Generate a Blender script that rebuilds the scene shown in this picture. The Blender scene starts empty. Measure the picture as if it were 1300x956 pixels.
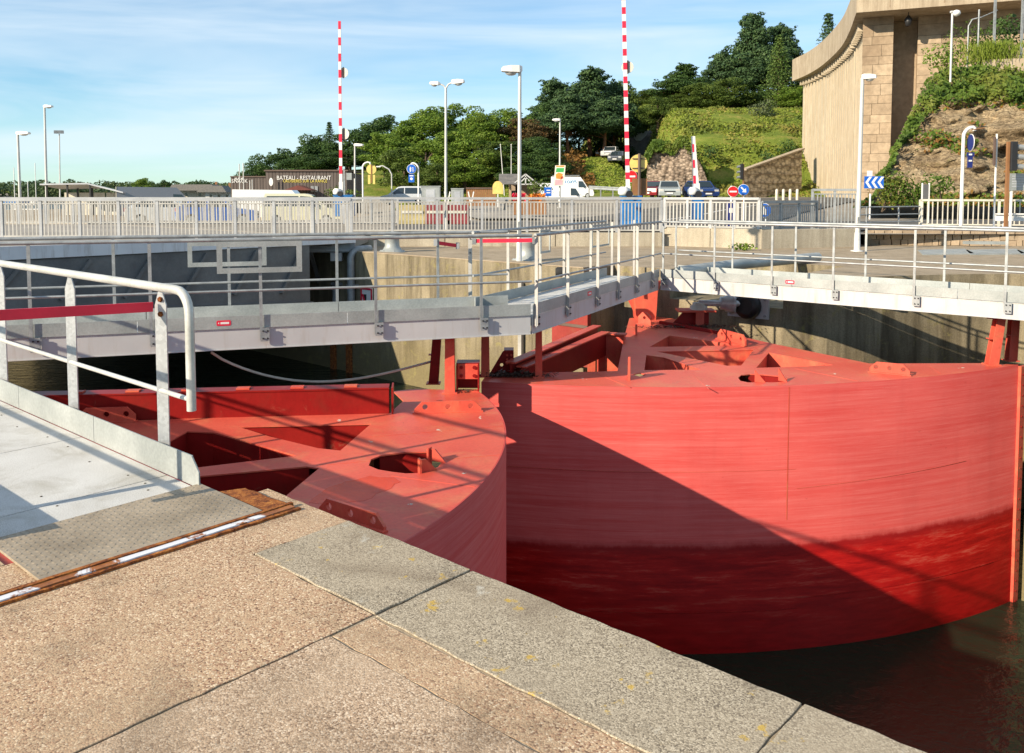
import bpy, bmesh, math, random
import numpy as np
from mathutils import Vector, Matrix, geometry, noise as mnoise

S = bpy.context.scene
COL = S.collection
R = math.radians

# ------------------------------------------------------------------ camera, sky, sun, exposure
PITCH = R(3.5); FOC = 1100.0; EYE = 1.6
cam = bpy.data.objects.new('camera', bpy.data.cameras.new('camera')); COL.objects.link(cam)
cam.location = (0, 0, EYE); cam.rotation_euler = (R(90) - PITCH, 0, 0)
cam.data.sensor_width = 36; cam.data.lens = 36 * FOC / 1300
cam.data.shift_y = -(478 - 312) / 1300
cam.data.clip_start = 0.05; cam.data.clip_end = 6000
S.camera = cam

SUN_TO = Vector((-1.80, -1.28, 1.0)).normalized()
sun_el = math.asin(SUN_TO.z); sun_rot = math.atan2(SUN_TO.x, SUN_TO.y)
sl = bpy.data.lights.new('sun', 'SUN'); sl.energy = 4.6; sl.angle = R(0.53); sl.color = (1.0, 0.86, 0.66)
sun = bpy.data.objects.new('sun', sl); COL.objects.link(sun)
sun.rotation_euler = SUN_TO.to_track_quat('Z', 'Y').to_euler(); sun.location = (-30, -20, 30)

W = bpy.data.worlds.new('World'); S.world = W; W.use_nodes = True
wn, wl = W.node_tree.nodes, W.node_tree.links
wn.clear()
wo = wn.new('ShaderNodeOutputWorld'); bg = wn.new('ShaderNodeBackground'); sky = wn.new('ShaderNodeTexSky')
sky.sky_type = 'NISHITA'; sky.sun_disc = False; sky.sun_elevation = sun_el; sky.sun_rotation = sun_rot
sky.air_density = 1.0; sky.dust_density = 0.0; sky.ozone_density = 2.6; sky.altitude = 0
bg.inputs['Strength'].default_value = 0.080
tc = wn.new('ShaderNodeTexCoord'); mp = wn.new('ShaderNodeMapping')
mp.inputs['Rotation'].default_value = (R(0), R(7), R(0)); mp.inputs['Scale'].default_value = (1.3, 1.3, 11.0)
nz = wn.new('ShaderNodeTexNoise'); nz.inputs['Scale'].default_value = 1.5; nz.inputs['Detail'].default_value = 5; nz.inputs['Roughness'].default_value = 0.55
nz.inputs['Distortion'].default_value = 0.5
cr = wn.new('ShaderNodeValToRGB'); cr.color_ramp.elements[0].position = 0.36; cr.color_ramp.elements[1].position = 0.66
cr.color_ramp.elements[0].color = (0.16, 0.16, 0.16, 1); cr.color_ramp.elements[1].color = (0.72, 0.72, 0.72, 1)
mx = wn.new('ShaderNodeMix'); mx.data_type = 'RGBA'
mx.inputs[7].default_value = (6.2, 7.0, 7.6, 1)
wl.new(tc.outputs['Generated'], mp.inputs['Vector']); wl.new(mp.outputs['Vector'], nz.inputs['Vector'])
wl.new(nz.outputs['Fac'], cr.inputs['Fac']); wl.new(cr.outputs['Color'], mx.inputs[0])
tint = wn.new('ShaderNodeMix'); tint.data_type = 'RGBA'; tint.blend_type = 'MULTIPLY'; tint.inputs[0].default_value = 1.0; tint.inputs[7].default_value = (0.66, 1.0, 1.14, 1)
wl.new(sky.outputs['Color'], tint.inputs[6]); wl.new(tint.outputs[2], mx.inputs[6]); wl.new(mx.outputs[2], bg.inputs['Color']); wl.new(bg.outputs['Background'], wo.inputs['Surface'])

S.view_settings.view_transform = 'Standard'; S.view_settings.look = 'None'
S.view_settings.exposure = 0.85; S.view_settings.gamma = 1.0; S.view_settings.use_curve_mapping = False
S.cycles.max_bounces = 6; S.cycles.diffuse_bounces = 3; S.cycles.glossy_bounces = 3; S.cycles.transmission_bounces = 4

# ------------------------------------------------------------------ measuring: a photo pixel and one known coordinate give a point of the place
def ray(px, py):
    u = (px - 650) / FOC; v = (312 - py) / FOC
    return (u, math.cos(PITCH) + v * math.sin(PITCH), -math.sin(PITCH) + v * math.cos(PITCH))
def at(px, py, z=0.0):
    r = ray(px, py); t = (z - EYE) / r[2]
    return Vector((r[0] * t, r[1] * t, z))
def atY(px, py, Y):
    r = ray(px, py); t = Y / r[1]
    return Vector((r[0] * t, Y, EYE + r[2] * t))
def pxz(px, Y, z):                         # X of a pixel column at distance Y and height z
    d = Y * math.cos(PITCH) - (z - EYE) * math.sin(PITCH)
    return Vector(((px - 650) / FOC * d, Y, z))
def zpx(py, Y):
    return atY(650, py, Y).z
# lock frame: s runs along the quay edge, t across the chamber
O2 = Vector((-1.324, 4.61, 0)); SA = Vector((0.748, -0.663, 0)).normalized(); TN = Vector((0.663, 0.748, 0)).normalized()
def L(s, t, z=0.0): return O2 + SA * s + TN * t + Vector((0, 0, z))
def sof(px, t, z):                          # s where line t at height z crosses a pixel column
    lo, hi = -40.0, 6.0
    k = (px - 650) / FOC
    f = lambda s: (lambda P: P.x - k * (P.y * math.cos(PITCH) - (z - EYE) * math.sin(PITCH)))(L(s, t, z))
    for _ in range(60):
        m = (lo + hi) / 2
        if f(m) > 0: hi = m
        else: lo = m
    return lo
def on_t(px, py, t):
    r = Vector(ray(px, py)); k = (t + O2.dot(TN)) / r.dot(TN)
    return Vector((0, 0, EYE)) + r * k

# ------------------------------------------------------------------ objects
def tag(o, label=None, cat=None, group=None, kind=None):
    if label: o['label'] = label
    if cat: o['category'] = cat
    if group: o['group'] = group
    if kind: o['kind'] = kind
    return o
def thing(name, label, cat, loc, group=None):
    o = bpy.data.objects.new(name, None); COL.objects.link(o); o.location = loc; o.empty_display_size = 0.2
    return tag(o, label, cat, group)
def origin_of(p):
    v = Vector((0, 0, 0))
    while p is not None:
        v = v + Vector(p.location); p = p.parent
    return v
class MB:
    def __init__(self): self.v = []; self.f = []; self.smooth = []
    def add(self, vs, fs, smooth=False):
        k = len(self.v); self.v += [tuple(x) for x in vs]
        for f in fs: self.f.append(tuple(i + k for i in f)); self.smooth.append(smooth)
        return self
    def box(self, c, size, rz=0.0, ax=None):
        """box centred at c; ax: optional (ux, uy, uz) axes"""
        if ax is None:
            ax = (Vector((math.cos(rz), math.sin(rz), 0)), Vector((-math.sin(rz), math.cos(rz), 0)), Vector((0, 0, 1)))
        c = Vector(c); h = [ax[i] * (size[i] / 2) for i in range(3)]
        vs = [c + h[0] * a + h[1] * b + h[2] * d for a in (-1, 1) for b in (-1, 1) for d in (-1, 1)]
        return self.add(vs, [(0, 1, 3, 2), (4, 6, 7, 5), (0, 4, 5, 1), (2, 3, 7, 6), (0, 2, 6, 4), (1, 5, 7, 3)])
    def bar(self, a, b, w, h, up=Vector((0, 0, 1)), w2=None, h2=None):
        """rectangular bar a->b, w across, h along up"""
        a = Vector(a); b = Vector(b); d = (b - a).normalized(); x = d.cross(up)
        if x.length < 1e-4: x = Vector((1, 0, 0))
        x.normalize(); y = x.cross(d).normalized(); vs = []
        for P, ww, hh in ((a, w, h), (b, w2 or w, h2 or h)):
            for i, j in ((-1, -1), (1, -1), (1, 1), (-1, 1)): vs.append(P + x * (i * ww / 2) + y * (j * hh / 2))
        return self.add(vs, [(3, 2, 1, 0), (4, 5, 6, 7), (0, 1, 5, 4), (1, 2, 6, 5), (2, 3, 7, 6), (3, 0, 4, 7)])
    def tube(self, pts, r, n=8, cap=True, r2=None):
        pts = [Vector(p) for p in pts]; m = len(pts); vs = []; prev = None
        for i, P in enumerate(pts):
            d = (pts[min(i + 1, m - 1)] - pts[max(i - 1, 0)]).normalized()
            if prev is None:
                x = d.orthogonal().normalized()
            else:
                x = (prev - d * prev.dot(d)); x = x.normalized() if x.length > 1e-6 else d.orthogonal().normalized()
            prev = x; y = d.cross(x); rr = r if r2 is None else r + (r2 - r) * i / max(1, m - 1)
            for k in range(n):
                a = 2 * math.pi * k / n; vs.append(P + x * (rr * math.cos(a)) + y * (rr * math.sin(a)))
        fs = [(i * n + k, i * n + (k + 1) % n, (i + 1) * n + (k + 1) % n, (i + 1) * n + k) for i in range(m - 1) for k in range(n)]
        self.add(vs, fs, True)
        if cap:
            self.add(vs[:n], [tuple(reversed(range(n)))]); self.add(vs[-n:], [tuple(range(n))])
        return self
    def slab(self, outer, holes, P0, U, V, thick):
        """flat plate with holes in plane P0 + u U + v V; thickness goes against the normal U x V"""
        P0 = Vector(P0); U = Vector(U); V = Vector(V); N = U.cross(V).normalized()
        loops = [outer] + list(holes)
        tri = geometry.tessellate_polygon([[Vector((p[0], p[1], 0)) for p in lp] for lp in loops])
        flat = [p for lp in loops for p in lp]
        top = [P0 + U * p[0] + V * p[1] for p in flat]; k = len(top)
        bot = [q - N * thick for q in top]
        fs = []
        for t in tri:
            a, b, c = [flat[i] for i in t]
            if (b[0] - a[0]) * (c[1] - a[1]) - (b[1] - a[1]) * (c[0] - a[0]) < 0: t = (t[0], t[2], t[1])
            fs.append(tuple(t)); fs.append((t[2] + k, t[1] + k, t[0] + k))
        s0 = 0
        for li, lp in enumerate(loops):
            m = len(lp)
            area = sum(lp[i][0] * lp[(i + 1) % m][1] - lp[(i + 1) % m][0] * lp[i][1] for i in range(m))
            ccw = (area > 0) == (li == 0)
            for i in range(m):
                a, b = s0 + i, s0 + (i + 1) % m
                fs.append((a, a + k, b + k, b) if ccw else (b, b + k, a + k, a))
            s0 += m
        return self.add(top + bot, fs)
    def lathe(self, c, prof, n=16, axis=Vector((0, 0, 1))):
        axis = Vector(axis).normalized(); x = axis.orthogonal().normalized(); y = axis.cross(x); c = Vector(c); vs = []
        for r, h in prof:
            for k in range(n):
                a = 2 * math.pi * k / n; vs.append(c + axis * h + x * (r * math.cos(a)) + y * (r * math.sin(a)))
        m = len(prof)
        fs = [(i * n + k, i * n + (k + 1) % n, (i + 1) * n + (k + 1) % n, (i + 1) * n + k) for i in range(m - 1) for k in range(n)]
        self.add(vs, fs, True); self.add(vs[:n], [tuple(reversed(range(n)))]); self.add(vs[-n:], [tuple(range(n))])
        return self
    def loft(self, rings, smooth=False, caps=True):
        n = len(rings[0]); vs = [p for r in rings for p in r]
        fs = [(i * n + k, i * n + (k + 1) % n, (i + 1) * n + (k + 1) % n, (i + 1) * n + k) for i in range(len(rings) - 1) for k in range(n)]
        self.add(vs, fs, smooth)
        if caps: self.add(rings[0], [tuple(reversed(range(n)))]); self.add(rings[-1], [tuple(range(n))])
        return self
    def build(self, name, mat, parent=None, bevel=0.0, label=None, kind=None):
        me = bpy.data.meshes.new(name); o0 = origin_of(parent)
        me.from_pydata([(p[0] - o0.x, p[1] - o0.y, p[2] - o0.z) for p in self.v], [], self.f)
        me.polygons.foreach_set('use_smooth', self.smooth); me.update()
        if mat: me.materials.append(mat)
        o = bpy.data.objects.new(name, me); COL.objects.link(o)
        if parent: o.parent = parent
        if bevel:
            m = o.modifiers.new('bevel', 'BEVEL'); m.width = bevel; m.segments = 2; m.limit_method = 'ANGLE'; m.angle_limit = R(50)
        if label: o['label'] = label
        if kind: o['kind'] = kind
        return o
def np_mesh(name, verts, faces, mat, parent=None, smooth=False):
    """faces: (n,3) or (n,4) int array"""
    verts = np.asarray(verts, dtype=np.float32); faces = np.asarray(faces, dtype=np.int32); k = faces.shape[1]
    o0 = origin_of(parent); verts = verts - np.array([o0.x, o0.y, o0.z], dtype=np.float32)
    me = bpy.data.meshes.new(name); me.vertices.add(len(verts)); me.vertices.foreach_set('co', verts.ravel())
    me.loops.add(faces.size); me.loops.foreach_set('vertex_index', faces.ravel())
    me.polygons.add(len(faces)); me.polygons.foreach_set('loop_start', np.arange(len(faces), dtype=np.int32) * k)
    me.update(calc_edges=True); me.validate()
    if smooth: me.polygons.foreach_set('use_smooth', np.ones(len(me.polygons), dtype=bool))
    if mat: me.materials.append(mat)
    o = bpy.data.objects.new(name, me); COL.objects.link(o)
    if parent: o.parent = parent
    return o
def inst(src, loc, rz=None, scale=None, parent=None):
    c = src.copy(); COL.objects.link(c); c.location = loc
    if rz is not None: c.rotation_euler = (0, 0, rz)
    if scale is not None: c.scale = scale
    if parent is not None: c.parent = parent
    return c
def copy_tree(o, parent=None):
    c = o.copy(); COL.objects.link(c)
    if parent: c.parent = parent
    for ch in list(o.children): copy_tree(ch, c)
    return c

# ------------------------------------------------------------------ materials
class NT:
    def __init__(self, name):
        self.m = bpy.data.materials.new(name); self.m.use_nodes = True; t = self.m.node_tree
        self.n, self.l = t.nodes, t.links; self.b = self.n['Principled BSDF']; self.out = self.n['Material Output']
    def new(self, t, **k):
        n = self.n.new(t)
        for a, v in k.items(): setattr(n, a, v)
        return n
    def noise(self, scale, detail=4, rough=0.55, dist=0.0, vec=None, sc=None, coord='Object', rot=None):
        n = self.new('ShaderNodeTexNoise'); n.inputs['Scale'].default_value = scale; n.inputs['Detail'].default_value = detail
        n.inputs['Roughness'].default_value = rough; n.inputs['Distortion'].default_value = dist
        self.l.new(self.coords(sc, coord, rot), n.inputs['Vector']); return n.outputs['Fac']
    def coords(self, sc=None, coord='Object', rot=None):
        if coord == 'World': o = self.new('ShaderNodeNewGeometry').outputs['Position']
        else: o = self.new('ShaderNodeTexCoord').outputs[coord]
        if sc or rot:
            m = self.new('ShaderNodeMapping')
            if sc: m.inputs['Scale'].default_value = sc
            if rot: m.inputs['Rotation'].default_value = rot
            self.l.new(o, m.inputs['Vector']); o = m.outputs['Vector']
        return o
    def ramp(self, fac, stops):
        r = self.new('ShaderNodeValToRGB'); e = r.color_ramp.elements
        while len(e) < len(stops): e.new(0.5)
        for el, (p, c) in zip(e, stops):
            el.position = p; el.color = (c, c, c, 1) if isinstance(c, (int, float)) else (*c, 1)
        self.l.new(fac, r.inputs['Fac']); return r.outputs['Color']
    def mix(self, fac, a, b, mode='MIX'):
        m = self.new('ShaderNodeMix', data_type='RGBA', blend_type=mode)
        for sock, v in ((m.inputs[0], fac), (m.inputs[6], a), (m.inputs[7], b)):
            if isinstance(v, (int, float)): sock.default_value = v
            elif isinstance(v, (tuple, list)): sock.default_value = (*v, 1)
            else: self.l.new(v, sock)
        return m.outputs[2]
    def math(self, op, a, b=None, c=None):
        m = self.new('ShaderNodeMath', operation=op)
        for i, v in enumerate((a, b, c)):
            if v is None: continue
            if isinstance(v, (int, float)): m.inputs[i].default_value = v
            else: self.l.new(v, m.inputs[i])
        return m.outputs[0]
    def xyz(self, coord='World'):
        s = self.new('ShaderNodeSeparateXYZ'); self.l.new(self.coords(None, coord), s.inputs[0]); return s.outputs
    def bump(self, h, strength=0.3, dist=0.01):
        b = self.new('ShaderNodeBump'); b.inputs['Strength'].default_value = strength; b.inputs['Distance'].default_value = dist
        self.l.new(h, b.inputs['Height']); self.l.new(b.outputs['Normal'], self.b.inputs['Normal'])
    def set(self, color=None, rough=None, metal=None, spec=None):
        for k, v in (('Base Color', color), ('Roughness', rough), ('Metallic', metal), ('Specular IOR Level', spec)):
            if v is None: continue
            s = self.b.inputs[k]
            if isinstance(v, tuple): s.default_value = (*v, 1)
            elif isinstance(v, (int, float)): s.default_value = v
            else: self.l.new(v, s)
        return self.m
def mixed(name, c1, c2, scale=6, rough=0.7, metal=0.0, fine=60, bump=0.15, coord='World', spec=0.5, detail=5, lo=0.35, hi=0.65, finevar=0.15, sc=None, bdist=0.004):
    t = NT(name); f = t.noise(scale, detail, coord=coord, sc=sc)
    col = t.ramp(f, [(lo, c1), (hi, c2)])
    g = t.noise(fine, 3, coord=coord)
    col = t.mix(1.0, col, t.ramp(g, [(0.3, 1 - finevar), (0.7, 1.0)]), 'MULTIPLY')
    t.set(col, rough, metal, spec)
    if bump: t.bump(g, bump, bdist)
    return t.m
def plain(name, c, rough=0.5, metal=0.0, spec=0.5, var=0.12):
    c2 = tuple(max(0, x * (1 - var * 2)) for x in c)
    return mixed(name, c2, c, 3.0, rough, metal, 40, 0.0, 'Object', spec, finevar=0.05)
# ------------------------------------------------------------------ material library
class M: pass
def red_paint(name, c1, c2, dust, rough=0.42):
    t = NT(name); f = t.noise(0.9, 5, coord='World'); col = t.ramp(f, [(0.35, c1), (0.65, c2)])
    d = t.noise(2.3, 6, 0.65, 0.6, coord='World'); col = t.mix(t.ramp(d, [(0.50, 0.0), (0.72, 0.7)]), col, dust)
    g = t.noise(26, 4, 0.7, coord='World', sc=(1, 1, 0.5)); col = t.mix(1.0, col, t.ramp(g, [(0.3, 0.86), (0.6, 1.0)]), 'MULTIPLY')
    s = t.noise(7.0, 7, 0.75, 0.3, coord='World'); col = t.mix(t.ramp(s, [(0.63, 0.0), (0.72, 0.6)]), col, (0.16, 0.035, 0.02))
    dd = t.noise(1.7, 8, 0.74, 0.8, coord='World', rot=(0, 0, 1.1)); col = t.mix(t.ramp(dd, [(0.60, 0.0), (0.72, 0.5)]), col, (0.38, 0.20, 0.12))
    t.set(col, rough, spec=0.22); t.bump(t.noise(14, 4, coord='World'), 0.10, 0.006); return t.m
M.red = red_paint('gate_paint', (0.57, 0.080, 0.052), (0.66, 0.120, 0.078), (0.60, 0.20, 0.10))
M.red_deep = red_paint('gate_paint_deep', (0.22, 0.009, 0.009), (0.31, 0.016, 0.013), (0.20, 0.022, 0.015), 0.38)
def skin_material(name, wet_z):
    t = NT(name); x, y, z = t.xyz('World')
    wob = t.noise(1.1, 6, 0.62, 0.4, coord='World', sc=(1, 1, 2.5))
    h = t.math('ADD', z, t.math('ADD', t.math('MULTIPLY', wob, 0.15), t.math('MULTIPLY', t.noise(9, 6, .7, coord='World', sc=(1, 1, .5)), 0.10)))
    base = t.ramp(t.noise(0.8, 4, coord='World'), [(0.3, (0.44, 0.052, 0.047)), (0.7, (0.53, 0.076, 0.066))])
    st = t.noise(1.5, 9, 0.72, 0.1, coord='World', sc=(0.22, 0.22, 11.0))
    base = t.mix(t.ramp(st, [(0.40, 0.0), (0.74, 0.46)]), base, (0.60, 0.175, 0.155))
    fs_ = t.noise(4.0, 8, 0.75, 0.1, coord='World', sc=(.5, .5, 16.0)); base = t.mix(t.ramp(fs_, [(0.50, 0.0), (0.72, 0.3)]), base, (0.62, 0.21, 0.19))
    fl = t.noise(30, 6, 0.8, 0.0, coord='World', sc=(1, 1, .7)); base = t.mix(t.ramp(fl, [(0.60, 0.0), (0.68, 0.35)]), base, (0.40, 0.05, 0.045))
    st2 = t.noise(2.2, 5, 0.6, 0.0, coord='World', sc=(2.6, 2.6, 0.25))
    base = t.mix(t.ramp(st2, [(0.5, 0.0), (0.8, 0.25)]), base, (0.36, 0.05, 0.045))
    wet = t.ramp(t.noise(2.0, 10, 0.76, 0.15, coord='World', sc=(.55, .55, 5.0)), [(0.40, (0.22, 0.004, 0.004)), (0.55, (0.36, 0.009, 0.007)), (0.72, (0.46, 0.09, 0.06))])
    low = t.math('MULTIPLY', t.math('SUBTRACT', wet_z - 0.45, h), 1.0)
    lowc = t.ramp(t.noise(3.0, 6, 0.6, coord='World', sc=(1, 1, 5)), [(0.3, (0.17, 0.003, 0.003)), (0.75, (0.30, 0.006, 0.006))])
    m2 = t.new('ShaderNodeClamp'); t.l.new(low, m2.inputs[0])
    wet = t.mix(m2.outputs[0], wet, lowc)
    k = t.math('MULTIPLY', t.math('SUBTRACT', wet_z, h), 22.0); c = t.new('ShaderNodeClamp'); t.l.new(k, c.inputs[0])
    col = t.mix(c.outputs[0], base, wet)
    # drip line of drowned weed just under the tide mark
    e = t.math('ABSOLUTE', t.math('SUBTRACT', h, wet_z - 0.05)); el = t.ramp(e, [(0.0, 0.9), (0.12, 0.0)])
    col = t.mix(el, col, (0.22, 0.008, 0.008))
    sc = t.noise(11, 8, 0.75, coord='World'); col = t.mix(t.ramp(sc, [(0.64, 0.0), (0.72, 0.6)]), col, (0.2, 0.03, 0.025))
    rr = t.mix(c.outputs[0], (0.55,) * 3, (0.34,) * 3)
    t.set(col, rr, spec=0.07); t.bump(t.math('ADD', t.noise(5, 5, coord='World', sc=(1, 1, 3)), t.math('MULTIPLY', t.noise(.9, 2, coord='World'), 6.0)), 0.16, 0.012); return t.m
M.wet_red = red_paint('wet_red_stain', (0.52, 0.045, 0.018), (0.66, 0.07, 0.025), (0.40, 0.035, 0.02), 0.25)
M.skin = skin_material('gate_skin_paint', -3.05)

def concrete(name, c1, c2, dark, streak=0.7, algae=None, az=-1.6, moss=None, bs=0.35):
    t = NT(name); x, y, z = t.xyz('World')
    col = t.ramp(t.noise(1.3, 7, 0.62, 0.3, coord='World'), [(0.3, c1), (0.68, c2)])
    s = t.noise(1.6, 7, 0.68, 0.35, coord='World', sc=(1.7, 1.7, 0.16))
    col = t.mix(t.ramp(s, [(0.42, 0.0), (0.66, streak)]), col, dark)
    if algae:
        a = t.math('MULTIPLY', t.math('SUBTRACT', t.math('ADD', az, t.math('MULTIPLY', t.noise(1.2, 6, coord='World'), 1.6)), z), 0.8)
        c = t.new('ShaderNodeClamp'); t.l.new(a, c.inputs[0]); col = t.mix(c.outputs[0], col, algae)
    if moss:
        col = t.mix(t.ramp(t.noise(3.7, 8, 0.7, 0.6, coord='World'), [(0.56, 0.0), (0.70, 0.8)]), col, moss)
    g = t.noise(45, 4, 0.7, coord='World'); col = t.mix(1.0, col, t.ramp(g, [(0.32, 0.66), (0.62, 1.0)]), 'MULTIPLY')
    t.set(col, 0.88, spec=0.25); t.bump(t.noise(22, 7, 0.7, coord='World'), bs, 0.02); return t.m
M.wall = concrete('lock_wall_concrete', (0.22, 0.185, 0.12), (0.36, 0.305, 0.205), (0.085, 0.068, 0.042), 0.85, (0.20, 0.165, 0.085), -2.6, (0.30, 0.26, 0.10))
M.quaytop = concrete('quay_top_concrete', (0.32, 0.255, 0.175), (0.45, 0.365, 0.26), (0.21, 0.16, 0.105), 0.4, None, 0, (0.20, 0.16, 0.075))
M.parapet = concrete('parapet_concrete', (0.42, 0.37, 0.28), (0.53, 0.475, 0.37), (0.24, 0.20, 0.15), 0.6)
M.pale_concrete = concrete('tower_concrete', (0.49, 0.415, 0.30), (0.57, 0.49, 0.37), (0.38, 0.31, 0.215), 0.65, bs=0.1)
M.cornice = concrete('cornice_concrete', (0.40, 0.325, 0.23), (0.50, 0.42, 0.31), (0.25, 0.19, 0.13), 0.7, bs=0.15)
def granite(name):
    t = NT(name); oi = t.new('ShaderNodeObjectInfo')
    col = t.ramp(oi.outputs['Random'], [(0.0, (0.33, 0.25, 0.17)), (0.35, (0.42, 0.325, 0.225)), (0.7, (0.37, 0.28, 0.19)), (1.0, (0.46, 0.36, 0.25))])
    col = t.mix(1.0, col, t.ramp(t.noise(3.0, 6, coord='World'), [(0.3, 0.72), (0.66, 1.05)]), 'MULTIPLY')
    col = t.mix(t.ramp(t.noise(0.35, 4, coord='World', sc=(1, 1, 0.3)), [(0.5, 0.0), (0.72, 0.45)]), col, (0.12, 0.08, 0.05))
    t.set(col, 0.9, spec=0.2); t.bump(t.noise(6, 6, 0.7, coord='World'), 0.5, 0.05); return t.m
M.granite = granite('granite_block')
M.granite_joint = concrete('granite_joint', (0.27, 0.19, 0.12), (0.34, 0.245, 0.155), (0.16, 0.11, 0.07), 0.6)

def aggregate(name, scale, stops, patch, lich=False, bs=0.6):
    t = NT(name); v = t.new('ShaderNodeTexVoronoi'); v.inputs['Scale'].default_value = scale; v.inputs['Randomness'].default_value = 1.0
    w = t.new('ShaderNodeVectorMath', operation='ADD'); t.l.new(t.coords(None, 'World'), w.inputs[0])
    n3 = t.new('ShaderNodeTexNoise'); n3.inputs['Scale'].default_value = scale * 0.7; t.l.new(t.coords(None, 'World'), n3.inputs['Vector'])
    sc = t.new('ShaderNodeVectorMath', operation='SCALE'); sc.inputs['Scale'].default_value = 0.6 / scale; t.l.new(n3.outputs['Color'], sc.inputs[0]); t.l.new(sc.outputs[0], w.inputs[1])
    t.l.new(w.outputs[0], v.inputs['Vector'])
    bw = t.new('ShaderNodeSeparateColor'); t.l.new(v.outputs['Color'], bw.inputs[0])
    col = t.ramp(bw.outputs[0], stops)
    edge = t.ramp(v.outputs['Distance'], [(0.42, 1.0), (0.85, 0.74)])
    col = t.mix(1.0, col, edge, 'MULTIPLY')
    p1 = t.noise(1.4, 6, 0.62, 0.4, coord='World'); col = t.mix(t.ramp(p1, [(0.42, 0.0), (0.68, 0.6)]), col, patch)
    p2 = t.noise(2.2, 8, 0.72, .3, coord='World'); col = t.mix(1.0, col, t.ramp(p2, [(0.26, 0.70), (0.46, 1.12)]), 'MULTIPLY')
    p3 = t.noise(0.9, 6, 0.7, 1.0, coord='World', rot=(0, 0, 1)); col = t.mix(t.ramp(p3, [(.52, 0), (.70, .55)]), col, (.15, .11, .075))
    p4 = t.noise(5.5, 7, .75, .8, coord='World', rot=(0, 0, .4)); col = t.mix(t.ramp(p4, [(.60, 0), (.70, .45)]), col, (.12, .09, .06))
    if lich:
        q = t.noise(7.5, 5, 0.65, 0.2, coord='World'); col = t.mix(t.ramp(q, [(0.62, 0.0), (0.665, 0.8)]), col, (0.50, 0.33, 0.055))
        q = t.noise(5.2, 6, 0.7, 0.2, coord='World', rot=(0.5, 0.2, 1)); col = t.mix(t.ramp(q, [(0.63, 0.0), (0.70, 0.55)]), col, (0.55, 0.53, 0.46))
    t.set(col, 0.92, spec=0.2)
    h = t.math('MULTIPLY', v.outputs['Distance'], -1.0); h2 = t.math('ADD', h, t.math('MULTIPLY', t.noise(scale * 1.8, 4, coord='World'), 0.7))
    t.bump(h2, bs * .55, 0.004); return t.m
M.aggregate = aggregate('washed_aggregate', 150, [(0.0, (0.14, 0.08, 0.055)), (0.17, (0.35, 0.20, 0.125)), (0.42, (0.48, 0.335, 0.21)), (0.7, (0.40, 0.28, 0.18)), (0.88, (0.56, 0.42, 0.275)), (1.0, (0.68, 0.56, 0.41))], (0.37, 0.27, 0.175))
M.aggregate_pale = aggregate('washed_aggregate_pale', 160, [(0.0, (0.15, 0.095, 0.065)), (0.3, (0.38, 0.265, 0.175)), (0.7, (0.46, 0.34, 0.235)), (1.0, (0.66, 0.54, 0.41))], (0.41, 0.31, 0.215))
M.coping = aggregate('coping_granite', 190, [(0.0, (0.13, 0.105, 0.08)), (0.3, (0.28, 0.235, 0.17)), (0.65, (0.36, 0.305, 0.225)), (1.0, (0.50, 0.435, 0.33))], (0.33, 0.275, 0.20), True, 0.45)
M.joint = mixed('joint_dirt', (0.05, 0.042, 0.03), (0.10, 0.085, 0.05), 9, 0.95)

M.galv = mixed('galvanised_steel', (0.27, 0.285, 0.29), (0.41, 0.43, 0.43), 7, 0.48, 0.35, 90, 0.05, finevar=0.22)
M.galv_dark = mixed('galvanised_steel_dull', (0.26, 0.28, 0.29), (0.38, 0.40, 0.41), 6, 0.55, 0.3, 80, 0.05, finevar=0.22)
M.toe = mixed('toe_board_steel', (0.29, 0.315, 0.31), (0.41, 0.435, 0.425), 2.2, 0.5, 0.15, 50, 0.05, finevar=0.2)
def grimy(name, c1, c2):
    t = NT(name); col = t.ramp(t.noise(1.6, 5, coord='World'), [(.3, c1), (.7, c2)])
    dr = t.noise(2.6, 7, .7, .2, coord='World', sc=(3, 3, .35)); col = t.mix(t.ramp(dr, [(.52, 0), (.74, .6)]), col, (.30, .255, .20))
    sp = t.noise(9, 8, .75, .3, coord='World', sc=(1, 1, .5)); col = t.mix(t.ramp(sp, [(.66, 0), (.74, .8)]), col, (.22, .09, .04))
    t.set(col, .5); t.bump(t.noise(18, 3, coord='World'), .05, .004); return t.m
M.girder_white = grimy('girder_white_paint', (0.41, 0.415, 0.425), (0.50, 0.50, 0.50))
def gritdeck():
    t = NT('gritted_white_deck'); col = t.ramp(t.noise(2.2, 6, 0.6, 0.3, coord='World'), [(0.3, (0.54, 0.535, 0.51)), (0.66, (0.66, 0.66, 0.64))])
    col = t.mix(t.ramp(t.noise(2.7, 8, 0.74, .5, coord='World'), [(0.50, 0.0), (0.70, 0.6)]), col, (0.34, 0.315, 0.25))
    col = t.mix(t.ramp(t.noise(14, 6, .8, coord='World'), [(0.62, 0.0), (0.70, 0.5)]), col, (0.22, 0.20, 0.16))
    g = t.noise(190, 2, coord='World'); col = t.mix(1.0, col, t.ramp(g, [(0.36, 0.62), (0.58, 1.0)]), 'MULTIPLY')
    t.set(col, 0.8); t.bump(g, 0.45, 0.003); return t.m
M.deck = gritdeck()
M.scuff = mixed('scuffed_deck', (.30, .28, .23), (.45, .43, .38), 8, .85, 0, 60, .2)
M.tread = mixed('chequer_plate_steel', (0.28, 0.225, 0.155), (0.42, 0.345, 0.25), 3, 0.55, 0.1, 60, 0.1, finevar=0.3)
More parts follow.
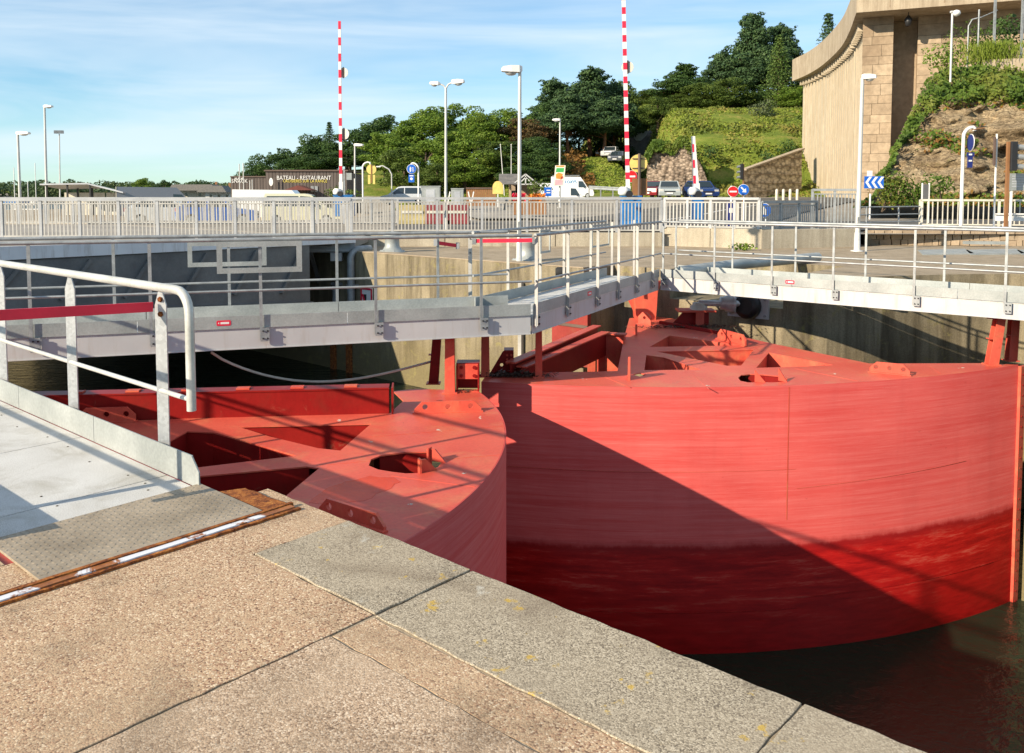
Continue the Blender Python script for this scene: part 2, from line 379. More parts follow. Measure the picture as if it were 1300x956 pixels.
def rust():
    t = NT('rusted_steel'); col = t.ramp(t.noise(22, 9, 0.8, 0.6, coord='World'), [(0.30, (0.03, 0.014, 0.010)), (0.44, (0.14, 0.042, 0.016)), (0.56, (0.33, 0.115, 0.028)), (0.70, (0.58, 0.30, 0.08))])
    t.set(col, 0.9, spec=0.2); t.bump(t.noise(40, 6, 0.7, coord='World'), 0.6, 0.006); return t.m
M.rust = rust()
def chipped():
    t = NT('chipped_white_paint'); r = t.ramp(t.noise(9, 8, 0.72, 0.4, coord='World'), [(0.3, (0.09, 0.03, 0.016)), (0.6, (0.34, 0.12, 0.03))])
    col = t.mix(t.ramp(t.noise(4.0, 8, 0.7, 0.5, coord='World', rot=(0.3, 0.1, 0.8)), [(0.50, 0.0), (0.54, 1.0)]), (0.66, 0.68, 0.72), r)
    t.set(col, 0.6); return t.m
M.chipped = chipped()
def galv_post():
    t = NT('galvanised_spangle'); v = t.new('ShaderNodeTexVoronoi'); v.inputs['Scale'].default_value = 55; t.l.new(t.coords(None, 'World'), v.inputs['Vector'])
    s = t.new('ShaderNodeSeparateColor'); t.l.new(v.outputs['Color'], s.inputs[0])
    col = t.mix(t.ramp(t.noise(4, 5, coord='World'), [(0.35, 0.2), (0.65, 0.8)]), (0.36, 0.38, 0.40), (0.52, 0.54, 0.55))
    col = t.mix(1.0, col, t.ramp(s.outputs[0], [(0.0, 0.82), (1.0, 1.05)]), 'MULTIPLY')
    t.set(col, 0.46, 0.4); return t.m
M.spangle = galv_post()
M.rail_tube = mixed('rail_tube_paint', (0.46, 0.47, 0.44), (0.60, 0.60, 0.565), 5, 0.42, 0.2, 60, 0.04, finevar=0.15)
M.bar_red = plain('barrier_red', (0.80, 0.02, 0.06), 0.4)
M.white = plain('white_paint', (0.78, 0.77, 0.74), 0.4, var=0.04)
M.cream = plain('cream_paint', (0.66, 0.62, 0.52), 0.5)
M.fence_bar = mixed('railing_paint', (0.36, 0.35, 0.325), (0.49, 0.475, 0.44), 2, 0.5, 0.05, 30, 0.0)
M.fence_rail = mixed('railing_handrail_paint', (0.36, 0.37, 0.385), (0.47, 0.475, 0.48), 2, 0.45, 0.15, 30, 0.0)
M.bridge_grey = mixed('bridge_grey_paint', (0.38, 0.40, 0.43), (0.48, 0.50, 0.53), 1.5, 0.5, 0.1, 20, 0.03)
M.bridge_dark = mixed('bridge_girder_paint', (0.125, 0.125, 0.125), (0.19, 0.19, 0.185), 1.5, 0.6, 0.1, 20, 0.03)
M.asphalt = mixed('asphalt', (0.10, 0.095, 0.088), (0.15, 0.142, 0.13), 0.6, 0.92, 0, 60, 0.3, spec=0.2)
M.road_pale = mixed('worn_road', (0.27, 0.25, 0.22), (0.36, 0.33, 0.29), 0.5, 0.92, 0, 40, 0.3, spec=0.2)
M.black = plain('black_plastic', (0.02, 0.02, 0.022), 0.45)
M.rubber = plain('rubber', (0.018, 0.018, 0.018), 0.8)
M.steel = mixed('bright_steel', (0.52, 0.54, 0.55), (0.66, 0.68, 0.69), 8, 0.32, 0.3, 60, 0.0)
M.blue = plain('cabinet_blue', (0.02, 0.17, 0.46), 0.4)
M.sign_blue = plain('sign_blue', (0.01, 0.12, 0.55), 0.35, var=0.03)
M.sign_navy = plain('sign_navy', (0.015, 0.025, 0.16), 0.35, var=0.03)
M.sign_red = plain('sign_red', (0.60, 0.012, 0.015), 0.35, var=0.03)
M.sign_back = plain('sign_back_tan', (0.85, 0.62, 0.18), 0.5)
M.brown = plain('brown_board', (0.28, 0.13, 0.05), 0.7)
M.pole = mixed('lamp_pole_paint', (0.52, 0.52, 0.50), (0.64, 0.635, 0.61), 1.2, 0.42, 0.1, 25, 0.0)
M.pole_dark = plain('dark_pole', (0.13, 0.085, 0.065), 0.55)
M.lens = plain('lamp_lens', (0.55, 0.55, 0.52), 0.15)
def glass_dark():
    t = NT('vehicle_glass'); t.set((0.02, 0.03, 0.035), 0.06, 0.0, 0.8); return t.m
M.glass = glass_dark()
def water(name, c, sc, st):
    t = NT(name); n = t.noise(1.0, 5, 0.6, 0.4, coord='World', sc=sc)
    n2 = t.noise(3.1, 4, 0.55, 0.6, coord='World', sc=sc, rot=(0, 0, 0.7)); h = t.math('ADD', n, t.math('MULTIPLY', n2, 0.4))
    t.set(c, 0.05); t.b.inputs['IOR'].default_value = 1.33; t.bump(h, st, 0.09); return t.m
M.water_up = water('still_green_water', (0.008, 0.016, 0.011), (1.3, 4.6, 1), 0.9)
M.water_down = water('dark_chamber_water', (0.012, 0.022, 0.013), (1.8, 2.4, 1), 0.4)

# ------------------------------------------------------------------ the quays and the water
WUP, WDN = -3.3, -4.68
ZG = -1.0
E3 = (Vector((1, 0, 0)), Vector((0, 1, 0)))
def flat(pts3): return [(p.x, p.y) for p in pts3]
def jitter(poly, amp, step, rnd):
    out = []
    for i, a in enumerate(poly):
        b = poly[(i + 1) % len(poly)]; n = max(1, int(math.hypot(b[0] - a[0], b[1] - a[1]) / step))
        for k in range(n):
            x = a[0] + (b[0] - a[0]) * k / n; y = a[1] + (b[1] - a[1]) * k / n
            out.append((x + (rnd.uniform(-amp, amp) if k else 0), y + (rnd.uniform(-amp, amp) if k else 0)))
    return out
def st(poly): return [tuple(L(s, t)[:2]) for s, t in poly]

quay = MB().slab(st([(0, -0.002), (32, -0.002), (32, -30), (-40, -30), (-40, -2.6), (-1.2, -2.6), (-1.2, -1.37), (-0.33, -1.37), (-0.33, -1.29), (0, -1.29)]), [], (0, 0, -0.0065), *E3, 9).build('quay', M.quaytop)
tag(quay, kind='structure')
rq = random.Random(3)
for poly, m, z in ([[(0.0, 0), (0.70, 0), (0.70, -0.525), (1.528, -0.525), (1.515, -3.2), (0.0, -3.2)], M.aggregate, 0.0],
                [[(-0.33, -1.295), (-0.006, -1.295), (-0.006, -2.6), (-1.19, -2.6), (-1.19, -1.375), (-0.33, -1.375)], M.aggregate, 0.001],
                [[(0.705, 0), (1.534, 0), (1.534, -0.520), (0.705, -0.520)], M.coping, 0.004],
                [[(1.546, 0), (2.986, 0), (2.986, -0.528), (1.546, -0.526)], M.coping, 0.001],
                [[(2.995, 0), (4.4, 0), (4.4, -0.525), (2.995, -0.525)], M.coping, 0.003],
                [[(1.546, -0.533), (5.5, -0.535), (5.5, -0.735), (1.540, -0.722)], M.aggregate, -0.004],
                [[(1.536, -0.729), (5.5, -0.742), (5.5, -3.2), (1.524, -3.2)], M.aggregate_pale, -0.002]):
    MB().slab(st(jitter(poly, 0.0055, 0.07, rq)), [], (0, 0, z), *E3, 0.0062 + z).build('coping_stone' if m is M.coping else 'paving_slab', m, quay, bevel=0.004)

far_quay = MB().slab(st([(34, 12.38), (1.30, 12.38), (1.30, 17.0), (0.7, 16.95), (0.1, 16.7), (-0.45, 16.2), (-0.9, 15.65), (-1.35, 14.95), (-1.8, 14.2), (-2.3, 13.6), (-3.0, 13.2), (-3.0, 16.3), (-5.5, 16.3), (-5.5, 13.2), (-6.9, 13.2), (-6.9, 12.06), (-85, 12.06), (-85, 40), (34, 40)]),
                     [], (0, 0, 0), *E3, 9).build('far_quay', M.wall)
far_quay.data.materials.append(M.quaytop)
for p in far_quay.data.polygons:
    if p.normal.z > 0.9: p.material_index = 1
tag(far_quay, kind='structure')
MB().slab(st([(-3.0, 13.202), (-3.0, 16.3), (-5.5, 16.3), (-5.5, 13.202)]), [], (0, 0, -0.62), *E3, 8).build('pocket_floor', M.wall, far_quay)
# edge kerb along the recess and steel rebates in the wall
MB().slab(st([(-6.92, 12.07), (-6.92, 12.5), (-16, 12.5), (-16, 12.07)]), [], (0, 0, 0.03), *E3, 0.029).build('edge_kerb', M.quaytop, far_quay, bevel=0.01)

up = [L(-14, -2.6), L(-11.0, -0.2), L(-9.3, 2.2), at(494, 525, ZG), at(600, 500, ZG), at(640, 480, ZG), at(768, 440, ZG), at(800, 405, ZG), L(-6.9, 14), L(-60, 60), L(-1400, 900), L(-1400, -600), L(-40, -2.6)]
w = MB().add([(p.x, p.y, WUP) for p in up], [tuple(range(len(up)))]).build('reservoir_water', M.water_up); tag(w, kind='structure')
if w.data.polygons[0].normal.z < 0: w.data.flip_normals()
far_sea = MB().add([(-3000, 60, WUP - 0.05), (3000, 60, WUP - 0.05), (3000, 5000, WUP - 0.05), (-3000, 5000, WUP - 0.05)], [(0, 1, 2, 3)]).build('estuary_water', M.water_up); tag(far_sea, kind='structure')
w = MB().add([L(60, -40, WDN), L(60, 30, WDN), L(-30, 30, WDN), L(-30, -40, WDN)], [(0, 1, 2, 3)]).build('lock_water', M.water_down); tag(w, kind='structure')
if w.data.polygons[0].normal.z < 0: w.data.flip_normals()
bed = MB().add([(-3000, -3000, -9), (3000, -3000, -9), (3000, 5000, -9), (-3000, 5000, -9)], [(0, 1, 2, 3)]).build('seabed', M.joint); tag(bed, kind='structure')

# ------------------------------------------------------------------ the two red gate leaves
def arc(c, r, a0, a1, n): return [(c[0] + r * math.cos(a0 + (a1 - a0) * i / n), c[1] + r * math.sin(a0 + (a1 - a0) * i / n)) for i in range(n + 1)]
def skin(name, c, r, a0, a1, n, parent, ztop=ZG + 0.003, zbot=-7.2):
    o = arc(c, r, a0, a1, n); i = arc(c, r - 0.014, a0, a1, n); m = MB()
    zs = (zbot, ztop)
    vs = [(p[0], p[1], z) for z in zs for p in o] + [(p[0], p[1], z) for z in zs for p in i]; k = n + 1
    fs = []
    for j in range(n):
        fs += [(j, j + 1, j + 1 + k, j + k), (2 * k + j, 3 * k + j, 3 * k + j + 1, 2 * k + j + 1), (k + j, k + j + 1, 3 * k + j + 1, 3 * k + j)]
    if a1 < a0: fs = [tuple(reversed(f)) for f in fs]
    m.add(vs, fs); ob = m.build(name, M.skin, parent)
    for p in ob.data.polygons: p.use_smooth = abs(p.normal.z) < 0.5
    return ob
def webs(hole, parent, depth, mat=None, off=0.02):
    """plate walls hanging under the edge of an opening, and the flange along their foot"""
    cx = sum(p[0] for p in hole) / len(hole); cy = sum(p[1] for p in hole) / len(hole)
    P = [(p[0] + off * (1 if p[0] > cx else -1), p[1] + off * (1 if p[1] > cy else -1)) for p in hole]
    for i in range(len(P)):
        a, b = P[i], P[(i + 1) % len(P)]
        if math.hypot(a[0] - b[0], a[1] - b[1]) < 0.2: continue
        d = Vector((b[0] - a[0], b[1] - a[1], 0)).normalized(); nrm = Vector((d.y, -d.x, 0))
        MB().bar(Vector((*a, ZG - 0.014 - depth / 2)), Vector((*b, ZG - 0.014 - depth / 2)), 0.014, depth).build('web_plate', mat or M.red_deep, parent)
def circle(cx, cy, r, n=14): return [(cx + r * math.cos(2 * math.pi * k / n), cy + r * math.sin(2 * math.pi * k / n)) for k in range(n)]
def lug(a, b, h, parent, holes=3, thick=0.03, chamfer=0.09, foot=True, z=ZG):
    """upright lifting plate with round eyes between two foot points"""
    a = Vector(a); b = Vector(b); U = (b - a).normalized(); ln = (b - a).length; V = Vector((0, 0, 1)); c = min(chamfer, h * 0.7)
    outer = [(0, 0), (ln, 0), (ln, h - c), (ln - c, h), (c, h), (0, h - c)]
    hs = [circle(ln * (0.16 + 0.68 * k / max(1, holes - 1)) if holes > 1 else ln / 2, h * 0.55, min(0.032, h * 0.24)) for k in range(holes)]
    o = MB().slab(outer, hs, a, U, V, thick).build('lifting_lug', M.red, parent)
    if foot: MB().bar(a + Vector((0, 0, 0.008)) - U * 0.02, b + Vector((0, 0, 0.008)) + U * 0.02, thick + 0.03, 0.014).build('weld_bead', M.red, o)
    return o
def bolts(m, P, U, V, us, vs, r=0.014, h=0.014):
    N = Vector(U).cross(Vector(V)).normalized()
    for u in us:
        for v in vs: m.lathe(Vector(P) + Vector(U) * u + Vector(V) * v, [(r, -0.003), (r, h)], 6, N)
    return m

def ccw(p):
    return p if sum(p[i][0] * p[(i + 1) % len(p)][1] - p[(i + 1) % len(p)][0] * p[i][1] for i in range(len(p))) > 0 else p[::-1]
NC = (-5.897, 9.155); NR = 5.835
near = thing('lock_gate', 'red sector gate leaf beside the stone quay, its oval cutout in the sun', 'lock gate', (NC[0], NC[1], ZG), 'red leaves of the lock gate')
a_p1 = math.atan2(11.27 - NC[1], -0.45 - NC[0]); a_end = math.atan2(-0.663, 0.748) - R(16)
skin('skin_plate', NC, NR, a_p1, a_end, 64, near)
npx = lambda *ps: [tuple(at(x, y, ZG)[:2]) for x, y in ps]
N1 = npx((302, 541.5), (471, 538), (432, 572), (404, 569), (342, 554))
N2 = npx((205, 566), (238, 547.5), (272, 549), (376, 578.5), (238, 595))
N3 = npx((236, 606), (389, 592), (405, 594.5), (366, 627), (280, 700), (150, 690))
N5 = npx((468, 591), (471, 583), (484, 578), (513, 574), (543, 573.5), (558, 577), (564, 582), (556, 593), (532, 600.5), (515, 601), (498, 599), (480, 596))
outer = arc(NC, NR - 0.016, a_p1, a_end, 64) + [tuple(L(-7.5, -1.2)[:2]), tuple(L(-11.0, -0.4)[:2])] + npx((-80, 541), (100, 535.5), (176, 533.5), (340, 527.5), (494, 525), (512, 509), (499, 496.5), (528, 493.5))
outer = ccw(outer)
MB().slab(outer, [N1, N2, N3, N5], (0, 0, ZG), *E3, 0.014).build('top_plate', M.red, near)
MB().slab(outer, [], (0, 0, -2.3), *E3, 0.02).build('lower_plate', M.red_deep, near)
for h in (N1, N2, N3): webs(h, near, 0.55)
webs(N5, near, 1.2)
# straight upstream face: long plate with pale ledge and tabs
fa, fb = at(494, 524.5, ZG), at(100, 534.5, ZG); fd = (fb - fa).normalized()
fe = fa + fd * 7.0
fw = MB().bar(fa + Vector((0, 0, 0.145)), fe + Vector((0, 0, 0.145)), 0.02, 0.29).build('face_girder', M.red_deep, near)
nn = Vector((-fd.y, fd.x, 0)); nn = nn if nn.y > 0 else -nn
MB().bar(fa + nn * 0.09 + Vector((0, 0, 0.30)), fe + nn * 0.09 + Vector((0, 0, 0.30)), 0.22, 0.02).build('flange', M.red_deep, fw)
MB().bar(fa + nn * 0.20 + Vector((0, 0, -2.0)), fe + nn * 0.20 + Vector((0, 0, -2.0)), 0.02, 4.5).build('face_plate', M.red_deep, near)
for k in range(6):
    p = fa + fd * (0.45 + 0.62 * k) + nn * 0.09
    MB().box(p + Vector((0, 0, 0.318)), (0.15, 0.10, 0.018), rz=math.atan2(fd.y, fd.x)).build('tab', M.red, fw)
MB().bar(fa + nn * 0.1 + Vector((0, 0, 0.15)) - fd * 0.03, fa + nn * 0.1 + Vector((0, 0, 0.15)) - fd * 0.05, 0.3, 0.32).build('end_plate', M.red_deep, fw)
for x0, y0, x1, y1, hh in ((526, 525, 611, 522.5, 0.135), (405, 650, 487, 676, 0.13), (98, 537.5, 172, 535.5, 0.17)):
    lug(at(x0, y0, ZG), at(x1, y1, ZG), hh, near)
MB().slab(ccw([tuple(p) for p in jitter(npx((392, 638), (412, 622), (438, 611), (470, 604), (500, 606), (509, 612), (497, 620), (478, 627), (462, 636), (430, 640)), .03, .08, random.Random(4))]), [], (0, 0, ZG + .0015), *E3, .001).build('wet_stain', M.wet_red, near)
def top_seams(lines, parent):
    for x0_, y0_, x1_, y1_ in lines: MB().bar(at(x0_, y0_, ZG) + Vector((0, 0, .001)), at(x1_, y1_, ZG) + Vector((0, 0, .001)), .016, .003).build('weld_seam', M.red, parent)
top_seams(((452, 556, 640, 541), (415, 590, 470, 585), (497, 604, 603, 618), (566, 583, 636, 577), (515, 509, 620, 508)), near)
def spots(pts, parent, seed):
    r_ = random.Random(seed); m = MB()
    for x_, y_ in pts:
        for _ in range(3):
            p = at(x_ + r_.gauss(0, 2), y_ + r_.gauss(0, .8), ZG + .0012); r0 = r_.uniform(.006, .02); m.slab([(p.x + r0 * r_.uniform(.6, 1.3) * math.cos(a), p.y + r0 * r_.uniform(.6, 1.3) * math.sin(a)) for a in [k * .785 for k in range(8)]], [], (0, 0, p.z), *E3, .001)
    m.build('bird_droppings', M.cream, parent, kind='stuff')
spots(((557, 546), (610, 530), (470, 560), (430, 533), (590, 600), (520, 640)), near, 1)
# seat brackets in the oval cutout
for x0, y0, x1, y1 in ((533, 600, 556, 597), (545, 585, 566, 588)):
    a, b = at(x0, y0, ZG), at(x1, y1, ZG); U = (b - a).normalized()
    MB().slab([(0, 0), ((b - a).length, 0), (0.06, 0.12), (0, 0.12)], [], a, U, Vector((0, 0, 1)), 0.02).build('bracket', M.red, near)
    MB().bar(a + Vector((0, 0, -0.12)), a + Vector((0, 0, 0.13)), 0.07, 0.02, up=U).build('bracket', M.red, near)
# meeting post of the near leaf: two legs of the walkway stand, stop box with four bolts
def leg(parent, px, py, w, d, ztop=-0.22, lean=(0, 0), mat=None, name='stand_leg'):
    p = at(px, py, ZG); m = MB(); q = Vector((p.x + lean[0], p.y + lean[1], ztop))
    up = Vector((0, 1, 0)); W = Vector((1, 0, 0))
    m.bar(p, q, w, 0.016, up=up, w2=w * 0.86)                                      # flange in front
    m.bar(p + Vector((0, d, 0)), q + Vector((0, d, 0)), w, 0.016, up=up, w2=w * 0.86)
    m.bar(p + Vector((0, d / 2, 0)), q + Vector((0, d / 2, 0)), 0.014, d - 0.018, up=up)
    o = m.build(name, mat or M.red, parent)
    MB().box(p + Vector((0, d / 2, 0.008)), (w + 0.06, d + 0.06, 0.016)).build('foot_plate', M.red, o)
    MB().bar(p + Vector((0, d / 2, 0.40)) - W * w / 2, p + Vector((0, d / 2, 0.40)) + W * w / 2, d - 0.02, 0.012).build('stiffener', M.red, o)
    return o
leg(near, 571, 499.5, 0.135, 0.12); l2 = leg(near, 550, 488, 0.13, 0.10, lean=(0.06, 0.02), mat=M.red_deep)
b0 = at(594, 497, ZG)
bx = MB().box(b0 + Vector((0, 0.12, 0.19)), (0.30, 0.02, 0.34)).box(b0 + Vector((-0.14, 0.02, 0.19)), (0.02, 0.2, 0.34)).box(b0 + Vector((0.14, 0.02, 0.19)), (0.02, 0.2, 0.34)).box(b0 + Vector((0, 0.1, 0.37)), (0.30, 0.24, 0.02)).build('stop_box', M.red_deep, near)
MB().box(b0 + Vector((0, -0.01, 0.27)), (0.27, 0.03, 0.20)).build('bearing_plate', M.red, bx)
bolts(MB(), b0 + Vector((0, -0.026, 0.27)), (1, 0, 0), (0, 0, 1), (-0.085, 0.085), (-0.055, 0.055), 0.024, 0.018).build('bolt', M.red_deep, bx)
MB().box(b0 + Vector((0, -0.02, 0.012)), (0.30, 0.10, 0.02)).build('foot_plate', M.red, bx)
MB().bar(at(545, 481, ZG) + Vector((0, 0, 0.76)), at(580, 490, ZG) + Vector((0, 0, 0.76)), 0.16, 0.02).build('stand_cap', M.red_deep, near)

FC = (2.23, 21.86); FR = 10.41
farg = thing('lock_gate', 'red sector gate leaf across the chamber with tall curved skin down to the water', 'lock gate', (2.6, 17.8, ZG), 'red leaves of the lock gate')
b_l = math.atan2(11.84 - FC[1], -0.41 - FC[0]); b_r = math.atan2(13.05 - FC[1], 7.62 - FC[0])
skin('skin_plate', FC, FR, b_l, b_r, 72, farg)
H1 = npx((824.5, 440.5), (850, 426), (941.5, 438.3))
H2 = npx((834, 446.3), (957, 443.8), (941, 464), (923, 464.3))
H3 = npx((818, 470), (820.5, 450.8), (843, 453.8), (889, 469.2))
H4 = npx((960, 467), (976, 447.8), (1058, 463.4), (1012, 465.5))
H5 = npx((937, 479.5), (941, 476), (952, 474.8), (970, 475.6), (990, 477.5), (1000, 481), (998, 484.3), (985, 485.3), (950, 485.5), (940, 483.5))
H6 = npx((803, 475.5), (812, 473.3), (821, 476), (812, 478))
outer = arc(FC, FR - 0.016, b_l, b_r, 72) + npx((1250, 461), (1104, 461.5), (975, 435), (900, 417.5), (868, 406), (826, 401.5), (799, 404), (792, 430), (784, 471), (748, 472), (690, 472.5), (651, 471), (618, 475))
outer = ccw(outer)
MB().slab(outer, [H1, H2, H3, H4, H5, H6], (0, 0, ZG), *E3, 0.014).build('top_plate', M.red, farg)
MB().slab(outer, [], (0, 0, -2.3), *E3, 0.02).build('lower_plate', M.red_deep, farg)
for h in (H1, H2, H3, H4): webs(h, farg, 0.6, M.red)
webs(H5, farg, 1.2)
for (x0, y0, x1, y1) in ((958, 485, 972, 485.8), (988, 483, 999, 485.2)):
    a, b = at(x0, y0, ZG), at(x1, y1, ZG); U = (b - a).normalized(); ln = (b - a).length
    MB().slab([(0, 0), (ln, 0), (0.0, 0.17)], [], a, U, Vector((0, 0, 1)), 0.02).build('bracket', M.red, farg)
for x0, y0, x1, y1, hh in ((911, 430, 946, 440, 0.19), (1104, 472.5, 1155, 477.5, 0.16)):
    lug(at(x0, y0, ZG), at(x1, y1, ZG), hh, farg)
p = at(800, 483, ZG); MB().slab([(0, 0), (0.34, 0), (0.30, 0.05), (0.12, 0.29), (0, 0.33)], [], p, Vector((0.12, 1, 0)).normalized(), Vector((0, 0, 1)), 0.03).build('fin', M.red, farg)
p = at(809, 426, ZG); MB().slab([(0, 0), (0.40, 0), (0.12, 0.19), (0, 0.2)], [], p, Vector((0.1, 1, 0)).normalized(), Vector((0, 0, 1)), 0.03).build('fin', M.red, farg)
top_seams(((757, 474, 800, 492), (1010, 468, 1090, 484), (880, 476, 900, 494), (1180, 464, 1195, 475)), farg)
spots(((740, 482), (900, 489), (1060, 474), (1140, 470), (880, 430), (1220, 467)), farg, 2)
# welded seams standing proud on the skin
def seam_v(px, z0, z1):
    q = at(px, 494, ZG); d = Vector((q.x - FC[0], q.y - FC[1], 0)).normalized(); P = Vector((*FC, 0)) + d * (FR + 0.001)
    MB().bar(P + Vector((0, 0, z0)), P + Vector((0, 0, z1)), 0.016, 0.0016, up=d).build('weld_seam', M.red, farg)
def ang(px, z):
    lo, hi = b_l, b_r; k = (px - 650) / FOC
    for _ in range(50):
        m = (lo + hi) / 2; x = FC[0] + FR * math.cos(m); y = FC[1] + FR * math.sin(m)
        if x - k * (y * math.cos(PITCH) - (z - EYE) * math.sin(PITCH)) > 0: hi = m
        else: lo = m
    return lo
def seam_h(px0, px1, z0, z1, n=20):
    a0, a1 = ang(px0, z0), ang(px1, z1)
    MB().tube([(FC[0] + (FR + 0.002) * math.cos(a0 + (a1 - a0) * i / n), FC[1] + (FR + 0.002) * math.sin(a0 + (a1 - a0) * i / n), z0 + (z1 - z0) * i / n) for i in range(n + 1)], 0.0026, 5).build('weld_seam', M.red if z0 > -2.9 else M.skin, farg)
seam_v(1011, -2.85, -1.02);  seam_h(1011, 1226, -2.42, -2.30); seam_h(640, 1010, -2.15, -2.15); seam_h(1011, 1286, -3.95, -3.95); seam_h(640, 1011, -4.1, -4.1)
# seal post with a row of bolts at the wall end
ex = FC[0] + (FR + 0.02) * math.cos(b_r); ey = FC[1] + (FR + 0.02) * math.sin(b_r); td = Vector((-math.sin(b_r), math.cos(b_r), 0))
sp = MB().bar((ex + td.x * 0.07, ey + td.y * 0.07, -7), (ex + td.x * 0.07, ey + td.y * 0.07, ZG - 0.02), 0.13, 0.05, up=Vector((math.cos(b_r), math.sin(b_r), 0))).build('seal_post', M.red, farg)
rd = Vector((math.cos(b_r), math.sin(b_r), 0)); mb = MB()
for k in range(24): mb.lathe(Vector((ex, ey, ZG - 0.15 - k * 0.16)) + td * 0.06 + rd * 0.024, [(0.016, 0), (0.016, 0.014)], 6, rd)
mb.build('bolt_row', M.red_deep, sp)
# upstream face girders and posts between the meeting end and the heel
for (x0, y0, x1, y1, z, dep, m) in ((662, 466, 769, 421.5, -0.86, 0.42, M.red_deep), (648, 460.5, 758, 413.5, -0.80, 0.20, M.red_deep)):
    a, b = at(x0, y0, z), at(x1, y1, z)
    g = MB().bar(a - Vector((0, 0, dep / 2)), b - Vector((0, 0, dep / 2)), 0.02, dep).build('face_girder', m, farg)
    MB().bar(a, b, 0.16, 0.022).build('flange', M.red, g)
for px, py in ((751, 433), (763, 430)):
    q = at(px, py, -1.0); MB().bar(q + Vector((0, 0, -3.4)), q + Vector((0, 0, -0.05)), 0.13, 0.1, up=Vector((0, 1, 0))).build('post', M.red, farg)
q0, q1 = at(769, 423, -0.9), at(793, 424, -0.9)
MB().bar(q0 + Vector((0, 0, -1.5)), q1 + Vector((0, 0, -1.5)), 0.25, 3.0).build('heel_box', M.red, farg)
MB().bar(q0 + Vector((-.02, -.1, 0.012)), q1 + Vector((.02, -.1, 0.012)), 0.2, 0.02).build('heel_cap', M.red, farg)
# walkway stands of the far leaf
leg(farg, 616, 479, 0.12, 0.11); leg(farg, 684, 479.5, 0.10, 0.11)
g0 = at(622, 474, ZG); MB().slab([(0, 0), (0.31, 0), (0.26, 0.32), (0.19, 0.32)], [circle(0.17, 0.12, 0.025)], g0, Vector((1, 0.1, 0)).normalized(), Vector((0, 0, 1)), 0.02).build('gusset', M.red_deep, farg)
b1 = at(646, 473, ZG)
bx = MB().box(b1 + Vector((0, 0.1, 0.165)), (0.14, 0.24, 0.33)).build('stop_box', M.red_deep, farg)
bolts(MB(), b1 + Vector((0, -0.021, 0.2)), (1, 0, 0), (0, 0, 1), (-0.025, 0.035), (-0.06, 0, 0.06), 0.018, 0.015).build('bolt', M.red, bx)
leg(farg, 1261.5, 464, 0.145, 0.12, -0.26, (0.1, 0)); leg(farg, 1286, 459, 0.13, 0.12, -0.26, (0.06, 0.05))
MB().bar(at(1258, 463, ZG) + Vector((0, 0, 0.72)), at(1290, 458, ZG) + Vector((0.1, 0.3, 0.72)), 0.16, 0.05).build('stand_cap', M.red_deep, farg)
# heel column flaring up to the walkway corner
hc = at(819, 405, ZG); rings = []
hp = MB()
for z, w, d in ((ZG, 0.20, 0.22), (ZG + 0.25, 0.22, 0.22), (-0.21, 0.24, 0.24)):
    rings.append([hc + Vector((x * w, y * d + 0.1, z - ZG)) for x, y in ((-1, -1), (1, -1), (1, 1), (-1, 1))])
hp.loft(rings); hp.build('heel_column', M.red, farg)
MB().slab([(-0.20, 0.06), (-0.56, 0.76), (-0.20, 0.76)], [], hc + Vector((0, 0, 0.02)), Vector((1, 0.05, 0)).normalized(), Vector((0, 0, 1)), 0.02).build('gusset', M.red, farg)
MB().slab([(0.20, 0.10), (0.40, 0.76), (0.20, 0.76)], [], hc + Vector((0, 0, 0.02)), Vector((1, 0.5, 0)).normalized(), Vector((0, 0, 1)), 0.02).build('gusset', M.red, farg)
lug(at(810, 411, ZG), at(826, 412.5, ZG), 0.24, farg, holes=1)
# lug pedestal the ram pushes on
pc = at(884, 414, ZG)
ped = MB().box(pc + Vector((0, 0.1, 0.30)), (0.72, 0.42, 0.035)).build('ram_pedestal', M.red, farg)
MB().slab([(-0.46, 0), (0.28, 0), (0.28, 0.28), (-0.20, 0.28)], [], pc + Vector((0, 0.16, 0)), Vector((1, 0, 0)), Vector((0, 0, 1)), 0.04).build('rib', M.red_deep, ped)
MB().bar(pc + Vector((0.06, -0.04, 0.0)), pc + Vector((0.06, -0.04, 0.29)), 0.16, 0.03, up=Vector((0, 1, 0))).build('rib', M.red, ped)
MB().bar(at(838, 411, ZG) + Vector((0, 0, .03)), at(912, 424, ZG) + Vector((0, 0, .03)), 0.05, 0.06).build('kerb_bar', M.red_deep, farg)
MB().lathe(pc + Vector((0.06, 0.1, 0.317)), [(0.17, 0), (0.17, 0.06), (0.12, 0.09), (0.12, 0.13)], 14).build('bearing', M.cream, ped)

# the ram: wall bracket, trunnion, cylinder rod
wc = on_t(950, 389, 13.17)
ram = thing('hydraulic_ram', 'silver hydraulic ram reaching from the far wall to the red gate', 'hydraulic ram', wc)
MB().box(wc, (0.86, 0.05, 0.44), ax=(SA, TN, Vector((0, 0, 1)))).build('wall_plate', M.girder_white, ram)
mb = MB(); bolts(mb, wc - TN * 0.026, SA, Vector((0, 0, 1)), (-0.36, 0.36), (-0.16, 0.16), 0.025, 0.03); mb.build('bolt', M.galv_dark, ram)
re = pc + Vector((0.06, 0.1, 0.44)); rdv = (wc + Vector((-0.02, 0, 0.06)) - re).normalized()
MB().tube([re, wc + Vector((-0.05, -0.05, 0.06))], 0.062, 14).build('rod', M.steel, ram)
MB().lathe(wc + Vector((-0.02, 0, 0.06)) - rdv * 0.55, [(0.09, 0), (0.13, 0.02), (0.13, 0.1), (0.17, 0.12), (0.17, 0.2), (0.2, 0.22), (0.2, 0.28)], 18, rdv).build('gland', M.steel, ram)
